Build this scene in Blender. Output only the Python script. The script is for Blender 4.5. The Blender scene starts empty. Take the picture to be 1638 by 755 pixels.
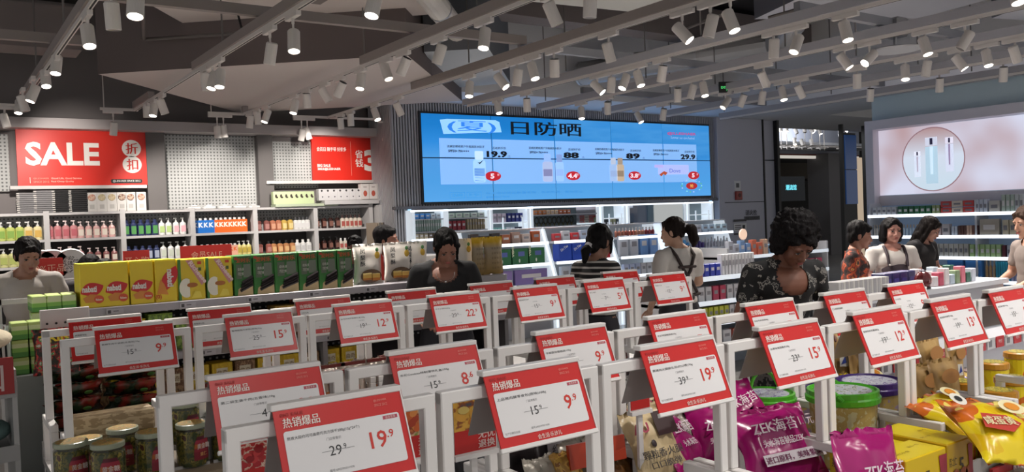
import bpy, bmesh, math, random
import numpy as np
from mathutils import Vector, Matrix, Euler, noise
PI = math.pi
rnd = random.Random(7)
SC = bpy.context.scene
COL = SC.collection

# ------------------------------------------------------------------ camera
EYE = Vector((0, 0, 1.58)); FPX = 1348.4
YAW, PIT, ROL = math.radians(34.783), math.radians(1.180), math.radians(-2.214)
_F = Vector((math.sin(YAW)*math.cos(PIT), math.cos(YAW)*math.cos(PIT), -math.sin(PIT)))
_R0 = Vector((math.cos(YAW), -math.sin(YAW), 0)); _U0 = _R0.cross(_F)
_R = _R0*math.cos(ROL) + _U0*math.sin(ROL)
_U = _U0*math.cos(ROL) - _R0*math.sin(ROL)
cd = bpy.data.cameras.new('camera'); cam = bpy.data.objects.new('camera', cd); COL.objects.link(cam)
cam.matrix_world = Matrix(((_R.x, _U.x, -_F.x, 0), (_R.y, _U.y, -_F.y, 0), (_R.z, _U.z, -_F.z, EYE.z), (0, 0, 0, 1)))
cd.sensor_width = 36; cd.lens = FPX*36/1638; cd.clip_start = .05; cd.clip_end = 100
SC.camera = cam
# ------------------------------------------------------------------ world and exposure
w = bpy.data.worlds.new('world'); SC.world = w; w.use_nodes = True
w.node_tree.nodes['Background'].inputs[0].default_value = (1.0, .97, .95, 1)
w.node_tree.nodes['Background'].inputs[1].default_value = .7
SC.view_settings.view_transform = 'Standard'; SC.view_settings.look = 'None'
SC.view_settings.exposure = 0.0; SC.view_settings.gamma = 1; SC.view_settings.use_curve_mapping = False
SC.cycles.use_denoising = True; SC.cycles.max_bounces = 6; SC.cycles.diffuse_bounces = 3
SC.cycles.glossy_bounces = 3; SC.cycles.transmission_bounces = 5; SC.cycles.transparent_max_bounces = 8
SC.cycles.sample_clamp_indirect = 4; SC.cycles.caustics_reflective = False; SC.cycles.caustics_refractive = False
SPOT_W = 330.0; FRONT = .34

def at(ax, v, px, py):
    """a measured point of the room on the plane ax = v"""
    d = _F + _R*((px-819)/FPX) - _U*((py-377.5)/FPX)
    i = 'xyz'.index(ax)
    return EYE + d*((v-EYE[i])/d[i])

# ------------------------------------------------------------------ materials
MATS = {}
def srgb(c):
    if isinstance(c, str):
        c = tuple(int(c[i:i+2], 16)/255 for i in (0, 2, 4))
    return tuple((x/12.92 if x <= .04045 else ((x+.055)/1.055)**2.4) for x in c[:3]) + (1,)
def mat(c, rough=.5, metal=0, emit=0, trans=0, coat=0, name=None, bump=0, bscale=60, var=0, alpha=1, sheen=0):
    key = (c, rough, metal, emit, trans, coat, bump, bscale, var, alpha)
    if key in MATS: return MATS[key]
    m = bpy.data.materials.new(name or 'mat'); m.use_nodes = True
    nt = m.node_tree; b = nt.nodes['Principled BSDF']; col = srgb(c)
    b.inputs['Base Color'].default_value = col; b.inputs['Roughness'].default_value = rough
    b.inputs['Metallic'].default_value = metal; b.inputs['Transmission Weight'].default_value = trans
    b.inputs['Coat Weight'].default_value = coat
    if emit:
        b.inputs['Emission Color'].default_value = col; b.inputs['Emission Strength'].default_value = emit
    if alpha < 1: b.inputs['Alpha'].default_value = alpha
    if bump or var:
        tc = nt.nodes.new('ShaderNodeTexCoord'); n = nt.nodes.new('ShaderNodeTexNoise')
        n.inputs['Scale'].default_value = bscale; n.inputs['Detail'].default_value = 4
        nt.links.new(tc.outputs['Object'], n.inputs['Vector'])
        if bump:
            bp = nt.nodes.new('ShaderNodeBump'); bp.inputs['Strength'].default_value = bump; bp.inputs['Distance'].default_value = .01
            nt.links.new(n.outputs['Fac'], bp.inputs['Height']); nt.links.new(bp.outputs[0], b.inputs['Normal'])
        if var:
            mx = nt.nodes.new('ShaderNodeMix'); mx.data_type = 'RGBA'
            mx.inputs[6].default_value = tuple(x*(1-var) for x in col[:3])+(1,); mx.inputs[7].default_value = tuple(min(1, x*(1+var)) for x in col[:3])+(1,)
            nt.links.new(n.outputs['Fac'], mx.inputs[0]); nt.links.new(mx.outputs[2], b.inputs['Base Color'])
    MATS[key] = m
    return m
def ramp_mat(key, stops, axis=2, rough=.45, kind='CONSTANT', emit=0, nscale=0, coord='Generated', vscale=0, vec=(1, 1, 1)):
    """bands of print along one axis of the object (generated coordinate), or a noise/voronoi mottling between the stops"""
    if key in MATS: return MATS[key]
    m = bpy.data.materials.new('printed'); m.use_nodes = True; nt = m.node_tree; b = nt.nodes['Principled BSDF']
    b.inputs['Roughness'].default_value = rough
    tc = nt.nodes.new('ShaderNodeTexCoord'); cr = nt.nodes.new('ShaderNodeValToRGB')
    cr.color_ramp.interpolation = kind
    el = cr.color_ramp.elements
    while len(el) < len(stops): el.new(.5)
    for e, (p, c) in zip(el, stops): e.position = p; e.color = srgb(c)
    if nscale or vscale:
        mp = nt.nodes.new('ShaderNodeMapping'); mp.inputs['Scale'].default_value = vec
        nt.links.new(tc.outputs[coord], mp.inputs[0])
        if vscale:
            n = nt.nodes.new('ShaderNodeTexVoronoi'); n.inputs['Scale'].default_value = vscale; nt.links.new(n.outputs['Color'], cr.inputs[0])
        else:
            n = nt.nodes.new('ShaderNodeTexNoise'); n.inputs['Scale'].default_value = nscale; n.inputs['Detail'].default_value = 3
            nt.links.new(n.outputs['Fac'], cr.inputs[0])
        nt.links.new(mp.outputs[0], n.inputs['Vector'])
    else:
        s = nt.nodes.new('ShaderNodeSeparateXYZ'); nt.links.new(tc.outputs[coord], s.inputs[0]); nt.links.new(s.outputs[axis], cr.inputs[0])
    nt.links.new(cr.outputs[0], b.inputs['Base Color'])
    if emit:
        nt.links.new(cr.outputs[0], b.inputs['Emission Color']); b.inputs['Emission Strength'].default_value = emit
        b.inputs['Base Color'].default_value = (.02, .02, .02, 1); nt.links.remove(b.inputs['Base Color'].links[0])
        b.inputs['Specular IOR Level'].default_value = .1
    MATS[key] = m
    return m
def noemis(m):
    m.cycles.emission_sampling = 'NONE'; return m

WHITE = mat('d9d7d4', .45, name='white_paint'); OFFW = mat('c9c6c2', .5); GREY = mat('9b9896', .6); DGREY = mat('4d4c4e', .6)
BLACK = mat('161516', .5); STEEL = mat('b9b9bb', .3, .8); RED = mat('c92a2a', .4); PAPER = mat('d8d8d8', .5); DARKV = mat('2b272a', .9)

# ------------------------------------------------------------------ mesh building
class MB:
    def __init__(s): s.v = []; s.f = []; s.m = []; s.M = Matrix.Identity(4)
    def add(s, vs, fs, mi=0):
        o = len(s.v); s.v += [tuple(s.M @ Vector(p)) for p in vs]; s.f += [tuple(i+o for i in f) for f in fs]; s.m += [mi]*len(fs); return s
    def box(s, x0, x1, y0, y1, z0, z1, mi=0):
        vs = [(x0, y0, z0), (x1, y0, z0), (x1, y1, z0), (x0, y1, z0), (x0, y0, z1), (x1, y0, z1), (x1, y1, z1), (x0, y1, z1)]
        return s.add(vs, [(0, 3, 2, 1), (4, 5, 6, 7), (0, 1, 5, 4), (1, 2, 6, 5), (2, 3, 7, 6), (3, 0, 4, 7)], mi)
    def cbox(s, x0, x1, y0, y1, z0, z1, c=.004, mi=0):
        """box with chamfered vertical and horizontal edges"""
        bm = bmesh.new(); bmesh.ops.create_cube(bm, size=1)
        for v in bm.verts: v.co = Vector(((x0+x1)/2+v.co.x*(x1-x0), (y0+y1)/2+v.co.y*(y1-y0), (z0+z1)/2+v.co.z*(z1-z0)))
        bmesh.ops.bevel(bm, geom=bm.edges[:], offset=c, segments=1, affect='EDGES')
        bm.verts.index_update()
        s.add([v.co[:] for v in bm.verts], [tuple(v.index for v in f.verts) for f in bm.faces], mi); bm.free(); return s
    def lathe(s, prof, n=12, mi=0, c=(0, 0), sx=1, sy=1, cap=True):
        vs = []; k = len(prof)
        for r, z in prof:
            for i in range(n):
                a = 2*PI*i/n; vs.append((c[0]+r*sx*math.cos(a), c[1]+r*sy*math.sin(a), z))
        fs = [(j*n+i, j*n+(i+1) % n, (j+1)*n+(i+1) % n, (j+1)*n+i) for j in range(k-1) for i in range(n)]
        if cap: fs += [tuple(range(n-1, -1, -1)), tuple(range((k-1)*n, k*n))]
        return s.add(vs, fs, mi)
    def rod(s, a, b, r, r2=None, n=8, mi=0):
        a = Vector(a); b = Vector(b); d = b-a; L = d.length
        q = d.to_track_quat('Z', 'Y').to_matrix().to_4x4(); old = s.M; s.M = old @ Matrix.Translation(a) @ q
        s.lathe([(r, 0), (r if r2 is None else r2, L)], n, mi); s.M = old; return s
    def path(s, pts, r, n=6, mi=0):
        for a, b in zip(pts, pts[1:]): s.rod(a, b, r, n=n, mi=mi)
        return s
    def ell(s, c, r, rot=None, n=12, m=8, mi=0):
        R = (rot.to_matrix() if isinstance(rot, Euler) else rot) if rot is not None else Matrix.Identity(3)
        vs = [Vector((0, 0, -1))]
        for j in range(1, m):
            t = -PI/2+PI*j/m
            for i in range(n):
                a = 2*PI*i/n; vs.append(Vector((math.cos(t)*math.cos(a), math.cos(t)*math.sin(a), math.sin(t))))
        vs.append(Vector((0, 0, 1)))
        vs = [Vector(c)+R @ Vector((p.x*r[0], p.y*r[1], p.z*r[2])) for p in vs]
        fs = [(0, 1+(i+1) % n, 1+i) for i in range(n)]
        for j in range(m-2):
            o = 1+j*n
            fs += [(o+i, o+(i+1) % n, o+n+(i+1) % n, o+n+i) for i in range(n)]
        o = 1+(m-2)*n; fs += [(o+i, o+(i+1) % n, len(vs)-1) for i in range(n)]
        return s.add([p[:] for p in vs], fs, mi)
    def cap(s, a, b, ra, rb, n=12):
        """tapered capsule"""
        a = Vector(a); b = Vector(b); d = b-a; L = max(d.length, 1e-5)
        q = d.to_track_quat('Z', 'Y').to_matrix().to_4x4(); old = s.M; s.M = old @ Matrix.Translation(a) @ q
        prof = [(max(.0005, ra*math.cos(t)), ra*math.sin(t)) for t in (-PI/2, -PI/3, -PI/6, 0)]
        prof += [(max(.0005, rb*math.cos(t)), L+rb*math.sin(t)) for t in (0, PI/6, PI/3, PI/2)]
        s.lathe(prof, n); s.M = old; return s
    def poly(s, pts, z0, z1, mi=0):
        n = len(pts)
        vs = [(x, y, z0) for x, y in pts]+[(x, y, z1) for x, y in pts]
        return s.add(vs, [tuple(range(n-1, -1, -1)), tuple(range(n, 2*n))]+[(i, (i+1) % n, n+(i+1) % n, n+i) for i in range(n)], mi)
    def mesh(s, name, mats, smooth=False):
        me = bpy.data.meshes.new(name); me.from_pydata(s.v, [], s.f)
        for m in (mats if isinstance(mats, (list, tuple)) else [mats]): me.materials.append(m)
        if len(me.materials) > 1: me.polygons.foreach_set('material_index', s.m)
        if smooth: me.polygons.foreach_set('use_smooth', [True]*len(me.polygons)); 
        me.update(); return me
    def build(s, name, mats, parent=None, smooth=False, loc=None, rot=None):
        return link(name, s.mesh(name, mats, smooth), parent, loc, rot)
def link(name, me, parent=None, loc=None, rot=None, mw=None):
    o = bpy.data.objects.new(name, me); COL.objects.link(o)
    if parent is not None: o.parent = parent
    if loc is not None: o.location = loc
    if rot is not None: o.rotation_euler = rot
    if mw is not None: o.matrix_basis = mw
    return o
def tag(o, label=None, cat=None, group=None, kind=None):
    if label: o['label'] = label
    if cat: o['category'] = cat
    if group: o['group'] = group
    if kind: o['kind'] = kind
    return o
def thing(name, label, cat, loc=(0, 0, 0), rz=0, group=None, rot=None):
    o = link(name, None, None, loc, rot if rot else (0, 0, rz)); o.empty_display_size = .05
    return tag(o, label, cat, group)
CH = {}
def kids(o):
    if o.name not in CH: CH[o.name] = [c for c in o.children]
    return CH[o.name]
def freeze(o):
    for k in kids(o): freeze(k)
    return o
def dup(o, loc=None, rz=None, label=None, group=None, rot=None, parent=None, scale=None):
    def rec(s, par):
        c = s.copy(); COL.objects.link(c)
        if par is not None: c.parent = par
        for k in kids(s): rec(k, c)
        return c
    c = rec(o, parent)
    if loc is not None: c.location = loc
    if rz is not None: c.rotation_euler = (0, 0, rz)
    if rot is not None: c.rotation_euler = rot
    if scale is not None: c.scale = scale
    if label: c['label'] = label
    if group: c['group'] = group
    return c
def struct(name, mb, m, kind='structure', label=None, smooth=False):
    o = mb.build(name, m, smooth=smooth); o['kind'] = kind
    if label: o['label'] = label
    return o

# lettering: font glyphs as flat meshes, cached per string
TXT = {}
def txt_mesh(s, m, bold=0.0, ext=0.0):
    k = (s, m.name, bold, ext)
    if k in TXT: return TXT[k]
    c = bpy.data.curves.new('t', 'FONT'); c.body = s; c.size = 1; c.offset = bold; c.resolution_u = 2; c.extrude = ext
    c.space_line = .95
    o = bpy.data.objects.new('t', c); COL.objects.link(o)
    dg = bpy.context.evaluated_depsgraph_get(); me = bpy.data.meshes.new_from_object(o.evaluated_get(dg)); me.name = 'lettering'
    bpy.data.objects.remove(o); bpy.data.curves.remove(c)
    me.materials.clear(); me.materials.append(m)
    n = len(me.vertices); a = np.zeros(n*3); me.vertices.foreach_get('co', a)
    a = a.reshape(-1, 3) if n else np.zeros((1, 3))
    r = (me, a[:, 0].min(), a[:, 0].max(), a[:, 1].min(), a[:, 1].max())
    TXT[k] = r
    return r
def txt(s, parent, x, y, z, h, m, name='lettering', al='L', w=None, sx=1, bold=.0, R=None, base=None):
    if bold and any(ord(c) > 0x2e00 for c in s):     # heavier strokes: a second copy a hair's breadth aside
        o1 = txt(s, parent, x, y, z, h, m, name, al, w, sx, 0, R)
        o2 = o1.copy(); COL.objects.link(o2); o2.matrix_basis = o1.matrix_basis @ Matrix.Translation((.035, .0, .0004)); return o1
    """lettering on the parent's local XY plane (or R-rotated); h = glyph height, w = forced width; (x, y) = left/centre/right of the bottom"""
    me, x0, x1, y0, y1 = txt_mesh(s, m, bold)
    k = h/max(y1-y0, 1e-4); kx = k*sx
    if w: kx = w/max(x1-x0, 1e-4)
    ox = {'L': x0, 'C': (x0+x1)/2, 'R': x1}[al]
    M = Matrix.Translation((x, y, z))
    if R is not None: M = Matrix.Translation((x, y, z)) @ R.to_4x4(); M = M @ Matrix.Translation((-ox*kx, -y0*k, 0))
    else: M = M @ Matrix.Translation((-ox*kx, -y0*k, 0))
    return link(name, me, parent, mw=M @ Matrix.Diagonal((kx, k, 1, 1)))
RF = Matrix(((1, 0, 0), (0, 0, -1), (0, 1, 0)))       # XY text plane -> faces -Y, up = Z
RW = Matrix(((0, 0, -1), (-1, 0, 0), (0, 1, 0)))      # faces -X (on the x = const wall)
# ================================================================== SETTING
floor_m = ramp_mat('floor', [(0, '9a9794'), (.5, 'a3a09d'), (1, 'aca9a6')], nscale=3, kind='LINEAR', rough=.25, coord='Object')
struct('floor', MB().box(-6, 46, -3, 26, -.1, 0), floor_m)
CEIL = mat('1f1a1c', .95, name='dark_ceiling'); CEILR = mat('3b3a40', .95)
struct('ceiling', MB().box(-6, 46, -3, 26, 4.9, 5.0), CEIL)
WALLG = mat('8a8786', .7, name='grey_wall'); COLG = mat('b9b9c4', .55, name='grey_panel')
b = MB().box(-6, 7.2, 13.5, 13.6, 0, 4.9); struct('wall_back', b, mat('76706f', .8))
struct('trim_1', MB().box(-6, 6.4, 13.05, 13.5, 3.06, 3.2), mat('a39c9b', .6), label='grey ledge running above the sale banners')
b = MB()
for x0, x1 in ((2.72, 2.98), (4.38, 4.62)): b.box(x0, x1, 13.28, 13.5, 1.9, 3.06)
struct('trim_2', b, mat('5d5958', .8))
# slatted screen wall, its ribs joined (a few pixels each)
sw = MB().box(6.4, 14.1, 12.56, 13.4, 1.84, 3.62)
sw.box(6.4, 6.6, 12.56, 13.4, 0, 1.84); sw.box(13.95, 14.1, 12.56, 13.4, 0, 1.84)
wt = struct('wall_screen', sw, mat('47464a', .8))
rb = MB()
for i in range(148): x = 6.36+i*.0525; rb.box(x, x+.03, 12.5, 12.56, 1.84 if x > 6.62 else 1.0, 3.62)
for i in range(16): y = 12.52+i*.0525; rb.box(6.34, 6.4, y, y+.03, 1.0, 3.62)
r_ = rb.build('rib_cladding', mat('a5a4a8', .6), wt); r_['kind'] = 'stuff'
struct('trim_3', MB().box(6.34, 14.12, 12.44, 12.56, 1.80, 1.85), mat('66656a', .6))
struct('wall_niche', MB().box(6.6, 13.95, 13.2, 13.3, 0, 1.84), mat('6b7880', .7))
for i, x in enumerate((6.56, 13.82)):
    l = MB().box(x, x+.045, 12.4, 12.44, .9, 1.8).build('light_strip', mat('9cc8ee', .5, emit=1.3)); tag(l, ['vertical pale blue lit strip at the corner beside the boy', 'vertical pale blue lit strip next to the grey column'][i], 'light')
# soffit ring
SOF = mat('dedcdc', .8, name='soffit')
struct('ceiling_soffit', MB().box(5.9, 26, 11.3, 13.6, 3.6, 4.9).box(13.0, 16.5, -3, 11.3, 3.6, 4.9), SOF)
# grey columns with seams
pc = MB().cbox(14.12, 15.62, 12.42, 13.4, 0, 3.6, .006)
pcol = struct('wall_column', pc, COLG)
MB().box(15.62, 15.66, 12.40, 13.4, 0, 3.6).build('seam', BLACK, pcol)
MB().cbox(15.66, 16.12, 12.5, 13.4, 0, 2.68, .006).build('panel', COLG, pcol)
MB().cbox(15.66, 16.12, 12.5, 13.4, 2.70, 3.6, .006).build('panel', COLG, pcol)
MB().box(14.3, 15.62, 12.41, 12.42, 1.74, 1.755).build('seam', BLACK, pcol)
hl = thing('hydrant_lettering', 'dark lettering stuck on the grey fire hydrant door', 'lettering', (14.95, 12.405, 1.45))
txt('消火栓', hl, 0, 0, 0, .12, mat('2c2c30'), R=RF, bold=.02); txt('FIRE HYDRANT', hl, 0, -.004, -.09, .05, mat('2c2c30'), R=RF, bold=.02)
MB().box(-.03, .48, 0, .006, -.11, -.02).build('backing', mat('55555b'), hl).location.y = .002
fn = thing('wall_notice', 'small white notices with black print on the grey column', 'notice', (14.55, 12.41, 1.12))
MB().box(0, .42, -.006, 0, 0, .16).build('sheet', PAPER, fn); MB().box(0, .42, -.006, 0, .2, .25).build('sheet', mat('3c3c40'), fn); MB().box(0, .42, -.006, 0, -.09, -.05).build('sheet', mat('3c3c40'), fn)
MB().box(.28, .36, -.009, -.006, .04, .12).build('mark', BLACK, fn)
for k in range(3): MB().box(.03, .24, -.009, -.006, .03+.04*k, .045+.04*k).build('print_line', BLACK, fn)
fa = thing('fire_alarm', 'red fire alarm box under a white symbol plate on column', 'alarm', (14.62, 12.42, 1.80))
MB().cbox(0, .2, -.06, 0, 0, .19, .01).build('case', mat('8f2f26', .4), fa); MB().lathe([(.045, 0), (.04, .012)], 16).build('button', mat('5e1b18'), fa, loc=(.1, -.06, .1), rot=(PI/2, 0, 0))
MB().box(0, .2, -.01, 0, .2, .42).build('plate', PAPER, fa); MB().box(.05, .15, -.014, -.01, .27, .37).build('symbol', mat('5a5a5e'), fa)
# mirror panels built as an opening, geometry behind standing in for their reflection
struct('mirror_frame', MB().box(16.12, 16.2, 12.4, 12.6, 0, 3.6).box(19.75, 19.9, 12.4, 12.6, 0, 3.6).box(18.7, 18.76, 12.45, 12.55, 0, 3.6), BLACK, label='black frames of the tall mirror, modelled as an opening')
struct('wall_reflected', MB().box(20.8, 26.5, 17, 17.1, 3.3, 4.9), mat('9a9da9', .7))
tag(MB().box(20.8, 26.4, 16.96, 17.06, 3.25, 3.3).build('fascia_strip', mat('7e3b33', .5)), 'dull red strip over the shopfront modelled as mirror reflection', 'trim', kind='structure')
tag(MB().box(20.8, 26.4, 16.96, 17.06, 3.16, 3.25).build('light_strip', mat('d8d2c8', .5, emit=.7)), 'warm white light strip beneath the red fascia of the modelled mirror reflection', 'light')
struct('wall_reflected_shop', MB().box(15, 46, 20, 20.1, 0, 4.9), mat('1c1a19', .8))
struct('trim_4', MB().box(20.8, 28, 18.6, 19.9, 2.6, 3.15), mat('4c453a', .8))
struct('wall_reflected_pillar', MB().box(24.0, 25.0, 16.5, 17.3, 0, 3.3), mat('6f6d6f', .6))
sg = thing('reflected_sign', 'glowing cyan shop sign modelled behind the mirror frame as a reflection', 'sign', (20.55, 15.6, 2.08))
MB().box(-.42, .95, 0, .04, -.3, .42).build('board', mat('16222e'), sg); MB().box(-.42, -.36, 0, .04, -2.08, -.3).build('post', BLACK, sg); txt('潮流馆', sg, .04, -.005, .02, .16, mat('6fd8e8', emit=1.6), R=RF, w=.5, bold=.03)
bp = thing('reflected_screen', 'tall dark blue panel standing in for the mirrored video wall', 'screen', (20.57, 13.6, 1.62))  # glowing panel imitates the video wall's reflection in the mirror
for k in range(2): MB().box(0, .5, 0, .05, k*.95, k*.95+.93).build('panel', mat('1f3f70', .2, emit=.35), bp)
MB().box(-.04, .54, .05, .11, -1.62, 1.94).build('frame', BLACK, bp)
tag(MB().box(21.2, 21.5, 13.7, 13.75, 0, 2.9).build('reflected_panel', mat('e0c9ae', .5, emit=.5)), 'warm glowing panel in the modelled mirror reflection beside the frame', 'light')
# right wall with its framed screen
XW = 14.75
struct('wall_right', MB().box(XW+.1, XW+.3, -1, 9.24, 0, 3.6), mat('c0d0d4', .7))
fr = MB(); fr.box(XW-.22, XW+.1, 9.04, 9.2, 0, 3.14); fr.box(XW-.22, XW+.1, -1, 9.04, 2.97, 3.14); fr.box(XW-.05, XW+.1, -1, 9.04, 1.55, 1.735)
struct('trim_5', fr, mat('cfcbd2', .5), label='pale grey surround of the skincare screen')
# ------------------------------------------------------------------ boxed bulkheads under the ceiling
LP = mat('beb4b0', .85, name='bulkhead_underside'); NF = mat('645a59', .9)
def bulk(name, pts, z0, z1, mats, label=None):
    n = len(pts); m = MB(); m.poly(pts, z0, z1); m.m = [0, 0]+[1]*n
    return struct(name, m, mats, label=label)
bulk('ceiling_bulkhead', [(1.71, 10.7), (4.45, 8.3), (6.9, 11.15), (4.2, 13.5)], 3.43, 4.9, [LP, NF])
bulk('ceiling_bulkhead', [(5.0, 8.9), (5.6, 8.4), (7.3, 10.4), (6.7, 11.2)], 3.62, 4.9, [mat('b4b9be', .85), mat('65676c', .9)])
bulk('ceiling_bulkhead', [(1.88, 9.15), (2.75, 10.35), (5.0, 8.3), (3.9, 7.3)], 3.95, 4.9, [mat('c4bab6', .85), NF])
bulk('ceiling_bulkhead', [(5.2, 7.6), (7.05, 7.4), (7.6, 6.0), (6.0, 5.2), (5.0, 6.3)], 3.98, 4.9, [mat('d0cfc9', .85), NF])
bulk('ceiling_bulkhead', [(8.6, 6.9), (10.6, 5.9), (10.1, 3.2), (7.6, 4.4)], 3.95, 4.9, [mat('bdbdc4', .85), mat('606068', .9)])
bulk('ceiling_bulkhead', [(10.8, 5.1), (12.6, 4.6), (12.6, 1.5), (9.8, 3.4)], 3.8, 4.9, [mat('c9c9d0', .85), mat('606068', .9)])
b = MB(); b.box(-6, 1.6, 11.0, 11.5, 3.75, 4.25); b.box(-6, 3.5, 8.2, 8.4, 3.9, 4.2); b.box(6, 14, 9.2, 9.6, 4.3, 4.8); b.box(3.6, 14, 5.2, 5.5, 4.35, 4.9)
struct('ceiling_beam', b, mat('7a716f', .9))
# ducts
def duct(pts, r, label, m, rings=True):
    d = thing('air_duct', label, 'duct', pts[0])
    p0 = Vector(pts[0]); mb = MB(); q = [Vector(p)-p0 for p in pts]
    mb.path(q, r, 16); mb.build('tube', m, d, smooth=False)
    if rings:
        for a, c in zip(q, q[1:]):
            n = max(2, int((c-a).length/.9))
            for k in range(n+1):
                pt = a.lerp(c, k/n); dd = (c-a).normalized()*.02
                MB().rod(pt-dd, pt+dd, r*1.04, n=16).build('joint_ring', STEEL, d)
    return d
DM = mat('b5b4b4', .45, .35, bump=.15, bscale=8)
duct([tuple(at('z', 3.85, 660, -40)), tuple(at('z', 3.85, 735, 55)), tuple(at('z', 3.82, 760, 76))], .13, 'pale round duct crossing behind the tracks over video wall', mat('d5d0ca', .6))
duct([tuple(at('z', 4.0, 930, 118)), tuple(at('z', 4.0, 1230, 70))], .2, 'wide metal duct lying above the exit sign', DM)
duct([tuple(at('z', 3.9, 1255, 66)), tuple(at('z', 4.2, 1290, 10))], .14, 'short elbow of metal duct near the spot cluster', DM)
# ------------------------------------------------------------------ lighting tracks
TX = [1.10, 2.50, 4.03, 5.38, 6.85, 8.26, 9.66, 11.08, 12.5]
BEAM = mat('8f8683', .6, name='track_beam'); TRK = mat('cdc7c3', .5); SLOT = mat('1d1b1b', .7)
BEAMR = mat('a09fa5', .6)
desc = ['over the shop\'s side aisle by sale banner', 'crossing above the yellow wafer boxes', 'running to the thirty banner', 'ending before the slatted wall', 'above the first video panels',
        'above the middle of video wall', 'ending over the last video panels', 'passing beside the green exit sign', 'nearest to the skincare screen wall']
for i, x in enumerate(TX):
    y1 = 12.78 if i < 3 else (11.0 if i > 3 else 9.9); y2 = 12.78 if i < 4 else (12.78 if i == 3 else 10.9)
    if i > 6: y1 = y2 = 10.9
    t = thing('lighting_track', 'grey beam with pale lighting track '+desc[i], 'lighting track', (x, 0, 3.3))
    bm_ = BEAM if i < 4 else BEAMR
    if i == 1: segs = [(-1, 9.55), (11.75, 12.78)]
    elif i == 2: segs = [(-1, 8.55), (12.7, 12.78)]
    else: segs = [(-1, y1)]
    for a, c in segs: MB().box(-.04, .04, a, c, .035, .125).build('beam', bm_, t)
    MB().box(-.018, .018, -1, y2, 0, .035).build('rail', TRK, t); MB().box(-.007, .007, -1, y2, -.0015, 0).build('slot', SLOT, t)
    for k in range(5):
        yy = 1.6+2.3*k
        if yy < y1: MB().rod((0, yy, .15), (0, yy, 1.6), .009, n=6).build('hanger_rod', mat('6d6866', .5), t)
for i, (x0, x1, y) in enumerate(((1.1, 5.4, 7.35), (5.5, 12.6, 7.6), (-.5, 1.45, 9.2), (6.9, 12.6, 5.0), (8.3, 12.6, 9.9))):
    tag(MB().box(x0, x1, y, y+.07, 3.45, 3.54).build('cross_beam', mat('867d7a', .6) if i in (0, 2) else mat('8c8d93', .6)),
        ['grey cross beam above the wafer boxes', 'long grey cross beam over the video wall tracks', 'grey cross beam at far edge above sale banner', 'grey cross beam over the large dark-haired shopper', 'grey cross beam near the green exit sign'][i], 'beam')
# conduits and cables
for i, pts in enumerate(([(228, 5), (230, 62)], [(234, 63), (400, 52)], [(0, 60), (85, 66)], [(1085, 50), (1160, 22)], [(1230, 28), (1300, 8)])):
    q = [at('z', 3.75, *p) for p in pts]; mb = MB(); mb.rod(q[0], q[1], .02, n=8)
    tag(mb.build('conduit', mat('5b5553', .6)), ['dark vertical conduit on the big bulkhead', 'thin conduit running across the big bulkhead', 'conduit at the dark end above banner', 'conduit in front of greenish ceiling box', 'conduit beside the wide metal duct'][i], 'pipe')
cb = MB(); P0 = at('z', 3.7, 381, 25); P1 = at('z', 3.5, 402, 52); prev = P0
for k in range(1, 9):
    t_ = k/8; p = P0.lerp(P1, t_); p.z -= .12*math.sin(PI*t_); cb.rod(prev, p, .012, n=6); prev = p
tag(cb.build('cable', BLACK), 'short black cable drooping onto the second track', 'cable')
# small ceiling fan like disc on a box
sp = at('z', 3.35, 1432, 60)
fx = thing('sensor_unit', 'grey ceiling sensor box above a flat oval disc', 'sensor', sp)
MB().cbox(-.1, .1, -.1, .1, 0, .2, .02).build('case', mat('8b8a8c', .5), fx); MB().lathe([(.02, -.12), (.02, 0)], 10).build('stem', STEEL, fx)
MB().lathe([(.26, -.14), (.27, -.13), (.26, -.12)], 24).build('disc', mat('a5a5a8', .5), fx)
# ------------------------------------------------------------------ track spotlights
BODY = mat('d2ccc7', .5, name='spot_body'); LENS = noemis(mat('fff6ea', .3, emit=14)); DIM = noemis(mat('efe6da', .3, emit=2.2))
def spot_proto(lit, back):
    r = thing('track_spotlight', '', 'spotlight', group='ceiling track spotlights')
    MB().cbox(-.022, .022, -.13, .13, -.042, 0, .003).build('adapter', TRK, r)
    MB().rod((0, 0, -.042), (0, 0, -.085), .013, n=8).build('stem', TRK, r)
    h = MB().lathe([(.042, .09), (.05, .085), (.05, -.09), (.045, -.094), (.043, -.075)], 20).build('head', BODY, r, smooth=False)
    MB().lathe([(.0425, 0), (.042, -.003)], 20).build('lens', LENS if lit == 1 else (DIM if lit == 2 else mat('6c6764', .4)), h, loc=(0, 0, -.086))
    MB().lathe([(.045, 0), (.043, .006)], 20).build('rear_cap', BLACK if back else TRK, h, loc=(0, 0, .089))
    return r
PROT = {}
def spot_proto_get(lit, back):
    if (lit, back) not in PROT: PROT[(lit, back)] = [freeze(spot_proto(lit, back)), False]
    return PROT[(lit, back)]
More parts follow.
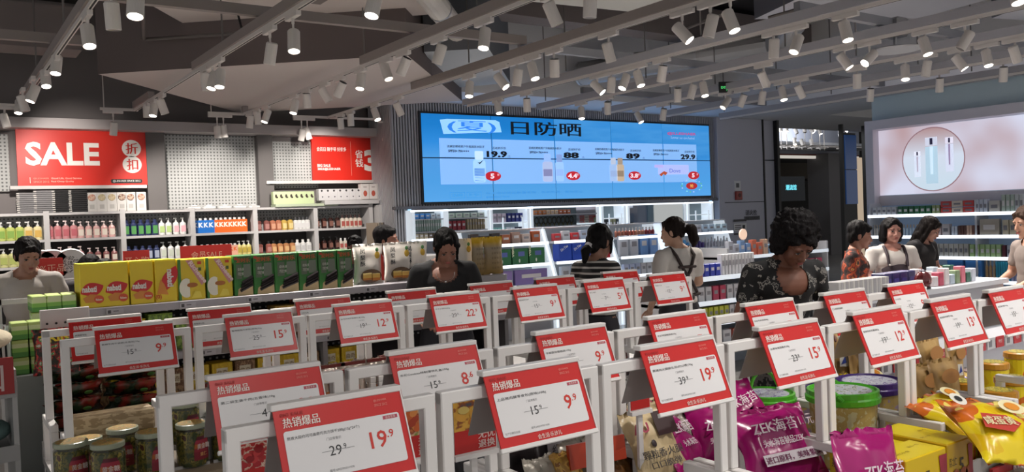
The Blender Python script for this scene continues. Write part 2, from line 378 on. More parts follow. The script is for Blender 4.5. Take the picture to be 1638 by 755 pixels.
SPOTS = [(217, 5, 3, 1), (180, 26, 0, 0), (141, 58, 14, 1), (90, 104, 2, 1), (73, 126, 12, 1), (53, 150, -14, 1), (37, 166, 12, 0), (30, 171, 4, 1), (8, 193, 12, 0),
 (329, 131, 0, 0), (341, 129, -10, 1), (352, 126, 0, 1), (235, 177, -2, 0), (246, 175, -4, 1), (260, 171, 16, 0), (182, 206, -10, 0), (433, 86, -12, 0), (470, 66, 3, 1), (598, 6, -10, 1),
 (426, 186, -16, 1), (412, 189, 2, 0), (471, 171, -8, 1), (491, 161, 0, 3), (520, 152, 28, 0), (544, 143, -30, 3), (577, 130, -6, 1), (618, 115, 18, 2), (646, 106, -28, 3), (703, 87, -20, 0),
 (775, 62, -8, 1), (751, 143, -4, 1), (802, 130, 34, 1), (601, 183, 20, 1), (638, 175, 22, 0), (797, 172, 8, 1), (545, 197, 0, 3), (561, 192, 0, 0), (400, 195, -10, 0), (358, 210, 4, 0), (348, 211, 0, 0),
 (483, 216, -14, 0), (492, 214, 14, 0), (617, 217, -12, 0), (884, 22, 22, 0), (944, 8, -4, 0), (828, 124, -10, 0), (853, 114, 12, 1), (887, 109, 0, 3), (974, 84, 14, 0), (956, 140, 40, 1), (978, 136, -6, 0),
 (999, 131, -24, 1), (1022, 126, 12, 1), (1059, 118, -8, 3), (1092, 53, 36, 1), (1137, 42, -14, 0), (1169, 34, 14, 1), (1084, 152, 0, 3), (1107, 147, -16, 0), (1126, 143, 4, 1), (1222, 127, 24, 0),
 (1161, 165, -38, 2), (1187, 161, -20, 3), (1219, 157, -8, 0), (843, 168, 0, 3), (930, 181, 0, 1), (972, 173, 0, 3), (1022, 188, 22, 1), (1061, 183, -8, 3), (1238, 78, -2, 0), (1274, 71, -26, 2),
 (1353, 50, 4, 1), (1351, 98, 28, 1), (1391, 93, -48, 1), (1371, 130, 0, 0), (1448, 116, -8, 1), (1482, 110, -8, 0), (1480, 74, 8, 1), (1544, 65, -32, 0), (1535, 100, 28, 1), (1579, 93, 0, 1),
 (1624, 87, 22, 0), (1252, 150, 4, 1), (1280, 147, 26, 0), (1503, 136, 4, 3), (1605, 119, 4, 3), (1392, 152, 0, 3), (1625, -12, 0, 1)]
camR = Vector((math.cos(YAW), -math.sin(YAW), 0))
track_n = {}
for (px, py, ang, lit) in SPOTS:
    back = lit == 3; lit_ = 0 if back else lit
    P = at('z', 3.125, px, py); X = min(TX, key=lambda t: abs(t-P.x))
    d = _F + _R*((px-819)/FPX) - _U*((py-377.5)/FPX); P2 = EYE + d*(X/d.x)
    cross = P2.y > 12.6 or P.y > 12.6
    if cross: P = at('y', 12.8, px, py)
    elif 2.85 < P2.z < 3.235: P = P2
    pr = spot_proto_get(lit_, back)
    if not pr[1]: o = pr[0]; pr[1] = True
    else: o = dup(pr[0])
    o.location = (P.x, P.y, 3.30)
    h = [c for c in o.children if c.name.startswith('head')][0]
    a = math.radians(ang); aim = (-Vector((0, 0, 1))*math.cos(a) + camR*math.sin(a))
    if lit == 1 or lit == 2: aim = (aim - Vector((math.sin(YAW), math.cos(YAW), 0))*.32).normalized()   # lens turned a little this way
    elif lit == 0: aim = (aim + Vector((math.sin(YAW), math.cos(YAW), 0))*.10).normalized()
    else: aim = (aim - Vector((math.sin(YAW), math.cos(YAW), 0))*(-.25)).normalized()
    h.location = (0, 0, P.z-3.30); h.rotation_mode = 'QUATERNION'; h.rotation_quaternion = (-aim).to_track_quat('Z', 'Y')
    # neck between stem and head
    MB().rod((0, 0, -.085), (0, 0, P.z-3.30+.03), .009, n=6).build('neck', TRK, o)
    ti = TX.index(X)
    tilt = 'straight' if abs(ang) < 6 else 'tilted'
    st = ['unlit', 'lit', 'dimly lit', 'dark-backed'][lit]
    track_n.setdefault(-1 if cross else ti, []).append((-P.y if not cross else P.x, o, st, tilt))
    if cross: o.rotation_euler.z = PI/2; h.rotation_quaternion = Matrix.Rotation(-PI/2, 3, 'Z').to_quaternion() @ h.rotation_quaternion
    if (lit == 1 and P.y < 11.5):
        ld = bpy.data.lights.new('spot_beam', 'SPOT'); ld.energy = SPOT_W; ld.spot_size = math.radians(75); ld.spot_blend = .8; ld.shadow_soft_size = .02; ld.color = (1, .93, .86)
        lo = bpy.data.objects.new('spot_beam', ld); COL.objects.link(lo); lo.parent = h; lo.location = (0, 0, -.092)
ordn = ['first', 'second', 'third', 'fourth', 'fifth', 'sixth', 'seventh', 'eighth', 'ninth', 'tenth', 'eleventh', 'twelfth', 'thirteenth', 'fourteenth', 'fifteenth', 'sixteenth', 'seventeenth']
tname = ['over the side aisle', 'over the wafer boxes', 'towards the thirty banner', 'ending before slatted wall', 'above first video panels', 'above middle video panels', 'over the last video panels', 'past the exit sign', 'nearest the skincare screen']
for ti, L in track_n.items():
    for n, (_, o, st, tilt) in enumerate(sorted(L, key=lambda q: q[0])):
        o['label'] = f'{st} {tilt} spotlight, {ordn[n]} from the far end of track {tname[ti]}' if ti >= 0 else f'{st} {tilt} spotlight on the cross rail by back wall, {ordn[n]} along'
for k, (x0, x1, d) in enumerate(((.78, 1.14, 'at the dark wall end'), (2.05, 2.54, 'over the sale banner edge'), (3.5, 4.07, 'before the bare pegboard'), (4.8, 6.32, 'before the thirty banner'))):
    t = thing('lighting_track', 'short cross piece of pale lighting track '+d, 'lighting track', (0, 12.8, 3.3)); MB().box(x0, x1, -.018, .018, 0, .035).build('rail', TRK, t); MB().rod((x0+.05, 0, .035), (x0+.05, 0, 1.6), .008, n=6).build('hanger_rod', TRK, t)
# fixtures of the same tracks over the front rows, above and behind the viewpoint
for k, (x, y) in enumerate(((1.10, -.1), (4.03, -.3), (2.50, .1), (2.50, 1.1), (4.03, .5), (4.03, 1.5), (5.38, .9), (2.5, 2.6), (6.85, .5), (4.03, 2.9), (6.85, 1.4), (6.85, 2.4))):
    o = dup(PROT[(1, False)][0]); o.location = (x, y, 3.3); h = [c for c in o.children if c.name.startswith('head')][0]; h.rotation_mode = 'QUATERNION'; h.location = (0, 0, -.175)
    aim = Vector((rnd.uniform(-.2, .1), .45 if k < 7 else .2, -1)).normalized(); h.rotation_quaternion = (-aim).to_track_quat('Z', 'Y'); o['label'] = f'lit spotlight above the front price signs, out of the picture, {ordn[k]}'; MB().rod((0, 0, -.085), (0, 0, -.15), .009, n=6).build('neck', TRK, o)
    ld = bpy.data.lights.new('spot_beam', 'SPOT'); ld.energy = SPOT_W*FRONT; ld.spot_size = math.radians(80); ld.spot_blend = .9; ld.shadow_soft_size = .04; ld.color = (1, .95, .9)
    lo = bpy.data.objects.new('spot_beam', ld); COL.objects.link(lo); lo.parent = h; lo.location = (0, 0, -.092)
def wall_beam(src, dst, W, size=36, col=(1, .93, .86)):
    ld = bpy.data.lights.new('wall_beam', 'SPOT'); ld.energy = W; ld.spot_size = math.radians(size); ld.spot_blend = .9; ld.shadow_soft_size = .03; ld.color = col
    lo = bpy.data.objects.new('wall_beam', ld); COL.objects.link(lo); lo.location = src
    lo.rotation_euler = (Vector(dst)-Vector(src)).to_track_quat('-Z', 'Y').to_euler()
wall_beam((1.2, 11.9, 3.05), (1.75, 13.4, 2.72), 85, 60); wall_beam((3.87, 12.2, 3.0), (3.7, 13.5, 2.3), 75, 60)
wall_beam((4.9, 12.2, 3.05), (5.55, 13.4, 2.62), 80, 55); wall_beam((4.0, 12.3, 3.0), (4.7, 13.5, 2.3), 60, 50)
wall_beam((2.4, 11.9, 3.0), (3.3, 13.3, 1.6), 300, 80); wall_beam((.9, 11.2, 3.0), (.8, 13.3, 1.6), 300, 80); wall_beam((4.6, 11.2, 3.0), (5.2, 13.3, 1.6), 300, 80)
# spots modelled behind the frames, standing in for mirrored ones
MB_t = thing('lighting_track', 'pale lighting track modelled behind the mirror frame as its reflection', 'lighting track', (16.3, 14.9, 3.3)); MB().box(-.1, 9.5, -.02, .02, 0, .04).build('rail', TRK, MB_t)
for px, py, ang, lit in ((1249, 205, -10, 2), (1258, 205, -4, 1), (1273, 209, 14, 0), (1287, 207, -4, 0), (1298, 208, 30, 1), (1311, 210, 14, 1), (1344, 214, -6, 0), (1271, 226, 0, 1), (1283, 228, 10, 0), (1298, 228, 0, 0), (1317, 186, -20, 1), (1355, 205, -20, 1)):
    P = at('y', 14.9, px, py); pr = spot_proto_get(lit, False)
    if not pr[1]: o = pr[0]; pr[1] = True
    else: o = dup(pr[0])
    o.location = (P.x, P.y, 3.3)
    h = [c for c in o.children if c.name.startswith('head')][0]; h.location = (0, 0, P.z-3.3); h.rotation_mode = 'QUATERNION'
    a = math.radians(ang); aim = (-Vector((0, 0, 1))*math.cos(a) + camR*math.sin(a) - Vector((.57, .82, 0))*.3).normalized(); h.rotation_quaternion = (-aim).to_track_quat('Z', 'Y')
    h.scale = (1.05, 1.05, 1.05)
    MB().rod((0, 0, -.08), (0, 0, P.z-3.27), .012, n=6).build('neck', TRK, o)
    o['label'] = f'{["unlit", "glowing", "faintly glowing"][lit]} spotlight modelled as a mirror reflection, '+('hanging straight' if abs(ang) < 6 else 'tilted'); o['group'] = 'spotlights modelled as mirror reflections'
struct('ceiling_reflected', MB().box(16.2, 26, 15.4, 17, 3.42, 3.5), mat('c9ccd2', .8))  # pale slab stands in for the ceiling reflected in the mirror
for k, (x, y, z, W_) in enumerate(((22.4, 15.9, 3.9, 120), (19.0, 15.6, 3.9, 100), (17.6, 14.6, 3.9, 60))):  # discs and point lamps added to brighten the stand-in reflection
    t = thing('added_fill_disc', f'round added fill disc brightening the modelled mirror reflection, {["middle", "far", "near"][k]} one', 'fill light', (x, y, z)); MB().lathe([(.09, 0), (.09, .03)], 18).build('disc', DIM, t); MB().rod((0, 0, .03), (0, 0, 4.9-z), .01).build('stem', TRK, t)
    ld = bpy.data.lights.new('fill_light', 'POINT'); ld.energy = W_; ld.shadow_soft_size = .08; ld.color = (.92, .96, 1); lo = bpy.data.objects.new('fill_light', ld); COL.objects.link(lo); lo.parent = t; lo.location = (0, 0, -.12)
# exit sign
ep = at('x', 9.66, 1166, 139)
ex = thing('exit_sign', 'black exit sign with green running figure and arrow', 'sign', ep, rz=-math.radians(30))
ex.scale = (1.12, 1, 1.12)
MB().cbox(-.13, .13, 0, .03, -.07, .07, .004).build('case', BLACK, ex)
GE = mat('3fae5c', .5, emit=1.3)
txt('EXIT', ex, -.105, -.002, -.02, .03, GE, R=RF, bold=.03); txt('→', ex, .045, -.002, -.028, .05, GE, R=RF, bold=.04)
m = MB()
m.box(-.035, -.03, -.002, 0, -.05, .045).box(.025, .03, -.002, 0, -.05, .045).box(-.035, .03, -.002, 0, .04, .045); m.build('door_symbol', GE, ex)
m = MB(); m.ell((.0, -.002, .03), (.008, .002, .008)); m.rod((0, -.002, .02), (-.005, -.002, -.01), .006); m.rod((-.005, -.002, -.01), (.012, -.002, -.022), .005); m.rod((.012, -.002, -.022), (.006, -.002, -.045), .004); m.rod((-.005, -.002, -.01), (-.022, -.002, -.035), .005); m.rod((0, -.002, .016), (.017, -.002, .004), .004); m.rod((0, -.002, .016), (-.018, -.002, .006), .004)
m.build('running_figure', GE, ex)
MB().rod((-.08, .015, .07), (-.08, .015, 3.3-ep.z), .004).rod((.08, .015, .07), (.08, .015, 3.3-ep.z), .004).build('hanger', STEEL, ex)
# ================================================================== VIDEO WALL
TV0 = (6.88, 12.44, 1.905); PW, PH = 1.404, .754
tv = thing('video_wall', 'ten-panel video wall glowing blue with sunscreen adverts', 'screen', TV0)
TE = 1.0
tm = ramp_mat('tv_top', [(0, '4e9ee6'), (.35, '2c8cde'), (.75, '147ccc'), (1, '1478c8')], kind='LINEAR', emit=TE)
tm2 = ramp_mat('tv_top2', [(0, '4e9ee6'), (.3, '2284d4'), (.6, '4496dc'), (.8, '2080d0'), (1, '1c7ccc')], kind='LINEAR', emit=TE, nscale=1.2, vec=(.6, 1, 3))
tb = ramp_mat('tv_low', [(0, '56a6ea'), (.5, '4c9ee4'), (1, '4e9ae2')], kind='LINEAR', emit=TE)
for i in range(5):
    for j in range(2):
        MB().box(i*PW+.011, (i+1)*PW-.011, 0, .03, j*PH+.009, (j+1)*PH-.009).build('panel', (tb if j == 0 else (tm if i < 2 else tm2)), tv)
MB().box(-.03, 5*PW+.03, .02, .09, -.03, 2*PH+.03).build('frame', BLACK, tv)
def rrect(x0, x1, z0, z1, r, n=5):
    pts = []
    for cx, cz, a0 in ((x1-r, z0+r, -90), (x1-r, z1-r, 0), (x0+r, z1-r, 90), (x0+r, z0+r, 180)):
        for k in range(n+1):
            a = math.radians(a0+90*k/n); pts.append((cx+r*math.cos(a), cz+r*math.sin(a)))
    return pts
def flat(pts, y, m, parent, name):
    mb = MB(); n = len(pts); mb.add([(x, y, z) for x, z in pts], [tuple(range(n))]); return mb.build(name, m, parent)
E_ = lambda c, e=1.0: mat(c, .4, emit=e)
# rounded card cut by the panel joints
def card(x0, x1, z0, z1, m, y=-.002):
    for i in range(5):
        a = max(x0, i*PW+.013); c = min(x1, (i+1)*PW-.013)
        if c <= a: continue
        for j in range(2):
            p = max(z0, j*PH+.011); q = min(z1, (j+1)*PH-.011)
            if q > p: flat([(a, p), (c, p), (c, q), (a, q)], y, m, tv, 'card')
card(.33, 6.6, .3, 1.09, E_('7eaee6'))
flat([(.42, 1.16), (1.62, 1.22), (1.58, 1.40), (1.5, 1.43), (.5, 1.42), (.36, 1.4)], -.003, E_('8fc4f2'), tv, 'brush_mark')
TVD = mat('10202c', .5); 
txt('(夏)', tv, .5, -.006, 1.19, .21, E_('2a78d8'), w=.98, R=RF, bold=.03)
txt('日防晒', tv, 1.82, -.006, 1.185, .25, TVD, w=1.62, R=RF, bold=.03)
txt('@ILLESHAER', tv, 5.75, -.006, 1.27, .07, E_('c24a86', .8), w=.85, R=RF, bold=.03); txt('Summer sun care festival', tv, 5.85, -.006, 1.2, .05, E_('9ab8e6'), w=.7, R=RF)
for k, (x, pz, ds, old) in enumerate(((.48, '19.9', '5', 1.25), (2.2, '88', '4.4', 2.95), (3.78, '89', '3.8', 4.52), (5.32, '29.9', '5', 5.85))):
    txt('清爽防晒喷雾户外隔离防水防汗', tv, x, -.006, .93, .045, TVD, w=.76, R=RF, bold=.03); txt('SPF50+ PA++++', tv, x+.02, -.006, .85, .045, TVD, w=.42, R=RF, bold=.03)
    txt('活动到手价', tv, x+.92, -.006, .915, .045, TVD, w=.3, R=RF, bold=.02); txt(pz, tv, x+.8, -.006, .77, .115, TVD, w=.44 if len(pz) > 2 else .38, R=RF, bold=.05); txt('/元', tv, x+1.25, -.006, .77, .04, TVD, R=RF)
    cx = x+1.02+(0, .1, .1, .25)[k]-.1; cz = .44
    flat([(cx+.17*math.cos(a), cz+.085*math.sin(a)) for a in [2*PI*i/24 for i in range(24)]], -.006, E_('c0202c', .8), tv, 'badge')
    txt(ds, tv, cx-.015, -.008, cz-.045, .09, E_('e8d8e4'), al='C', sx=1.5, R=RF, bold=.04); txt('折', tv, cx+.09, -.008, cz-.0, .045, E_('e8d8e4'), R=RF)
def bottle_pic(x, z, w_, h, body, cap, band):
    n0 = 'bottle_image'
    flat(rrect(x-w_/2, x+w_/2, z, z+h*.72, w_*.2), -.006, body, tv, n0); flat(rrect(x-w_*.34, x+w_*.34, z+h*.72, z+h, w_*.08), -.0065, cap, tv, n0)
    flat(rrect(x-w_*.42, x+w_*.42, z+h*.2, z+h*.45, w_*.05), -.007, band, tv, n0)
bottle_pic(1.12, .33, .26, .55, E_('9cc8f4'), E_('bcd8f2'), E_('6d9cd8'))
for q in range(5): flat([(1.02, .36+q*.05), (1.2, .35+q*.05), (1.2, .355+q*.05), (1.02, .37+q*.05)], -.008, E_('4f7fc4'), tv, 'bottle_image')
flat([(1.08, .68), (1.13, .65), (1.22, .73), (1.13, .68)], -.008, TVD, tv, 'bottle_image')
bottle_pic(2.62, .33, .24, .52, E_('a5b4d8'), E_('8fb2e8'), E_('7c7fa8')); bottle_pic(2.9, .34, .2, .5, E_('94bcee'), E_('7c96c8'), E_('8cb0ea'))
bottle_pic(4.42, .33, .2, .46, E_('b9a48c'), E_('9c8a78'), E_('8d7a66')); bottle_pic(4.24, .33, .2, .46, E_('98b4de'), E_('aeb8cc'), E_('90a8d0'))
flat(rrect(5.45, 6.35, .46, .66, .02), -.006, E_('a8b4ea'), tv, 'card'); flat(rrect(5.35, 5.6, .6, .66, .02), -.007, E_('b0a8e0'), tv, 'card')
flat([(5.48, .46), (5.62, .53), (5.72, .5), (5.66, .44), (5.6, .47), (5.54, .42)], -.007, E_('b8502e', .8), tv, 'picture'); txt('Dove', tv, 5.78, -.008, .5, .08, E_('3f5cae'), R=RF, sx=1.3)
cx, cz = 6.42, .22
flat([(cx+.17*math.cos(a), cz+.075*math.sin(a)) for a in [2*PI*i/24 for i in range(24)]], -.006, E_('b5232c', .8), tv, 'badge'); txt('抢', tv, cx, -.008, cz-.035, .07, E_('f0d060'), al='C', R=RF, sx=1.4)
for k in range(18):
    a = 2*PI*k/18; x, z = cx+.3*math.cos(a), cz+.13*math.sin(a)
    flat([(x-.02, z-.01), (x+.02, z-.012), (x+.022, z+.012), (x-.015, z+.014)], -.006, E_(['7fd0d8', '58b070', 'a4b8f0', '4c88d0'][k % 4]), tv, 'confetti')
for x0, wd in ((.5, .3), (.84, .3)):
    for a, c, p, q in ((x0, x0+wd, .06, .066), (x0, x0+wd, .16, .166), (x0, x0+.006, .06, .166), (x0+wd-.006, x0+wd, .06, .166)): flat([(a, p), (c, p), (c, q), (a, q)], -.006, E_('2c86c8'), tv, 'outline')
    txt('正品保障' if x0 < .6 else '假一赔十', tv, x0+wd/2, -.006, .09, .05, E_('2c86c8'), al='C', R=RF)
txt('以上活动商品数量有限，先到先得，售完即止', tv, 1.24, -.006, .12, .04, E_('2c7cc0'), w=2.2, R=RF); txt('最终解释权归门店所有', tv, 1.24, -.006, .05, .04, E_('2c7cc0'), w=.5, R=RF)
# ================================================================== SKINCARE SCREEN on the right wall
rs = thing('advert_screen', 'wide pale skincare screen with three bottles in a ring', 'screen', (XW-.06, 9.02, 1.745))
RH = 1.205
rm = bpy.data.materials.new('skincare_backdrop'); rm.use_nodes = True; nt = rm.node_tree; bs = nt.nodes['Principled BSDF']; bs.inputs['Base Color'].default_value = (.02, .02, .02, 1)
tc = nt.nodes.new('ShaderNodeTexCoord'); nz = nt.nodes.new('ShaderNodeTexNoise'); nz.inputs['Scale'].default_value = .9; nz.inputs['Detail'].default_value = 1.5
cr = nt.nodes.new('ShaderNodeValToRGB'); cr.color_ramp.elements[0].color = srgb('b89a9e'); cr.color_ramp.elements[1].color = srgb('d4d6ea'); cr.color_ramp.elements[0].position = .32; cr.color_ramp.elements[1].position = .62
nt.links.new(tc.outputs['Object'], nz.inputs[0]); nt.links.new(nz.outputs['Fac'], cr.inputs[0]); nt.links.new(cr.outputs[0], bs.inputs['Emission Color']); bs.inputs['Emission Strength'].default_value = 1.0
MB().box(0, .04, -6, 0, 0, RH).build('panel', rm, rs)
def flx(pts, x, m, name, parent=rs):   # points (distance towards the viewer from the far edge, height)
    mb = MB(); mb.add([(x, -u, z) for u, z in pts], [tuple(range(len(pts)))]); return mb.build(name, m, parent)
def ring(cu, cz, r, m, x):
    mb = MB(); n = 40
    vs = [(x, -(cu+r*math.cos(2*PI*i/n)), cz+r*math.sin(2*PI*i/n)) for i in range(n)]+[(x, -(cu+(r-.02)*math.cos(2*PI*i/n)), cz+(r-.02)*math.sin(2*PI*i/n)) for i in range(n)]
    mb.add(vs, [(i, (i+1) % n, n+(i+1) % n, n+i) for i in range(n)]); return mb.build('ring', m, rs)
cu = 1.07-.05; cz = .6
flx([(cu+.55*math.cos(2*PI*i/40), cz+.55*math.sin(2*PI*i/40)) for i in range(40)], -.002, ramp_mat('dish', [(0, 'c9dcea'), (.55, 'd3dcec'), (1, 'b08f90')], kind='LINEAR', emit=1.0), 'dish')
ring(cu, cz, .57, E_('8f6f74', .9), -.004)
def rb_(u, z0, w_, h, body, capc, core):
    flx([(u-w_/2, z0), (u+w_/2, z0), (u+w_/2, z0+h*.8), (u-w_/2, z0+h*.8)], -.006, body, 'bottle_image'); flx([(u-w_/2, z0+h*.82), (u+w_/2, z0+h*.82), (u+w_/2, z0+h), (u-w_/2, z0+h)], -.006, capc, 'bottle_image')
    flx([(u-w_*.12, z0+h*.84), (u+w_*.12, z0+h*.84), (u+w_*.12, z0+h*.98), (u-w_*.12, z0+h*.98)], -.008, E_('2a2540', .6), 'bottle_image')
    if core: flx([(u-w_*.1, z0+h*.2), (u+w_*.1, z0+h*.2), (u+w_*.13, z0+h*.8), (u-w_*.13, z0+h*.8)], -.008, core, 'bottle_image')
rb_(cu-.02, .17, .22, .82, E_('a9c4d4'), E_('c2c6d6'), E_('c6dcea')); rb_(cu+.3, .36, .14, .6, E_('c9cfe2'), E_('d3cfe0'), E_('8e7f9c')); rb_(cu-.28, .3, .12, .46, E_('cdd6e6'), E_('dadcea'), E_('a89fae'))
# ================================================================== SALE BANNERS AND PEGBOARDS on the back wall
peg = bpy.data.materials.new('pegboard'); peg.use_nodes = True; nt = peg.node_tree; bs = nt.nodes['Principled BSDF']; bs.inputs['Roughness'].default_value = .6
tc = nt.nodes.new('ShaderNodeTexCoord'); sx = nt.nodes.new('ShaderNodeSeparateXYZ'); nt.links.new(tc.outputs['Object'], sx.inputs[0])
def mth(op, a, b_=None):
    n = nt.nodes.new('ShaderNodeMath'); n.operation = op
    for k, v in enumerate((a, b_)):
        if v is None: continue
        if isinstance(v, (int, float)): n.inputs[k].default_value = v
        else: nt.links.new(v, n.inputs[k])
    return n.outputs[0]
fx_ = mth('GREATER_THAN', mth('FRACT', mth('MULTIPLY', sx.outputs[0], 20)), .55); fz_ = mth('GREATER_THAN', mth('FRACT', mth('MULTIPLY', sx.outputs[2], 20)), .55)
mx = nt.nodes.new('ShaderNodeMix'); mx.data_type = 'RGBA'; mx.inputs[6].default_value = srgb('a5a6a4'); mx.inputs[7].default_value = srgb('5c5c5c'); nt.links.new(mth('MULTIPLY', fx_, fz_), mx.inputs[0]); nt.links.new(mx.outputs[2], bs.inputs['Base Color'])
for i, (x0, x1, z0, z1) in enumerate(((-.8, .98, 2.22, 3.0), (2.98, 4.38, 1.92, 3.05), (4.66, 5.42, 2.22, 2.98))):
    tag(MB().box(x0, x1, 13.42, 13.48, z0, z1).build('pegboard', peg), ['pale pegboard beyond the sale banner at wall end', 'large bare pegboard between the two grey pilasters', 'pegboard beside the thirty banner'][i], 'pegboard')
RB = mat('c8200f', .45, name='banner_red'); WTX = mat('e4dfd8', .5)
P = at('y', 13.3, 24.4, 206); Q = at('y', 13.3, 239.5, 296)
s1 = thing('sale_banner', 'red banner reading SALE with two white circled characters', 'banner', (P.x, 13.3, Q.z)); sw_, sh_ = Q.x-P.x, P.z-Q.z
MB().box(0, sw_, 0, .05, 0, sh_).build('board', RB, s1); MB().box(-.1, sw_*.97, -.06, .05, -.045, 0).build('rail', mat('bdb7b4', .5), s1)
txt('SALE', s1, sw_*.06, -.003, sh_*.36, sh_*.42, WTX, w=sw_*.55, R=RF, bold=.03)
for k, ch in enumerate('折扣'):
    cz = sh_*(.66-.30*k)+.02; cx = sw_*.865
    flat([(cx+.13*math.cos(a), cz+.125*math.sin(a)) for a in [2*PI*i/28 for i in range(28)]], -.003, WTX, s1, 'disc'); txt(ch, s1, cx, -.006, cz-.08, .16, RB, al='C', R=RF, bold=.02)
flat(rrect(sw_*.69, sw_*.94, .03, .09, .02), -.003, BLACK, s1, 'pill'); txt('@LESHAER SINCE 2012', s1, sw_*.815, -.006, .042, .035, WTX, al='C', w=sw_*.22, R=RF)
for k, (a, c) in enumerate((('@LESHAER', 'Good Life, Good Service'), ('SINCE 2012', 'Real Cheap Quality'))):
    txt(a, s1, sw_*.11, -.003, .09-.045*k, .026, mat('e58a78'), R=RF, w=.19); txt(c, s1, sw_*.24, -.003, .09-.045*k, .028, mat('ecc0b0'), R=RF, w=.38-.1*k)
flat([(sw_*.085, .04), (sw_*.088, .04), (sw_*.088, .12), (sw_*.085, .12)], -.003, WTX, s1, 'rule')
P = at('y', 13.3, 498, 216); Q = at('y', 13.3, 500, 289)
s2 = thing('sale_banner', 'red banner reading 30 cut off by slatted wall', 'banner', (P.x, 13.3, Q.z)); sh2 = P.z-Q.z; sw2 = 1.9
MB().box(0, sw2, 0, .05, 0, sh2).build('board', RB, s2); MB().box(-.8, sw2, -.06, .05, -.05, 0).build('rail', mat('bdb7b4', .5), s2)
u = lambda px: at('y', 13.3, px, 250).x-P.x
txt('会员日 随手带 好价多', s2, u(507), -.003, sh2*.65, .07, WTX, w=u(554)-u(507), R=RF, bold=.03); txt('BIG SALE', s2, u(507), -.003, sh2*.3, .05, WTX, w=u(528)-u(507), R=RF, bold=.03); txt('2023@LESHAER', s2, u(507), -.003, sh2*.22, .05, WTX, w=u(544)-u(507), R=RF, bold=.03)
flat([(u(561), .08), (u(561)+.006, .08), (u(561)+.006, sh2*.88), (u(561), sh2*.88)], -.003, mat('d88a7c'), s2, 'rule')
for k, ch in enumerate('省钱'): txt(ch, s2, u(574), -.003, sh2*(.5-.2*k), .14, WTX, al='C', R=RF, bold=.02)
txt('30', s2, u(582), -.003, sh2*.2, sh2*.5, WTX, w=u(632)-u(582), R=RF, bold=.05)
# ================================================================== PRICE SIGNS AND DISPLAY BINS
FRM = mat('e4e1de', .4, name='white_tube'); SRED = mat('c8201e', .35, name='sign_red'); SPAP = mat('e2e0e0', .35, name='sign_paper'); SGR = mat('8f8986', .5)
INK = mat('2a2a2c', .5); INKG = mat('8b8b8d', .5); TAGR = mat('b5475a', .5); PR = mat('cc3328', .45); HD = mat('a31f1d', .5)
TILT = math.radians(22)
def sign_proto():
    r = thing('price_sign', '', 'price sign', group=None)
    # front face leans forward: local frame of the face = parent rotated about X
    f = MB().box(0, .30, -.004, 0, -.186, 0).build('front_plate', SRED, r); f.rotation_euler = (-TILT, 0, 0)
    b = MB().box(.005, .295, 0, .003, -.176, 0).build('back_plate', SGR, r); b.location = (0, .02, -.004); b.rotation_euler = (TILT, 0, 0)
    pp = MB(); pts = rrect(.014, .286, -.160, -.050, .006, 3); n = len(pts); pp.add([(x, -.0055, z) for x, z in pts], [tuple(range(n))]); pp.build('paper', SPAP, f)
    MB().cbox(-.004, .304, -.008, .022, -.002, .012, .002).build('top_clip', FRM, r)
    e = MB().cbox(-.004, .304, -.009, .004, -.196, -.184, .002).box(.3, .303, -.007, .002, -.186, 0).build('bottom_rail', FRM, f)
    txt('热销爆品', f, .016, -.0062, -.043, .021, mat('f2e6de', .5), name='header_lettering', w=.082, R=RF, bold=.02)
    txt('BIG SALE', f, .014, -.0062, -.018, .007, HD, name='header_lettering', w=.05, R=RF, bold=.02)
    txt('@LESHAER', f, .262, -.0062, -.02, .006, mat('e08d80'), name='header_lettering', al='R', w=.032, R=RF); txt('SINCE 2012', f, .262, -.0062, -.03, .006, mat('e08d80'), name='header_lettering', al='R', w=.032, R=RF)
    txt('会生活·乐沙儿', f, .15, -.0062, -.180, .012, mat('e3d2c8'), name='footer_lettering', al='C', w=.075, R=RF, bold=.015)
    m = MB(); m.box(.245, .281, -.0062, -.0058, -.062, -.054); m.build('tag_strip', TAGR, f); txt('会员专享', f, .263, -.0068, -.061, .006, mat('e3d2c8'), al='C', R=RF)
    txt('门店零售价', f, .105, -.0062, -.085, .0065, INKG, name='caption', R=RF); txt('生产日期见包装', f, .02, -.0062, -.155, .006, INKG, name='caption', R=RF); txt('编号:6902395011038', f, .10, -.0062, -.152, .006, INKG, name='caption', R=RF)
    return r
SP = freeze(sign_proto())
def price_sign(x, y, z, old, new, item, label, first=False, foot=None):
    s = SP if first else dup(SP)
    s.location = (x, y, z-.012); s['label'] = label; s['group'] = 'price signs on white frames'
    f = [c for c in s.children if c.name.startswith('front_plate')][0]
    txt(item, f, .02, -.0062, -.071, .0085, INK, name='item_lettering', R=RF, w=min(.165, .0095*len(item)))
    a, _, b_ = old.partition('.')
    txt(a, f, .135, -.0062, -.118, .021, INK, name='old_price', al='R', R=RF); txt('.'+b_, f, .137, -.0062, -.108, .011, INK, name='old_price', R=RF) if b_ else None
    MB().box(.09, .165, -.0064, -.006, -.108, -.107).build('strike_line', INKG, f)
    a, _, b_ = new.partition('.')
    txt(a, f, .245, -.0062, -.122, .038, PR, name='new_price', al='R', R=RF, bold=.012); txt('.'+b_, f, .247, -.0062, -.103, .018, PR, name='new_price', R=RF, bold=.012) if b_ else None
    return s
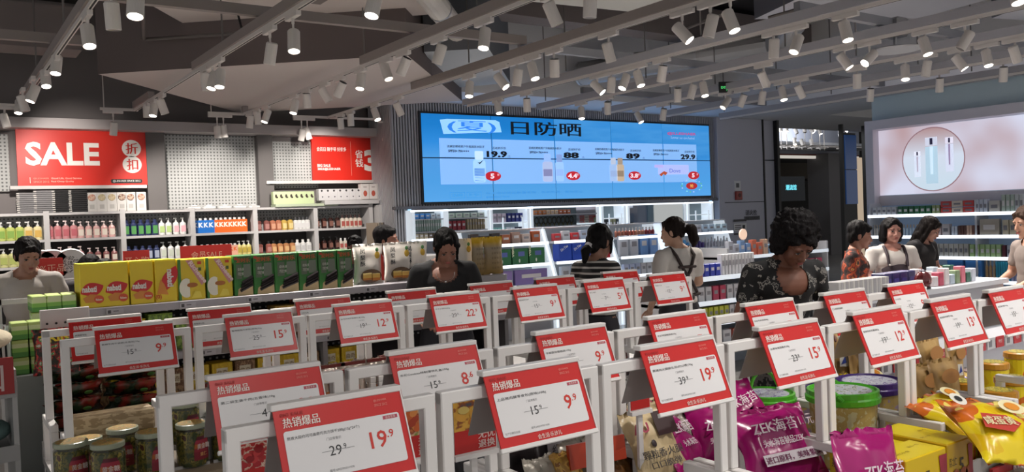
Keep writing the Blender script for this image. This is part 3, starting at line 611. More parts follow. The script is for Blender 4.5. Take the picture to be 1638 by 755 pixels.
rows = {
 1: (1.79, .588, [('29.9', '19.9', '熬夜大段约可可曲奇巧克力饼干288g(12g*24个)', 'biggest price sign, reading 29.9 and 19.9, nearest the camera'), ('15.9', '9.9', '上品猪肉脯零食包(原味)108g', 'price sign with 15.9 struck for 9.9 over the void between frames'),
     ('39.9', '19.9', '黑猪肉火腿肠礼包(约23根)70g', 'price sign with 39.9 struck for 19.9 above the sausage bags'), ('23.8', '15.9', '水果味海苔脆片30g', 'price sign with 23.8 struck for 15.9 by the leopard trousers'),
     ('19.9', '12.9', '香辣鸡米花桶装82g', 'price sign with 19.9 struck for 12.9 over the green tub'), ('19.9', '13.9', '咸蛋黄味锅巴108g', 'price sign reading 13.9 before the purple sheet packs'), ('15.9', '9.9', '咸蛋黄味薯片80g', 'glossy price sign at picture edge over the red tag strip')]),
 2: (2.27, .585, [('4.5', '3.5', '第二袋生姜牛肉(五香味)10g', 'price sign with 4.5 struck, overlapped by the biggest sign'), ('15.9', '8.6', '丰彩Cookies特制薄饼礼盒100g', 'price sign with 15.9 struck for 8.6 above crayfish poster'), ('15.9', '9.9', '手撕面包整箱装170g', 'price sign reading 9.9 half behind the 15.9 sign'),
     ('12.9', '7.9', '老式鸡蛋糕袋装60g', 'price sign whose price is cut by the 39.9 sign'), ('9.9', '7.9', '大红枣夹核桃90g', 'price sign mostly hidden by the 23.8 sign'), ('29.9', '19.9', '芝士味爆米花桶装', 'price sign with 29.9 struck for 19.9 before the floral blouse'), ('12.9', '9.9', '水牛奶泡芙', 'price sign under the row of thin white boxes')]),
 3: (3.79, .542, [('15.9', '9.9', '香辣牛肉干袋装(五香味)70g', 'price sign reading 15.9 and 9.9 before the hanging snack packs'), ('25.9', '15.9', '香烤鳕鱼片袋装(原味)70g', 'price sign with 25.9 struck for 15.9 under the green boxes'), ('19.9', '12.9', '台湾风味凤梨酥礼盒208g', 'price sign with 19.9 struck for 12.9 above the foil packs'),
     ('29.9', '22.9', '手工沙琪玛400g', 'price sign with 29.9 struck for 22.9 before the black-topped woman'), ('15.9', '9.9', '香葱味苏打饼干', 'bright price sign reading 9.9 in front of purple boxes'), ('7.9', '5.9', '原切山楂片', 'price sign reading 5.9 before the striped shirt'), ('12.9', '9.9', '手剥松子小包', 'price sign reading 9.9 before the apron straps')]),
 4: (4.245, .505, [('12.9', '7.9', '麻辣素毛肚', 'price sign half hidden behind the 15.9 and 9.9 sign'), ('12.9', '8.9', '鱿鱼丝小包', 'price sign half hidden behind the 25.9 sign'), ('12.9', '6.9', '无核话梅', 'price sign in shade behind the 19.9 and 12.9 sign'), ('12.9', '9.9', '奶香小馒头', 'price sign under the necklace of the black-topped woman\'s shoulder'),
     ('12.9', '9.9', '芝士威化', 'price sign below the gold bags behind bright 9.9 sign'), ('9.9', '6.5', '苏打饼干', 'price sign reading 6.5 behind the ponytailed woman\'s row'), ('9.9', '6.5', '海盐饼干', 'price sign peeking out behind the 5.9 sign')])}
TOPZ = {1: 1.203, 2: 1.203, 3: 1.206, 4: 1.206}
J0 = {1: .490, 2: .462, 3: .42, 4: .40}; CLR = {1: 'front', 2: 'second', 3: 'third', 4: 'rearmost'}
TRAYZ = .56
def bin_proto():
    """white tube portal over a tray, low side hoops, grey sides"""
    r = thing('display_bin', '', 'display bin', group=None)
    t = .032; W = .500; zt = 1.165
    for x in (0, W-t): MB().cbox(x, x+t, -t/2, t/2, .77, zt, .003).build('post', FRM, r)
    MB().cbox(0, W, -t/2, t/2, zt-t, zt, .003).build('top_bar', FRM, r).location.z = .0005
    for x in (0, W-t):
        h = MB().cbox(x, x+t, -.15, .15, .77-t, .77, .003).cbox(x, x+t, -.15, -.15+t, 0, .77-t, .003).cbox(x, x+t, .15-t, .15, 0, .77-t, .003)
        h.build('side_hoop', FRM, r)
    MB().box(.0, W, -.222, .222, TRAYZ-.03, TRAYZ).box(0, W, -.222, -.212, TRAYZ, TRAYZ+.07).box(0, W, .212, .222, TRAYZ, TRAYZ+.07).build('tray', mat('a5a2a0', .5), r)
    MB().box(.002, W-.002, -.22, .22, .05, TRAYZ-.03).build('cabinet', mat('59585b', .6), r)
    return r
BP = freeze(bin_proto()); firstb = True
for r_ in (1, 2, 3, 4):
    y, x0, L = rows[r_]
    for k in range(7 if r_ < 3 else 7):
        bx = J0[r_]+.515*k
        bn = BP if firstb else dup(BP)
        bn.location = (bx, y-.0, 0); bn['group'] = 'display bins with white sign frames'
        bn['label'] = f'white tube display bin with sign frame, {["first", "second", "third", "fourth", "fifth", "sixth", "last"][k]} along the {CLR[r_]} row'
        sx_ = x0+.515*k if r_ < 3 else x0+.517*k
        if r_ == 1: sx_ = [.588, 1.122, 1.654, 2.171, 2.68, 3.189, 3.645][k]
        if r_ == 2: sx_ = [.585, 1.102, 1.638, 2.147, 2.683, 3.2, 3.689][k]
        if r_ == 3: sx_ = [.542, 1.061, 1.572, 2.085, 2.606, 3.105, 3.626][k]
        if r_ == 4: sx_ = [.505, 1.017, 1.552, 2.079, 2.614, 3.099, 3.648][k]
        price_sign(sx_, y-.022, TOPZ[r_], L[k][0], L[k][1], L[k][2], L[k][3], first=firstb)
        firstb = False
tag(MB().cbox(2.1, 4.15, 1.40, 1.565, 0, TRAYZ, .004).build('front_ledge', mat('a5a2a0', .5)), 'low grey ledge along the bins holding the yellow cartons', 'ledge')
# ================================================================== BACK WALL SHELVING
SHW = mat('b9b6b5', .45, name='shelf_white')
sh = thing('wall_shelving', 'long white shelving of five bays under the sale banners', 'shelving', (0, 13.1, 0))
UX = [-1.5, .395, 1.362, 2.325, 3.29, 4.235, 5.225, 6.21]
for x in UX: MB().box(x-.035, x+.035, 0, .38, 0, 1.93).build('upright', SHW, sh)
for a, c in zip(UX, UX[1:]):
    for z in (1.905, 1.54, 1.185, .8, .4):
        MB().box(a+.035, c-.035, -.01, .36, z-.035, z).build('shelf', SHW, sh)
    for k_, (z0_, z1_) in enumerate(((1.54, 1.87), (0, 1.5))): MB().box(a+.035, c-.035, .36, .38, z0_, z1_).build('back_panel', (peg if k_ == 0 else mat('3c3938', .8)), sh)
# end unit near the slatted wall
e2 = thing('end_shelving', 'narrow white shelving with pink packs beside slatted wall', 'shelving', (6.28, 12.95, 0))
MB().box(0, .06, 0, .5, 0, 1.9).build('upright', SHW, e2)
for z in (1.72, 1.42, 1.12): MB().box(.06, 1.0-.9+.0+.85, -.02, .5, z-.03, z).build('shelf', SHW, e2)
def bottle_proto(kind, body, cap, lab, r=.035, h=.2):
    r *= 1.22; h *= 1.06
    t = thing({'pump': 'pump_bottle', 'flip': 'shampoo_bottle', 'pack': 'refill_pack', 'cap': 'capped_bottle'}[kind], '', 'bottle')
    if kind == 'pump':
        MB().lathe([(r*.9, 0), (r, .01), (r, h*.62), (r*.75, h*.70), (r*.3, h*.74)], 14, sy=.8).build('body', body, t, smooth=False)
        MB().lathe([(r*.34, h*.72), (r*.34, h*.82), (r*.12, h*.83), (r*.12, h*.93)], 8).box(-r*.75, r*.25, -r*.22, r*.22, h*.93, h).build('pump', cap, t)
        MB().box(-r*.72, r*.72, -r*.84, -r*.8, h*.15, h*.52).build('printed_panel', lab, t)
    elif kind == 'flip':
        MB().lathe([(r*.92, 0), (r, .01), (r*1.0, h*.72), (r*.62, h*.8)], 14, sy=.65).build('body', body, t)
        MB().lathe([(r*.55, h*.79), (r*.55, h*.98), (r*.45, h)], 10, sy=.8).build('cap', cap, t); MB().box(-r*.7, r*.7, -r*.69, -r*.64, h*.12, h*.62).build('printed_panel', lab, t)
    elif kind == 'pack':
        m = MB(); m.poly([(-r, -r*.55), (r, -r*.55), (r, r*.55), (-r, r*.55)], 0, h*.86).build('body', body, t)
        MB().lathe([(r*.5, h*.86), (r*.45, h)], 8).build('cap', cap, t); txt('K', t, 0, -r*.56, h*.38, h*.32, lab, al='C', R=RF, bold=.05)
    else:
        MB().lathe([(r*.95, 0), (r, .01), (r, h*.68), (r*.4, h*.76)], 12).build('body', body, t)
        MB().lathe([(r*.42, h*.75), (r*.42, h*.98), (r*.36, h)], 10).build('cap', cap, t); MB().box(-r*.65, r*.65, -r*1.0, -r*.86, h*.12, h*.5).build('printed_panel', lab, t)
    return t
def row_of(proto, xs, y, z, label, group, used=[None]):
    for i, x in enumerate(xs):
        o = proto if (proto.get('used') is None) else dup(proto)
        proto['used'] = 1
        if 'used' in o and o is not proto: del o['used']
        o.location = (x, y, z); o['label'] = label; o['group'] = group
def xs_px(px0, px1, n, y=13.16, py=370):
    a = at('y', y, px0, py).x; b_ = at('y', y, px1, py).x
    return [a+(b_-a)*i/max(1, n-1) for i in range(n)]
C = mat
G1 = C('b9c26a', .3); G2 = C('d8d3ab', .3); PK = C('c88a8c', .3, coat=.3); PKL = C('e6d2cf', .4); NV = C('232b52', .3, coat=.3); WB = C('d6d5d2', .35)
row_of(bottle_proto('pump', G1, WB, C('7fa044'), .045, .24), xs_px(2, 32, 3), 13.2, 1.54, 'green-labelled pale pump bottle on the end bay\'s top shelf', 'green pump bottles')
row_of(bottle_proto('pump', C('dccf9e', .3), WB, C('c9a24e'), .045, .24), xs_px(46, 61, 2), 13.2, 1.54, 'cream pump bottle next to the green ones', 'cream pump bottles')
row_of(bottle_proto('pump', PK, PKL, C('b86068'), .04, .24), xs_px(80, 119, 4), 13.2, 1.54, 'deep pink pump bottle on the shelf below the towel stacks', 'deep pink pump bottles')
row_of(bottle_proto('pump', C('d6a9a4', .25), PKL, C('d9cdbf'), .036, .22), xs_px(130, 180, 5), 13.2, 1.54, 'pale pink pump bottle with round picture, beside deep pink ones', 'pale pink pump bottles')
row_of(bottle_proto('flip', NV, NV, C('4c8a4a'), .038, .22), xs_px(203, 249, 5), 13.2, 1.54, 'navy shampoo bottle with green mark on upper shelf', 'navy bottles, upper shelf')
row_of(bottle_proto('pump', WB, WB, C('a9c07c'), .037, .235), xs_px(260, 271, 2), 13.2, 1.54, 'white pump bottle with green print on upper shelf', 'white and green pump bottles')
row_of(bottle_proto('pump', WB, WB, C('d9a6ae'), .037, .235), xs_px(283, 294, 2), 13.2, 1.54, 'white pump bottle with pink print on upper shelf', 'white and pink pump bottles')
row_of(bottle_proto('pack', C('1f6fc4', .3), WB, C('dfe6ee'), .038, .215), xs_px(314, 339, 4), 13.2, 1.54, 'blue pack with a white letter K', 'blue K packs')
row_of(bottle_proto('pack', C('e0641e', .3), WB, C('f0e2d4'), .037, .215), xs_px(348, 392, 7), 13.2, 1.54, 'orange pack with a white letter K', 'orange K packs')
row_of(bottle_proto('cap', C('7d4a44', .3), BLACK, C('a4716a'), .04, .2), xs_px(415, 428, 2), 13.2, 1.54, 'maroon bottle with black cap under the peg panel', 'maroon capped bottles')
row_of(bottle_proto('cap', C('a86a50', .3), BLACK, C('c08c70'), .04, .2), xs_px(438, 447, 2), 13.2, 1.54, 'copper bottle with black cap', 'copper capped bottles')
row_of(bottle_proto('cap', C('bfa04f', .3), BLACK, C('d2bd83'), .04, .2), xs_px(456, 466, 2), 13.2, 1.54, 'gold bottle with black cap', 'gold capped bottles')
row_of(bottle_proto('cap', WB, C('3a3a3c'), C('cbc9c8'), .04, .19), xs_px(475, 493, 4), 13.2, 1.54, 'white bottle with dark cap beside the gold ones', 'white capped bottles')
row_of(bottle_proto('pump', C('2f1712', .2), BLACK, C('7c5246'), .036, .22), xs_px(509, 542, 4), 13.2, 1.54, 'dark brown pump bottle on the last bay', 'dark brown pump bottles')
row_of(bottle_proto('cap', C('cfc6b8', .4), C('3b2723'), C('a8544c'), .034, .2), xs_px(550, 577, 5), 13.2, 1.54, 'cream bottle with brown cap on the last bay', 'cream capped bottles')
# second shelf
Z2 = 1.185
for proto_args, a, b_, n, lab, grp in (
    (('pump', C('c6c489', .3), WB, C('a4ad5c'), .045, .24), 4, 61, 5, 'yellow-green pump bottle on the second shelf behind the boy', 'yellow-green pump bottles'),
    (('pump', PK, PKL, C('b86068'), .038, .23), 80, 128, 4, 'deep pink pump bottle on the second shelf', 'deep pink bottles, second shelf'),
    (('pump', C('8f5a58', .3), PKL, C('d9cdbf'), .034, .2), 143, 182, 4, 'dusky pink bottle set back on the second shelf', 'dusky pink bottles'),
    (('flip', C('2c3558', .3), NV, C('9fa6b8'), .036, .2), 205, 250, 5, 'navy bottle on the second shelf', 'navy bottles, second shelf'),
    (('pump', WB, WB, C('c3c9b8'), .037, .235), 261, 296, 4, 'white pump bottle on the second shelf above yellow boxes', 'white bottles, second shelf'),
    (('pack', C('b9d3df', .3), WB, C('2f8ac4'), .033, .17), 314, 332, 3, 'pale blue small pack with letter K', 'pale blue K packs'),
    (('pack', C('dcb9b6', .3), WB, C('c86a7a'), .033, .17), 341, 354, 3, 'pale pink small pack with letter K', 'pale pink K packs'),
    (('pack', C('d9a58c', .3), WB, C('d8662e'), .033, .17), 363, 376, 3, 'peach small pack with letter K', 'peach K packs'),
    (('pump', C('cbbf7a', .3), WB, C('b09a3c'), .033, .2), 383, 398, 3, 'small yellow pump bottle on the second shelf', 'small yellow pump bottles'),
    (('cap', C('8c5248', .3), BLACK, C('a4716a'), .04, .18), 416, 430, 2, 'maroon bottle on the second shelf', 'maroon bottles, second shelf'),
    (('cap', C('b07a50', .3), BLACK, C('c9a070'), .04, .18), 438, 468, 4, 'copper and gold bottle on the second shelf', 'copper bottles, second shelf'),
    (('cap', WB, WB, C('b9b7b6'), .04, .18), 476, 494, 3, 'white bottle on the second shelf near green boxes', 'white bottles, second shelf'),
    (('pump', C('2f1712', .2), BLACK, C('7c5246'), .036, .2), 508, 540, 4, 'dark brown pump bottle on the second shelf', 'dark brown bottles, second shelf'),
    (('cap', C('cfc6b8', .4), WB, C('a8544c'), .034, .17), 546, 560, 3, 'cream bottle on the second shelf by the peeking head', 'cream bottles, second shelf')):
    row_of(bottle_proto(*proto_args), xs_px(a, b_, n), 13.2, Z2, lab, grp)
# packs on the third shelf, mostly hidden
for k, (x, c) in enumerate([(-.9+.24*i, ['8c4a48', 'a79a94', '6d6a72', '9a8b58'][i % 4]) for i in range(28)]):
    if any(abs(x-u_) < .12 for u_ in UX): continue
    o = MB().cbox(-.1, .1, -.08, .08, 0, .26, .01).build('household_pack', mat(c, .5)); o.location = (x, 13.25, .8); tag(o, 'household pack low on the third shelf in shade', 'pack', 'packs on the third shelf')
# towel stacks, wig boxes on top of the shelving
tw = [mat('7d7b7c', .9), mat('2b2a2b', .9)]
for k, (px, dark) in enumerate(((43, 0), (70, 0), (99, 1), (125, 1))):
    x = at('y', 13.2, px, 330).x
    for j in range(11 if k else 10):
        h = .028; m = MB().cbox(-.115+rnd.uniform(-.006, .006), .115, -.1, .1, .001, h-.002, .008)
        o = m.build('folded_towel', tw[dark]); o.location = (x, 13.22, 1.905+j*h+.001); o.rotation_euler.z = rnd.uniform(-.03, .03)
        tag(o, ['grey folded towel in the outermost stack', 'grey folded towel in the second grey stack', 'black folded towel in the black stack next to grey', 'black folded towel in the stack beside the white boxes'][k]+' under the sale banner', 'towel', 'towel stack')
        MB().box(-.125, -.09, -.102, -.1, .006, h-.006).build('label_tag', mat('b5b0aa'), o)
for k, px in enumerate((146, 162, 178, 194, 208, 225)):
    x = at('y', 13.2, px, 325).x
    o = MB().cbox(-.065, .065, -.06, .06, 0, .27, .004).build('white_box', mat('c5c1bc', .5)); o.location = (x, 13.2, 1.905)
    c = ['a8695c', 'a89a70', 'a8946a', '5e2c28', '6d3a32', '7c2f2a'][k]
    d = MB(); d.lathe([(.05, 0), (.045, .008)], 18); d.build('flower_picture', ramp_mat('fl'+c, [(0, c), (.5, 'c9b9a0'), (.6, c)], nscale=6), o, loc=(0, -.061, .2), rot=(PI/2, 0, 0)); MB().box(-.03, .03, -.062, -.06, .04, .1).build('print_line', mat('a9a5a0'), o)
    tag(o, f'white box with {["a rose", "a cream", "a straw", "a dark red", "a brown red", "a bright red"][k]} round flower picture on top of shelving', 'box', 'flower picture boxes')
for k, px in enumerate((310, 334, 359, 383, 405)):
    x = at('y', 13.2, px, 331).x; o = MB().cbox(-.085, .085, -.06, .06, 0, .035, .008).cbox(-.04, .04, -.03, .03, .035, .065, .01).build('tissue_pack', mat('d2d0ce', .7)); o.location = (x, 13.18, 1.905)
    tag(o, f'small white tissue pack before the bare pegboard, {["first", "second", "third", "fourth", "last"][k]} from the sale banner', 'tissue pack', 'white tissue packs')
gb = mat('b9c79a', .5)
for k in range(8):
    x = at('y', 13.15, 440+k*8.1, 316).x; o = MB().cbox(-.045, .045, -.05, .05, 0, .2, .003).build('green_box', gb); o.location = (x, 13.15, 1.95)
    MB().ell((0, -.051, .13), (.018, .003, .03)).ell((.014, -.051, .11), (.018, .003, .014)).build('picture', mat('3a2c22'), o)
    tag(o, 'pale green box with a dark cone picture on the top ledge', 'box', 'pale green boxes on the ledge')
tag(MB().cbox(4.55, 5.6, 13.05, 13.35, 1.905, 1.95).build('carton_lid', mat('aab49a', .6)), 'flat pale tray under the green boxes', 'tray')
tag(MB().box(5.35, 6.32, 13.0, 13.4, 1.925, 1.99).box(6.32, 7.2, 13.0, 13.4, 2.0-.03, 2.0).build('box_shelf', SHW), 'white ledge carrying the spotted boxes', 'shelf')
for k in range(7):
    x = at('y', 13.15, 513+k*9.8, 310).x; o = MB().cbox(-.055, .055, -.05, .05, 0, .19, .003).build('spotted_box', mat('c9c6c6', .5)); o.location = (x, 13.15, 1.995)
    MB().lathe([(.018, 0), (.016, .003)], 10).build('dot', mat('3a3638'), o, loc=(0, -.05, .16), rot=(PI/2, 0, 0)); MB().lathe([(.012, 0), (.011, .003)], 10).build('dot', mat('55525a'), o, loc=(.01, -.05, .06), rot=(PI/2, 0, 0))
    tag(o, 'white box with two dark dots beside the pale green boxes', 'box', 'spotted white boxes')
for k, px in enumerate((581, 594, 607, 619)):
    x = at('y', 13.15, px, 308).x; o = MB().cbox(-.072, .072, -.06, .06, 0, .26, .003).build('hand_mask_box', mat('cfc8c4', .5)); o.location = (x, 13.13, 2.0)
    MB().ell((0, -.061, .1), (.035, .003, .05)).build('picture', mat('b0503f'), o); MB().box(-.03, .03, -.062, -.06, .2, .215).build('print_line', mat('8c8480'), o)
    tag(o, 'tall white box with a red hand picture by the slatted wall', 'box', 'red hand boxes')
for z, yy in ((1.72, 12.98), (1.42, 12.98)):
    for k in range(6):
        o = MB().cbox(-.055, .055, -.05, .05, 0, .15, .006).build('pink_pack', ramp_mat('pinkp', [(0, 'd8c6c6'), (.35, 'c27a84'), (.6, 'd9cfcf'), (.8, 'c58a92')])); o.location = (6.42+k*.125, yy, z)
        tag(o, 'pink and white pack on the narrow shelving, '+('upper' if z > 1.5 else 'lower')+' shelf', 'pack', 'pink packs '+('upper' if z > 1.5 else 'lower'))
for k in range(5):
    o = MB().cbox(-.008, .008, -.15, .15, 0, .5, .003).build('hanging_folder', mat(['8c7f70', 'a49a8c', '6f6a64', '938776', '5c5650'][k], .6)); o.location = (6.18, 12.75+.0, 1.1); o.location.x = 6.05+.03*k; o.rotation_euler.z = .2
    tag(o, f'thin brown hanging card packs at shelving end, strip {["outermost", "second", "middle", "fourth", "innermost"][k]}', 'card pack', 'hanging cards')
# ================================================================== SNACK GONDOLA behind the third and rearmost rows
DK = mat('2e2a2d', .7); SHL = mat('aaa6ac', .4)
gd = thing('snack_gondola', 'long snack gondola carrying the yellow and green boxes on top', 'gondola', (.66, 5.0, 0))
GL = 2.75
MB().box(0, GL, .3, .34, .1, 1.19).build('back_board', DK, gd)
for z, d in ((1.185, .34), (.905, .32), (.60, .36), (.28, .4)):
    MB().cbox(0, GL, -.01 if z > 1 else -.02, .66 if z > 1 else .3, z-.045, z, .003).build('shelf', SHL, gd)
for k in range(3): MB().box(-.03+k*(GL/2), k*(GL/2), .0, .64, 0, 1.145).build('end_panel', mat('8f8c8e', .5), gd)
MB().box(0, GL, 0, .64, 0, .1).build('plinth', mat('77757a'), gd)
holes = MB()
for z0 in (1.11, 1.075, .83, .79, .51, .47):
    for k in range(66): x = .05+k*.04; holes.box(x, x+.012, .292, .3, z0, z0+.012)
h_ = holes.build('peg_holes', mat('d8d8d8', .5), gd); h_['kind'] = 'stuff'
for z in (1.16, .88, .575):
    for k in range(7):
        x = .12+k*.38+(.0 if z > 1 else .1); g = MB().box(x, x+.085, -.026, -.022, z-.012, z+.014).build('shelf_label', mat('b9b7bd', .5), gd)
        MB().box(x+.006, x+.022, -.0275, -.026, z-.008, z+.01).build('mark', mat('4a484c'), g); MB().box(x+.034, x+.06, -.0275, -.026, z, z+.006).build('mark', mat('77747a'), g)
Y0 = 5.03
YEL = mat('dcc01c', .35, name='yellow_card'); YEL2 = mat('b99a1a', .4)
def leaf_pts(w_, h_, rot=0):
    pts = []
    for i in range(25):
        t = i/24; pts.append((w_*(t-.5), h_*.5*math.sin(PI*t)**.8*(1.1-.4*t)))
    for i in range(24, -1, -1):
        t = i/24; pts.append((w_*(t-.5), -h_*.5*math.sin(PI*t)**.8*(.6+.4*t)))
    c, s = math.cos(rot), math.sin(rot)
    return [(x*c-z*s, x*s+z*c) for x, z in pts]
def wafer(px0, px1, label, tall, vertical=False, pair=False):
    a = at('y', Y0, px0, 480).x; b_ = at('y', Y0, px1, 480).x; W = b_-a-.004
    o = MB().cbox(0, W, 0, .2, 0, tall, .003).build('wafer_box', YEL); o.location = (a+.002, Y0-.0, 1.185)
    n = 2 if pair else 1
    MB().box(0.002, W-.002, .002, .2, tall, tall+.004).build('lid_flap', mat('d6d029', .4), o)
    for i in range(n):
        cx = W*(i+.5)/n; ww = W/n
        if vertical:
            flat([(cx+.02+x, tall*.55+z) for x, z in leaf_pts(.16, .085, PI/2-.45)][::1], -.002, mat('c4151a', .35), o, 'logo_badge')
            t_ = txt('nabati', o, cx+.005, -.004, tall*.78, .035, mat('e6e0da'), R=RF @ Matrix.Rotation(-PI/2, 3, 'Z'), bold=.04, w=.1)
            txt('(0)', o, cx-.06, -.004, .015, .03, mat('c0401a'), R=RF, bold=.03)
            flat([(cx-.05, .05), (cx-.03, .13), (cx-.01, .1), (cx+.01, .04)], -.003, mat('d88b3a'), o, 'wafer_picture')
        else:
            flat([(cx-.002+x, tall*.42+z) for x, z in leaf_pts(ww*.98, tall*.36, .32)], -.002, mat('c4151a', .35), o, 'logo_badge')
            txt('nabati', o, cx-.015, -.004, tall*.36, tall*.15, mat('e6e0da'), al='C', R=RF, bold=.04, w=ww*.58)
            flat([(cx-ww*.4, .055), (cx-ww*.1, .075), (cx+ww*.2, .07), (cx+ww*.05, .03), (cx-ww*.3, .03)], -.003, mat('d0863c'), o, 'wafer_picture')
            flat([(cx+ww*.24+ww*.2*math.cos(q), .045+.022*math.sin(q)) for q in [2*PI*i_/16 for i_ in range(16)]], -.004, mat('cf5230'), o, 'flavour_badge'); txt('Richeese', o, cx+ww*.24, -.006, .038, .012, mat('efe2cc'), al='C', R=RF, bold=.03, w=ww*.26)
    return tag(o, label, 'box')
wafer(128, 208, 'long yellow wafer box printed with two red leaf logos', .236, pair=True)
wafer(209, 248, 'yellow wafer box with one red leaf logo, beside the double one', .236)
wafer(249, 285, 'yellow wafer box whose leaf logo runs sideways', .236, vertical=True)
def crunchy(px0, px1, label):
    a = at('y', Y0, px0, 480).x; b_ = at('y', Y0, px1, 480).x; W = b_-a-.004; H = .235
    o = MB().cbox(0, W, 0, .18, 0, H, .003).build('wafer_box', mat('d6bb22', .35)); o.location = (a+.002, Y0, 1.185)
    MB().box(-.001, .012, -.002, .02, 0, H).build('side_stripe', mat('3d7a35'), o)
    R2 = RF @ Matrix.Rotation(-.95, 3, 'Z')
    flat([(.04, H*.97), (.075, H*.97), (W-.004, H*.42), (W-.02, H*.34)], -.002, mat('c98b8c'), o, 'banner_strip')
    txt('Richeese', o, .052, -.004, H*.9, .026, mat('e9cfc8'), R=R2, bold=.04, w=.15)
    flat([(.02+.04*math.cos(q)+.02, .07+.055*math.sin(q)) for q in [PI*.35+PI*1.3*i_/14 for i_ in range(15)]], -.003, mat('e6e2d0'), o, 'swirl_picture')
    flat([(W*.5+.03*math.cos(q), .085+.014*math.sin(q)) for q in [2*PI*i_/14 for i_ in range(14)]], -.0045, mat('a8662c'), o, 'wafer_picture')
    flat([(W-.04, H*.86), (W-.018, H*.86), (W-.018, H*.93), (W-.04, H*.93)], -.003, mat('c23a24'), o, 'mark'); flat([(W-.036, H*.7), (W-.02, H*.7), (W-.02, H*.78), (W-.036, H*.78)], -.003, mat('4a5a2a'), o, 'mark')
    flat([(W*.45, .01), (W*.6, .05), (W*.8, .045), (W*.85, .01)], -.0035, mat('e2cf50'), o, 'mark')
    return tag(o, label, 'box')
crunchy(287, 330, 'yellow cheese wafer box with white swirl and green edge'); crunchy(332, 374, 'yellow cheese wafer box next to the first green box')
GR = ramp_mat('greenbox', [(0, '2d6a24'), (.45, '2f7a2b'), (.6, '205a22')], nscale=5, coord='Object', kind='LINEAR')
ge = [375, 406, 440, 479, 511, 541, 566]
for k in range(6):
    a = at('y', Y0, ge[k], 470).x; b_ = at('y', Y0, ge[k+1], 470).x; W = b_-a-.006; H = .238
    o = MB().cbox(0, W, 0, .17, 0, H, .003).build('choco_stick_box', GR); o.location = (a+.003, Y0, 1.185)
    flat([(.15*W, .0), (W, .0), (W, H*.28), (.8*W, H*.4), (.2*W, H*.16)], -.002, mat('c9b184'), o, 'plate_picture')
    for q in range(4): MB().rod((.3*W+q*.004, -.006, .028+q*.016), (W*.97, -.006, .062+q*.016), .009, n=6, mi=0).build('stick_picture', mat('1f1719', .4), o)
    flat([(.12*W, H*.42), (.42*W, H*.42), (.42*W, H*.78), (.12*W, H*.78)], -.0025, mat('55634e'), o, 'glass_picture')
    flat([(.5*W, H*.45), (.92*W, H*.45), (.9*W, H*.78), (.52*W, H*.78)], -.0025, mat('6b7566'), o, 'glass_picture')
    txt('爱时乐', o, .5*W, -.004, H*.82, .028, mat('c9502a'), al='C', R=RF, bold=.03, w=.75*W); txt('巧克力棒', o, .2*W, -.004, H*.5, .02, mat('d3d3c8'), R=RF, w=.3*W); txt('威化卷心酥', o, .2*W, -.004, H*.62, .018, mat('d3d3c8'), R=RF, w=.32*W)
    flat([(.03*W, H*.9), (.2*W, H*.9), (.2*W, H*.96), (.03*W, H*.96)], -.003, mat('b03a2a'), o, 'mark')
    if k == 2: MB().box(-.005, .0, .01, .17, 0, H-.01).build('sleeve', mat('2e7a30'), o)
    tag(o, 'green box of chocolate wafer sticks, '+['next to the yellow swirl boxes', 'second from the yellow boxes', 'third, with a bright green sleeve edge', 'fourth from the yellow boxes', 'fifth from the yellow boxes', 'nearest to the pineapple cakes'][k], 'box', 'chocolate wafer stick boxes')
# pouches
def pouch_mesh(W, H, D, seed=0, crimp=.08, wr=.004, nx=14, nz=16, flatback=False):
    """pillow bag standing on its lower seam, front to -Y"""
    rs_ = random.Random(seed); off = Vector((rs_.uniform(0, 50), rs_.uniform(0, 50), 0)); mb = MB(); vs = []
    for side in (-1, 1):
        for j in range(nz+1):
            v = j/nz
            for i in range(nx+1):
                u_ = i/nx; prof = (max(0, math.sin(PI*u_))**.45)*(max(0, math.sin(PI*min(1, max(0, (v-crimp*.6)/(1-crimp*1.4)))))**.5)
                n = noise.noise(Vector((u_*4, v*4, side))+off)*1.0; d = D/2*prof*(1+.25*n)
                pin = 1-.10*math.sin(PI*v)**2; x = (u_-.5)*W*pin; z = v*H
                wob = wr*noise.noise(Vector((u_*9, v*3, 3.1))+off)
                vs.append((x, side*d+wob, z+ (wr*1.5*noise.noise(Vector((u_*6, 1.7, side))+off) if j in (0, nz) else 0)))
    n1 = (nx+1)*(nz+1); fs = []
    for s in (0, 1):
        for j in range(nz):
            for i in range(nx):
                a = s*n1+j*(nx+1)+i; q = (a, a+1, a+nx+2, a+nx+1); fs.append(q if s == 0 else q[::-1])
    for j in range(nz):
        a = j*(nx+1); fs.append((a+nx+1, a+n1+nx+1, a+n1, a)[::-1]); a += nx; fs.append((a+nx+1, a+n1+nx+1, a+n1, a))
    for i in range(nx):
        fs.append((i, i+1, n1+i+1, n1+i)[::-1]); a = nz*(nx+1)+i; fs.append((a, a+1, n1+a+1, n1+a))
    mb.add(vs, fs); return mb
def pouch(W, H, D, m, name, label, cat, loc, rot=(0, 0, 0), seed=0, group=None, smooth=True, crimp=.08, wr=.004):
    o = pouch_mesh(W, H, D, seed, crimp, wr).build(name, m, smooth=smooth); o.location = loc; o.rotation_euler = rot
    return tag(o, label, cat, group)
def on_pouch(o, W, H, D, s, x, z, h, m, w=None, al='C', bold=.03, lift=.5, name='lettering', rot=0):
    return txt(s, o, x, -D/2*lift-.004, z, h, m, name=name, al=al, w=w, bold=bold, R=RF @ Matrix.Rotation(rot, 3, 'Z') if rot else RF)
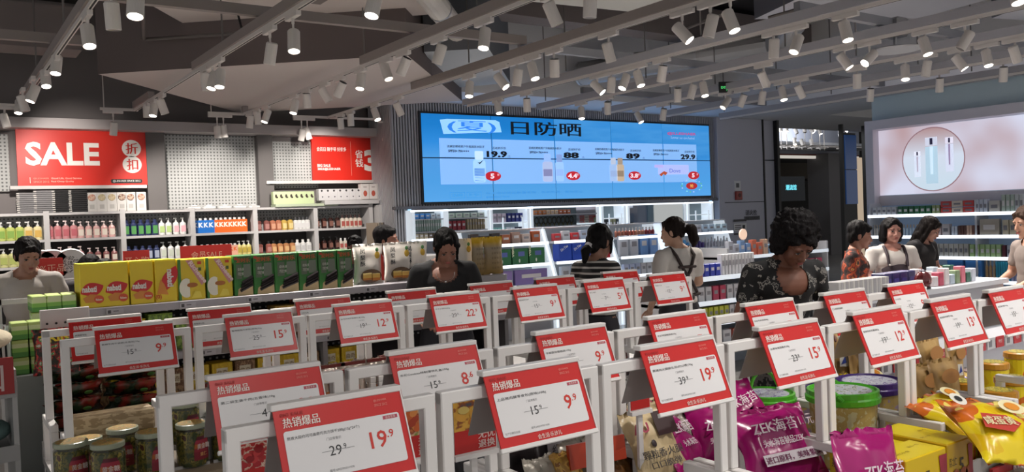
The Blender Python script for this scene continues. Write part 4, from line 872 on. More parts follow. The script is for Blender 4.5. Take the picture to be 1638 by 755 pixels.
# white pineapple cake bags
pcs = [(590, 'nearest to the green boxes'), (640, 'in the middle of the row'), (668, 'beside the bowed woman\'s hair'), (745, 'beyond the bowed woman\'s head')]
for k, (px, d) in enumerate(pcs):
    P = at('y', Y0+.08, px, 452); W = .215; H = .265
    o = pouch(W, H, .07, mat('dcd5cc', .45), 'pineapple_cake_bag', f'white pineapple cake bag with cake picture {d}', 'bag', (P.x, Y0+.08+.02*k, 1.185), seed=k, group='pineapple cake bags')
    for q, ch in enumerate('凤梨酥'): on_pouch(o, W, H, .07, ch, -.055, H*(.76-.155*q), .034, mat('2f3238'), bold=.01, lift=1)
    flat([(.0+.075*math.cos(t), .055+.045*math.sin(t)) for t in [2*PI*i/20 for i in range(20)]], -.042, mat('5b4536'), o, 'plate_picture')
    MB().box(-.06, .0, -.05, -.044, .03, .075).box(.005, .06, -.05, -.044, .025, .07).build('cake_picture', ramp_mat('cake', [(0, 'b8732e'), (.35, 'e0b65c'), (.8, 'ecd58c')]), o)
    MB().ell((.05, -.038, .19), (.018, .006, .024)).build('pineapple_picture', mat('d0a83a'), o); MB().ell((.05, -.038, .225), (.012, .005, .014)).build('pineapple_picture', mat('5a8f5a'), o)
    if k == 0: flat([(.08, .02), (.1, .02), (.1, .17), (.08, .2)], -.03, mat('c4382a'), o, 'red_strip')
# gold bags with transparent windows
for k, (px, d) in enumerate(((766, 'narrow'), (790, 'wide'))):
    P = at('y', Y0+.06, px, 448); W = (.1, .17)[k]; H = .27
    o = pouch(W, H, .07, ramp_mat('goldbag', [(0, 'a8884a'), (.7, '9d8f78'), (.86, 'd0a51c'), (1, 'dfb520')], kind='LINEAR'), 'gold_topped_bag', f'{d} snack bag with golden yellow top edge', 'bag', (P.x, Y0+.06, 1.185), seed=20+k)
    for q in range(5): txt('·'.join('金装锅巴'), o, 0, -.045, .04+.035*q, .016, mat('6b5a3c'), al='C', R=RF)
tag(MB().cbox(0, .3, 0, .1, 0, .08, .004).build('display_carton', mat('aaa6a8', .5), loc=(at('y', 4.96, 755, 460).x, 4.98, 1.105+.0)), 'grey carton front below the gold bags', 'carton')
# second shelf: yellow lidded boxes, green boxes, foil packs, tan packs
for k in range(9):
    x = .78+k*.145; c = [('c9a524', 'd9c23a'), ('c9a524', 'd9c23a'), ('5c7a2c', '86a63c'), ('5c7a2c', '86a63c'), ('5c7a2c', '86a63c'), ('6b3526', '8c4a30'), ('6b3526', '8c4a30'), ('9c7a3a', 'bf9a4a'), ('6b3526', '8c4a30')][k]
    o = MB().cbox(-.065, .065, 0, .15, 0, .17+.02*(k % 3), .003).build('snack_box', ramp_mat('sb'+c[0], [(0, c[0]), (.5, c[1]), (.75, '9a3a24' if k % 2 else 'e0c860')], nscale=4)); o.location = (x, 5.06, .905)
    MB().box(-.065, .065, -.001, .15, .17+.02*(k % 3), .174+.02*(k % 3)).build('lid', mat('d9c41e' if k < 2 else c[1]), o)
    tag(o, ['yellow', 'yellow', 'green', 'green', 'green', 'brown', 'brown', 'tan', 'brown'][k]+f' snack box on the gondola\'s second shelf, {["first", "second", "third", "fourth", "fifth", "sixth", "seventh", "eighth", "last"][k]} along', 'box', 'boxes on the second gondola shelf')
for k in range(7):
    x = 2.15+k*.17; o = pouch(.15, .17, .06, ramp_mat('redsn', [(0, '5a201a'), (.5, '8c2c20'), (.62, '4a2c1a'), (.75, 'a88a4c')], nscale=5), 'snack_pack', f'dark red snack pack hanging in shade on second shelf, {["first", "second", "third", "fourth", "fifth", "sixth", "last"][k]} along', 'pack', (x, 5.14, .905), seed=40+k, group='red packs on the second gondola shelf')
cook = ramp_mat('cookiebox', [(0, 'c7a21c'), (.46, 'd2b324'), (.6, 'dcc75a'), (.68, '8a6a3c')], nscale=5, kind='CONSTANT')
for k in range(12):
    x = .72+k*.135; H = .2
    o = MB().cbox(-.06, .06, 0, .14, 0, H, .003).build('cookie_box', cook if k % 3 else ramp_mat('nutbox', [(0, '6b4a30'), (.5, '9a7a58'), (.7, 'c7a21c')], nscale=8)); o.location = (x, 5.04, .60)
    flat([(-.035, .12), (.03, .12), (.03, .17), (-.035, .17)], -.002, mat('e0d8c0'), o, 'name_panel'); txt('曲奇', o, -.002, -.004, .128, .03, mat('7a5a20'), al='C', R=RF)
    flat([(.03*math.cos(t), .05+.025*math.sin(t)) for t in [2*PI*i/14 for i in range(14)]], -.002, mat('a87a3c'), o, 'cookie_picture')
    tag(o, f'{"yellow cookie" if k % 3 else "brown nut"} box on the third gondola shelf, {["first", "second", "third", "fourth", "fifth", "sixth", "seventh", "eighth", "ninth", "tenth", "eleventh", "last"][k]} along', 'box', 'boxes on the third gondola shelf')
# foil packs with red diamonds, in the rearmost row and third row bins
foil = mat('b5a79a', .22, .35, bump=.5, bscale=25)
fn_ = 0
for (px, py, y) in ((392, 590, 4.15), (420, 592, 4.1), (455, 588, 4.15), (490, 584, 4.15), (530, 575, 4.15), (563, 570, 4.15), (605, 568, 4.15), (625, 560, 4.2), (345, 600, 4.1), (480, 600, 3.95), (560, 600, 3.95)):
    P = at('y', y, px, py); W, H, D = .16, .2, .07; fn_ += 1
    o = pouch(W, H, D, foil, 'foil_snack_pack', f'shiny clear snack pack with red square label, {["under the 15.9 sign", "beside the dark box", "left of the tall post", "by the tall post", "under the 12.9 sign edge", "under the 12.9 sign middle", "behind the 8.6 sign corner", "behind the 22.9 sign post", "next to the tan boxes", "lying lower by the post", "lying lower under 12.9"][fn_-1]}', 'pack', (P.x, y, TRAYZ+.10), seed=60+fn_, group='foil snack packs', wr=.012)
    flat([(-.03, .12), (.03, .12), (.03, .055), (-.03, .055)][::-1], -D/2-.006, mat('b3201c'), o, 'label'); txt('福', o, 0, -D/2-.009, .07, .035, mat('d9a84a'), al='C', R=RF); MB().box(-.07, .07, -.012, .012, H-.018, H-.002).build('header', mat('6b2420', .4), o)
    MB().ell((.03, -.01, .045), (.03, .03, .02)).ell((-.035, -.01, .05), (.03, .03, .02)).build('contents', mat('b06f3c'), o)
def filler(bx, y, z, label, m, name='packed_goods'):
    pass
# --- tan bread boxes in the third row bins
for k, px in enumerate((340, 362)):
    P = at('y', 4.0, px, 600); o = MB().cbox(-.07, .07, -.05, .05, 0, .22, .003).build('bread_box', ramp_mat('bread', [(0, 'b09a3a'), (.35, 'a9885a'), (.7, '8c7050'), (.9, '6a5a48')])); o.location = (P.x, 3.92, TRAYZ); tag(o, 'tan box with bread picture under the 15.9 sign, '+['outer', 'inner'][k]+' one', 'box')
# ------------------------------------------------------------------ green boxes stacked at the gondola's end, white holed card
shf = thing('end_stand', 'low white stand under the stacked green boxes', 'stand', (.33, 5.0, 0)); MB().cbox(0, .29, 0, .5, 0, 1.02, .006).build('body', mat('8f9492', .5), shf)
MB().cbox(0, .17, -.2, 0, 0, .9, .006).build('step', mat('8f9492', .5), shf)
gbx = ramp_mat('lime', [(0, '4c8a3a'), (.3, '7cae4c'), (.55, 'c3cf9a'), (.8, 'a8bb6c')], kind='CONSTANT')
pos = [(95, 478, 5.25, 1.17), (110, 476, 5.25, 1.17), (125, 474, 5.25, 1.17), (103, 466, 5.3, 1.27), (118, 464, 5.3, 1.27), (72, 500, 5.05, 1.02), (86, 503, 5.0, 1.02), (78, 520, 4.9, .90), (92, 524, 4.85, .90)]
k = 0
for ix, iy, iz in ((0, 0, 0), (1, 0, 0), (2, 0, 0), (0, 0, 1), (1, 0, 1), (2, 0, 1), (0, 0, 2), (1, 0, 2), (2, 0, 2)):
    o = MB().cbox(-.034, .034, -.1, .1, 0, .082, .003).build('green_carton', gbx); o.location = (.47+ix*.074, 5.13, 1.02+iz*.084); o.rotation_euler.z = rnd.uniform(-.08, .08)
    MB().box(-.03, .03, -.102, -.1, .05, .076).build('lid_flap', mat('c9cda8'), o); k += 1
    tag(o, f'green and cream carton, {["bottom", "middle", "top"][iz]} of the {["outer", "centre", "inner"][ix]} pile beside the wafer boxes', 'carton', 'stacked green cartons')
for ix in range(2):
    for iz in range(3):
        o = MB().cbox(-.036, .036, -.06, .06, 0, .085, .003).build('green_carton', gbx); o.location = (.36+ix*.075, 4.88, .9+iz*.087); o.rotation_euler.z = rnd.uniform(-.1, .1)
        tag(o, f'small green carton in the lower {["outer", "inner"][ix]} pile, {["bottom", "middle", "top"][iz]} one', 'carton', 'lower green cartons')
P = at('y', 4.62, 105, 515)
hc = thing('holed_card', 'white standing card with black dots above the snack packs', 'card', (P.x-.1, 4.72, .98)); MB().cbox(0, .22, 0, .01, 0, .24, .003).build('card', mat('bdb8b6', .5), hc)
for a_ in range(5):
    for b_ in range(3): MB().lathe([(.006, 0), (.006, .002)], 8).build('dot', BLACK, hc, loc=(.03+.04*a_, -.001, .05+.06*b_), rot=(PI/2, 0, 0))
# hanging stacks of red and green snack packs
rk = ramp_mat('spicy', [(0, '10150f'), (.48, '1c2a17'), (.56, '7c1f1a'), (.64, '2c4a20'), (.72, '9c2a20'), (.78, '141812')], nscale=7, coord='Object', kind='LINEAR', rough=.25)
for c_, (px, y, n, z0) in enumerate(((120, 4.72, 9, .3), (212, 4.76, 9, .35))):
    x = at('y', y, px, 600).x
    for j in range(n):
        z = z0+j*.078; W, H, D = .26, .17, .07
        o = pouch(W, H, D, rk, 'spicy_snack_pack', f'dark red and green snack pack in the {["outer", "inner"][c_]} hanging stack, {["lowest", "second", "third", "fourth", "fifth", "sixth", "seventh", "eighth", "topmost"][j]}', 'pack', (x+rnd.uniform(-.012, .012), y-.1+.0*j, z), rot=(math.radians(-58), rnd.uniform(-.06, .06), rnd.uniform(-.15, .15)), seed=80+10*c_+j, group='hanging spicy snack packs', wr=.012, crimp=.12)
        o.rotation_euler.x = math.radians(58); o.location.y = y+.03
        m_ = MB(); m_.poly([(-.09, -.045), (.09, -.04), (.08, -.036), (-.08, -.036)], .03, .07).build('red_stripe', mat('8e2822', .35), o)
        txt('麻辣', o, -.03, -.048, .075, .035, mat('a34a3a'), al='C', R=RF, bold=.03); MB().ell((.06, -.036, .12), (.02, .006, .02)).build('green_badge', mat('3f6a2a'), o)
    r = thing('strip_hanger', f'thin steel rod of the {["outer", "inner"][c_]} hanging snack stack', 'rack', (x, y+.15, 0)); MB().rod((0, 0, 0), (0, 0, 1.1), .008).build('rod', STEEL, r)
o = pouch(.2, .22, .05, ramp_mat('fruity', [(0, '141a12'), (.45, '5a1c1a'), (.52, 'c43a3a'), (.58, '3a8a4a'), (.64, 'c9c0ba'), (.72, 'd8b42c')], nscale=6, kind='CONSTANT'), 'fruit_gummy_bag', 'colourful fruit bag with yellow letters behind the frame post', 'bag', (at('y', 4.5, 92, 545).x, 4.58, .92), seed=5)
on_pouch(o, .2, .22, .05, 'TRIKI', 0, .16, .04, mat('d9c02c'), w=.14, rot=.15, lift=1.1)
# ------------------------------------------------------------------ jars of gold wrapped sweets
goldc = ramp_mat('sweets', [(0, '1c2414'), (.42, '3f4a1e'), (.5, '8a7a2c'), (.56, '2c3a1c'), (.64, 'c9b24a'), (.68, '5a2a1c')], nscale=26, coord='Object', kind='LINEAR', rough=.25)
jarp = mat('a8b0a0', .08, trans=.85, alpha=.35)
def jar_proto():
    t = thing('sweet_jar', '', 'jar'); r, h = .062, .17
    MB().lathe([(r*.9, .004), (r*.96, .02), (r*.97, h*.8), (r*.85, h*.85)], 20).build('sweets', goldc, t)
    MB().lathe([(r*.95, 0), (r, .012), (r, h*.84), (r*.9, h*.9), (r*.9, h*.93)], 24, cap=False).build('jar_wall', jarp, t, smooth=True)
    l = MB().lathe([(r*.97, h*.92), (r*.99, h*.94), (r*.98, h*1.02), (r*.9, h*1.03)], 24).build('lid', mat('9aa08a', .3), t, smooth=False); MB().lathe([(r*.86, h*1.031), (r*.84, h*1.036)], 24).build('lid_print', ramp_mat('lidp', [(0, 'b08a3a'), (.5, 'c9a05a'), (.56, '6a8a4a'), (.62, 'b5664a')], nscale=5), l)
    pts = [(-.04+.0*i, 0) for i in range(0)]
    mb = MB(); n = 8; vs = []
    for j, z in enumerate((.03, .06, .10, .125)):
        for i in range(n+1):
            a = -PI/2+(-.62+1.24*i/n)*(1, 1, .9, .6)[j]; vs.append((r*1.015*math.cos(a), r*1.015*math.sin(a), z))
    fs = [(j*(n+1)+i, j*(n+1)+i+1, (j+1)*(n+1)+i+1, (j+1)*(n+1)+i) for j in range(3) for i in range(n)]
    mb.add(vs, fs); mb.build('label', ramp_mat('jarlab', [(0, '7c2430'), (.35, '8e2c38'), (.5, 'b0622c'), (.68, '9c3040'), (.85, '5a1c28')], kind='CONSTANT'), t)
    txt('黄金糖', t, 0, -r*1.03, .075, .022, mat('d9c8c4'), al='C', R=RF, bold=.03, w=.06); txt('果仁', t, 0, -r*1.03, .045, .016, mat('d9a86a'), al='C', R=RF, bold=.03)
    return freeze(t)
JP = jar_proto(); first = True; jd = ['outermost behind', 'front, nearest the frame post', 'third along, behind', 'second in the front', 'behind the tall frame', 'upper layer behind the tall frame', 'under the tall frame bar', 'last by the sign', 'back corner']
for k, (x, y, z) in enumerate(((.42, 3.62, .62), (.53, 3.50, .62), (.62, 3.72, .62), (.70, 3.56, .62), (.86, 3.60, .62), (.87, 3.75, .68), (1.0, 3.6, .62), (1.02, 3.75, .62), (.5, 3.82, .58))):
    o = JP if first else dup(JP); first = False; o.location = (x, y, z); o.rotation_euler.z = rnd.uniform(-.3, .5)
    o['label'] = f'clear jar of gold wrapped sweets with red label, {jd[k]}'; o['group'] = 'jars of wrapped sweets'
tag(MB().box(.40, 1.1, 3.46, 3.9, TRAYZ+.002, .618).build('riser', mat('8a7a66')), 'board the sweet jars stand on', 'board')
for k in range(2):
    o = MB().cbox(-.17, .17, -.05, .05, 0, .1, .01).build('wafer_carton', ramp_mat('cream', [(0, '9a8566'), (.5, 'c3ae8c'), (.7, 'a08c6c')], nscale=6)); o.location = (.62, 3.98, .62+.1*k); tag(o, f'cream long snack carton behind the jars, {["lower", "upper"][k]}', 'carton')
# ------------------------------------------------------------------ towels and bins at the picture's edge
tb_ = thing('towel_bin', 'grey three-tier towel bin with a red discount board at picture edge', 'bin', (-.14, 4.3, 0))
for z in (.35, .62, .9): MB().box(-.1, .44, 0, .5, z-.02, z).box(-.1, .44, -.01, 0, z-.02, z+.05).build('tier', mat('9a9a99', .5), tb_)
for x in (-.1, .42): MB().box(x, x+.02, 0, .5, 0, 1.0).build('side_panel', mat('a5a5a4', .5), tb_)
bd = MB().box(.12, .43, -.02, -.01, .90, 1.06).build('board', mat('9c2a2a', .5), tb_); txt('扣', bd, .33, -.022, .91, .13, mat('cdb9b6'), al='C', R=RF)
for k, (x, z, c) in enumerate(((.1, 1.07, 'c9bda4'), (.32, 1.12, 'c9bda4'), (.25, .96, 'bcc4c2'), (.05, .96, 'bcc4c2'), (.3, .70, '7e9a96'), (.1, .7, '7e9a96'), (.3, .42, '8aa09c'))):
    o = MB().ell((0, 0, 0), (.13, .17, .055), n=16, m=10).build('rolled_towel', mat(c, .95, bump=.5, bscale=40), smooth=True); o.location = (-.14+x, 4.55, z if z > .9 else z); tag(o, f'{["cream", "cream", "pale grey", "pale grey", "grey green", "grey green", "grey green"][k]} rolled towel, {["outer on top", "inner on top", "inner under cream ones", "outer under cream ones", "inner middle tier", "outer middle tier", "lowest tier"][k]}', 'towel', 'rolled towels in the bin')
bs_ = thing('glass_case', 'pale framed glass case with green tinted papers by the towels', 'case', (.02, 5.75, 0))
for x in (0, .3, .62): MB().box(x, x+.025, 0, .025, 0, 1.22).build('post', SHW, bs_)
MB().box(0, .645, 0, .025, 1.19, 1.22).build('rail', SHW, bs_); MB().box(0, .3, .03, .3, .1, 1.1).build('body', mat('a8a29e', .5), bs_)
for k in range(7):
    o = MB().box(0, .012, 0, .2, 0, .3).build('file_sheet', mat(['b9c4bd', '9fb5ac', 'c9c9c6'][k % 3], .5)); o.location = (.17+.022*k, 4.75, .92-.01*k); o.rotation_euler.x = -.25; tag(o, f'pale green upright card sleeve beside towel bin, number {["one", "two", "three", "four", "five", "six", "seven"][k]} from it', 'card', 'upright card sleeves')
# low middle shelving behind the boy: red boards and round white packs
md = thing('middle_shelving', 'low white shelving behind the boy with red boards', 'shelving', (.6, 8.9, 0)); MB().cbox(0, 4.6, 0, .5, 0, 1.18, .01).build('body', mat('a8a4a2', .5), md)
for k, px in enumerate((70, 88, 118)):
    P = at('y', 8.8, px, 440); o = MB().lathe([(.14, 0), (.15, .02), (.14, .05)], 24).build('round_pack', mat('b9b8b6', .5)); o.location = (P.x, 8.98, 1.31); o.rotation_euler.x = PI/2; tag(o, f'round-topped white pack with dark wreath print, {["by the boy", "middle", "beside the white bag"][k]}', 'pack')
    MB().lathe([(.08, .051), (.078, .054)], 20).build('wreath_picture', ramp_mat('wr', [(0, 'b9b8b6'), (.5, '4a4a4a'), (.6, 'b9b8b6')], nscale=9), o)
for k, (a, b_, z, s) in enumerate(((46, 101, 1.22, '100%正品'), (198, 240, 1.25, '开心购'), (290, 372, 1.27, '会员SALE'))):
    x0 = at('y', 8.85, a, 420).x; x1 = at('y', 8.85, b_, 420).x; o = MB().box(0, x1-x0, 0, .02, 0, .16).build('promo_board', mat('b8281e', .5)); o.location = (x0, 8.86, z); tag(o, f'red promotion board {["beside the boy", "above the yellow wafer boxes", "over the first green boxes"][k]} behind', 'sign'); txt(s, o, (x1-x0)/2, -.004, .03, .07, mat('d9a890'), al='C', R=RF)
    MB().box(.02, .04, 0, .02, 1.18-z, 0).build('post', SHW, o)
for k in range(9):
    P = at('y', 8.9, 212+k*8, 415); o = MB().cbox(-.03, .03, -.03, .03, 0, .13, .004).build('cosmetic_box', mat(['c9c6c2', 'bdbab6', 'a9b5b0', '3f8f8a', 'cfc8c0'][k % 5], .5)); o.location = (P.x, 9.0, 1.18); tag(o, 'small pale cosmetic box on low shelving behind the wafers', 'box', 'cosmetic boxes behind the wafers')
# ================================================================== GOODS IN THE FRONT AND SECOND ROW BINS
def P_(z, px, py): return at('z', z, px, py)
ZB = TRAYZ+.002
# purple seaweed bags
ZP = ramp_mat('zek', [(0, '7c0f52'), (.5, '9c1466'), (1, 'ab1a72')], nscale=3, kind='LINEAR', rough=.22, coord='Object')
def zek(px, py, z, W, H, rot, seed, label, full=True):
    p = P_(z, px, py); D = .1
    o = pouch(W, H, D, ZP, 'seaweed_bag', label, 'bag', p, rot=rot, seed=seed, group='magenta seaweed bags', wr=.016, crimp=.12)
    L = -D/2*1.1-.003
    if full:
        txt('ZEK海苔', o, -W*.36, L, H*.60, H*.17, mat('e0cfd8', .4), w=W*.56, R=RF, bold=.06); txt('1.1元', o, W*.24, L, H*.62, H*.14, mat('e0cfd8'), w=W*.18, R=RF, bold=.05)
        txt('头水海苔制品ZEK', o, -W*.30, L, H*.43, H*.10, mat('e0cfd8'), w=W*.52, R=RF, bold=.03)
        m = MB(); m.box(-W*.36, W*.40, L, L+.002, H*.2, H*.34).build('white_band', mat('cfc6cc', .4), o); txt('进口原料，美味紫菜', o, 0, L-.002, H*.22, H*.09, mat('6b1048'), al='C', w=W*.7, R=RF, bold=.04)
    else:
        txt('ZEK海苔', o, -W*.3, L, H*.5, H*.18, mat('e0cfd8'), w=W*.6, R=RF, bold=.05); txt('头水海苔', o, -W*.28, L, H*.3, H*.1, mat('e0cfd8'), w=W*.4, R=RF, bold=.03)
    return o
R_ = math.radians
zek(1268, 770, .64, .36, .27, (R_(-32), 0, R_(-8)), 3, 'large magenta seaweed bag with bold white lettering in front')
z_ = zek(1345, 735, .66, .30, .31, (R_(-14), R_(4), R_(-6)), 4, 'magenta seaweed bag with a rolled edge beside yellow boxes', False); z_.location = (2.39, 1.50, .565)
zek(1210, 700, .68, .26, .24, (R_(-40), R_(-14), R_(-10)), 7, 'magenta seaweed bag poking up behind the large one', False)
zek(1115, 755, .66, .26, .26, (R_(-42), R_(6), R_(20)), 9, 'magenta seaweed bag with two white letters showing beside the sausage bags', False)
zek(1135, 700, .66, .25, .22, (R_(-50), R_(-12), R_(-14)), 11, 'magenta seaweed bag leaning on the frame post', False)
zek(1160, 745, .62, .22, .24, (R_(-30), 0, R_(-20)), 12, 'magenta seaweed bag low between the two frame posts', False)
# sausage bags: cream with brown label
SB = ramp_mat('sausage', [(0, 'b3946a'), (.4, 'cbb88e'), (.6, 'bda27a')], nscale=3, kind='LINEAR', coord='Object', rough=.35)
for k, (px, py, z, rx, rz, d) in enumerate(((1065, 762, .68, -30, -10, 'front one with black print'), (1062, 712, .70, -62, 8, 'flat one behind the front bag'), (1040, 688, .68, -62, 30, 'by the post'), (1105, 705, .68, -60, 10, 'next to the magenta bag'), (1085, 690, .66, -66, -10, 'rear middle'), (1130, 690, .66, -64, -6, 'under the 39.9 sign'), (1015, 690, .66, -60, 20, 'small end showing past the post'), (1010, 730, .62, -50, 0, 'in the shade behind the post'))):
    p = P_(z, px, py); W, H, D = .2, .24, .07
    o = pouch(W, H, D, SB, 'sausage_bag', f'cream sausage bag with dark brown label, {d}', 'bag', p, rot=(R_(rx), R_(rnd.uniform(-8, 8)), R_(rz)), seed=30+k, group='cream sausage bags', wr=.014)
    L = -D/2*1.1-.004
    MB().poly([(.01, L), (.09, L), (.09, L+.003), (.01, L+.003)], .13, .215).build('dark_label', mat('33191a', .35), o)
    txt('AU', o, -.05, L, .15, .035, mat('9c2444'), al='C', R=RF, bold=.04); txt('颗粒香火腿', o, 0, L, .06, .03, mat('2b2320'), al='C', w=.16, R=RF, bold=.03); txt('口口脆弹', o, 0, L, .025, .025, mat('2b2320'), al='C', w=.12, R=RF, bold=.03)
    MB().ell((-.02, L+.002, .11), (.01, .003, .013)).build('mark', mat('2f2226'), o)
# cream wrapped bread behind
CR_ = ramp_mat('crbread', [(0, 'a8905e'), (.45, 'cbb98a'), (.6, 'b8a070')], nscale=9, kind='LINEAR', rough=.25, coord='Object')
for k, (px, py) in enumerate(((1210, 690), (1245, 682), (1280, 672), (1320, 664), (1360, 655))):
    p = P_(.64, px, py); o = pouch(.22, .2, .1, CR_, 'bread_pack', f'clear wrapped pale bread roll pack behind the magenta bags, {["first from the post", "second", "third", "fourth", "nearest the green tub"][k]}', 'bread', p, rot=(R_(-65), 0, R_(-15+6*k)), seed=50+k, group='wrapped bread packs', wr=.014)
    MB().ell((-.04, -.04, .1), (.05, .02, .07)).ell((.05, -.04, .1), (.05, .02, .07)).build('bread_roll', mat('bfa265', .5), o)
# yellow nut cartons
def ycarton(x, y, z, W, D, H, rz, label, shade='d6b513'):
    o = MB().cbox(0, W, 0, D, 0, H, .003).build('nut_carton', mat(shade, .35)); o.location = (x, y, z-H)
    MB().box(0.004, W-.004, 0.004, D-.004, H, H+.001).build('top_face', mat('dbc616', .35), o)
    txt('果仁小食', o, W*.1, D*.35, H+.002, .014, mat('8c6f14'), w=W*.35); txt('每日一包', o, W*.6, D*.55, H+.002, .014, mat('8c6f14'), w=W*.25)
    txt('荔之仁', o, W*.04, -.002, H*.6, .03, mat('3c3020'), R=RF, w=W*.3); txt('5', o, W*.45, -.002, H*.45, .05, mat('4a3a20'), R=RF, bold=.02)
    for cx in (.3, .62, .85): flat([(W*cx+.026*math.cos(t), H*.4+.026*math.sin(t)) for t in [2*PI*i/18 for i in range(18)]], -.0022, mat('a3542c'), o, 'nut_picture')
    flat([(W*.9, 0), (W, 0), (W, H*.9), (W*.8, H*.9)], -.0025, mat('9c3040'), o, 'red_corner')
    for q in range(3): flat([(0, 0), (0, 0.001), (0, 0)], 0, mat(shade, .35), o, 'x') if False else None
    m = MB(); m.add([(-.0015, D*.25, H*.35), (-.0015, D*.6, H*.35), (-.0015, D*.6, H*.75), (-.0015, D*.25, H*.75)], [(3, 2, 1, 0)]); m.build('side_print', mat('b8602c'), o); txt('荔之仁', o, -.002, D*.92, H*.62, .03, mat('3c3020'), R=Matrix(((0, 0, -1), (-1, 0, 0), (0, 1, 0))), w=D*.6)
    return tag(o, label, 'carton')
ycarton(2.54, 1.50, .755, .245, .13, .19, 0, 'yellow nut carton in front, its front face printed with nuts')
ycarton(2.795, 1.50, .76, .16, .27, .195, 0, 'yellow nut carton set beside the yolk snack bags', 'c7a016')
ycarton(2.54, 1.64, .745, .245, .14, .17, 0, 'yellow nut carton behind the front one', 'cdb015')
# tubs with lids and handles
def tub(p, r, h, lidc, bodyc, label, name_txt, handle, hz=0, tilt=0):
    t = thing('popcorn_tub', label, 'tub', p, rz=hz)
    MB().lathe([(r*.8, 0), (r*.84, .01), (r*.95, h*.85)], 28).build('body', ramp_mat('tub'+bodyc, [(0, bodyc), (.45, 'b8a060'), (.62, bodyc)], nscale=6), t, smooth=False)
    MB().lathe([(r*.96, h*.80), (r*1.04, h*.82), (r*1.05, h*.88), (r*1.0, h*.9), (r*1.0, h*.96), (r*.93, h*.97), (r*.9, h*.94)], 32).build('lid', mat(lidc, .3), t)
    MB().lathe([(r*.8, h*.945), (r*.79, h*.95)], 28).build('lid_label', ramp_mat('tl'+lidc, [(0, 'b9bcc8'), (.5, 'd0d0d4'), (.55, '6a7a5a' if lidc[0] == '4' else '6a5a9c'), (.62, 'c9c9c4')], nscale=8), t)
    txt(name_txt, t, 0, -r*.93-.003, h*.55, .028, mat('2b3326'), al='C', R=RF, bold=.05, w=r*.9); txt('焦糖味爆米花', t, 0, -r*.9-.003, h*.4, .022, mat('2b3326'), al='C', R=RF, bold=.03, w=r*.8)
    MB().box(-r*.5, r*.5, -r*.91, -r*.89, h*.1, h*.3).build('picture', mat('b0853c'), t)
    if handle:
        pts = [Vector((r*1.05*math.cos(a), -.0+ .55*r*math.sin(a)*math.cos(handle)-0, h*.88+r*.9*math.sin(a)*math.sin(handle)+.004)) for a in [PI*i/12 for i in range(13)]]
        MB().path(pts, .008).build('handle', mat(lidc, .3), t)
    return t
tub(Vector((2.94, 1.99, ZB)), .135, .31, '4fae2a', 'c9c39a', 'lime green lidded popcorn tub with handle under the 12.9 sign', 'ARMERS', .5, hz=.6)
tub(Vector((2.86, 2.30, ZB)), .12, .26, '52b02c', 'c9c39a', 'lime green lidded tub behind the 15.9 sign with raised handle', 'ARMERS', 1.3, hz=.2)
tub(Vector((3.23, 2.06, ZB)), .135, .295, '3c2468', '9c8aa0', 'purple lidded popcorn tub beside the near green tub', 'MOVIE', .0, hz=.5)
tub(Vector((3.24, 2.36, ZB)), .125, .27, '3f276c', '9c8aa0', 'purple lidded popcorn tub behind the near green tub', 'MOVIE', .0, hz=.4)
# yolk snack bags
YB = ramp_mat('yolk', [(0, 'd9b214'), (.42, 'e0c61c'), (.5, 'c9661c'), (.56, 'e2cf6a'), (.62, 'd8b818'), (.72, 'b52e20')], nscale=3.2, kind='CONSTANT', coord='Object', rough=.25)
for k, (px, py, z, W, H, rx, rz, d) in enumerate(((1650, 742, .72, .33, .3, -60, -20, 'large front one with a cartoon-like egg swirl'), (1580, 692, .72, .3, .26, -68, 10, 'flat one on the top of the heap'), (1562, 740, .60, .2, .24, -45, -10, 'lower one beside the nut carton'), (1415, 640, .66, .22, .2, -60, 0, 'seen through the low frame'), (1625, 735, .62, .26, .26, -50, -30, 'by the picture edge'))):
    p = P_(z, px, py); D = .1; o = pouch(W, H, D, YB, 'egg_yolk_snack_bag', 'yellow and orange egg yolk snack bag, '+d.replace('cartoon-like egg', 'egg'), 'bag', p, rot=(R_(rx), R_(rnd.uniform(-8, 8)), R_(rz)), seed=70+k, group='yellow egg yolk snack bags', wr=.016)
    L = -D/2*1.1-.004
    flat([(.06+.05*math.cos(t), H*.7+.035*math.sin(t)) for t in [2*PI*i/18 for i in range(18)]], L, mat('e6dcae'), o, 'egg_white'); flat([(.06+.03*math.cos(t), H*.7+.02*math.sin(t)) for t in [2*PI*i/18 for i in range(18)]], L-.002, mat('d98a1e'), o, 'yolk')
    flat([(-W*.4, H*.35), (-W*.1, H*.28), (W*.1, H*.42), (0, H*.55), (-W*.3, H*.58)], L, mat('b83220'), o, 'red_patch'); txt('咸蛋黄', o, -W*.16, L-.003, H*.38, H*.14, mat('e6dcae'), al='C', R=RF, bold=.05, w=W*.38)
    flat([(W*.0, H*.1), (W*.4, H*.14), (W*.38, H*.42), (W*.12, H*.38)], L, mat('c26a1c'), o, 'chips_picture')
    if k == 0: flat([(-W*.42+.03*math.cos(t), H*.8+.03*math.sin(t)) for t in [2*PI*i/16 for i in range(16)]], L, mat('dcd8cc'), o, 'eye_spot'); flat([(-W*.42+.014*math.cos(t), H*.8+.014*math.sin(t)) for t in [2*PI*i/16 for i in range(16)]], L-.002, BLACK, o, 'eye_spot'); txt('蛋仔', o, W*.1, L-.003, H*.02, .05, BLACK, R=RF, bold=.03)
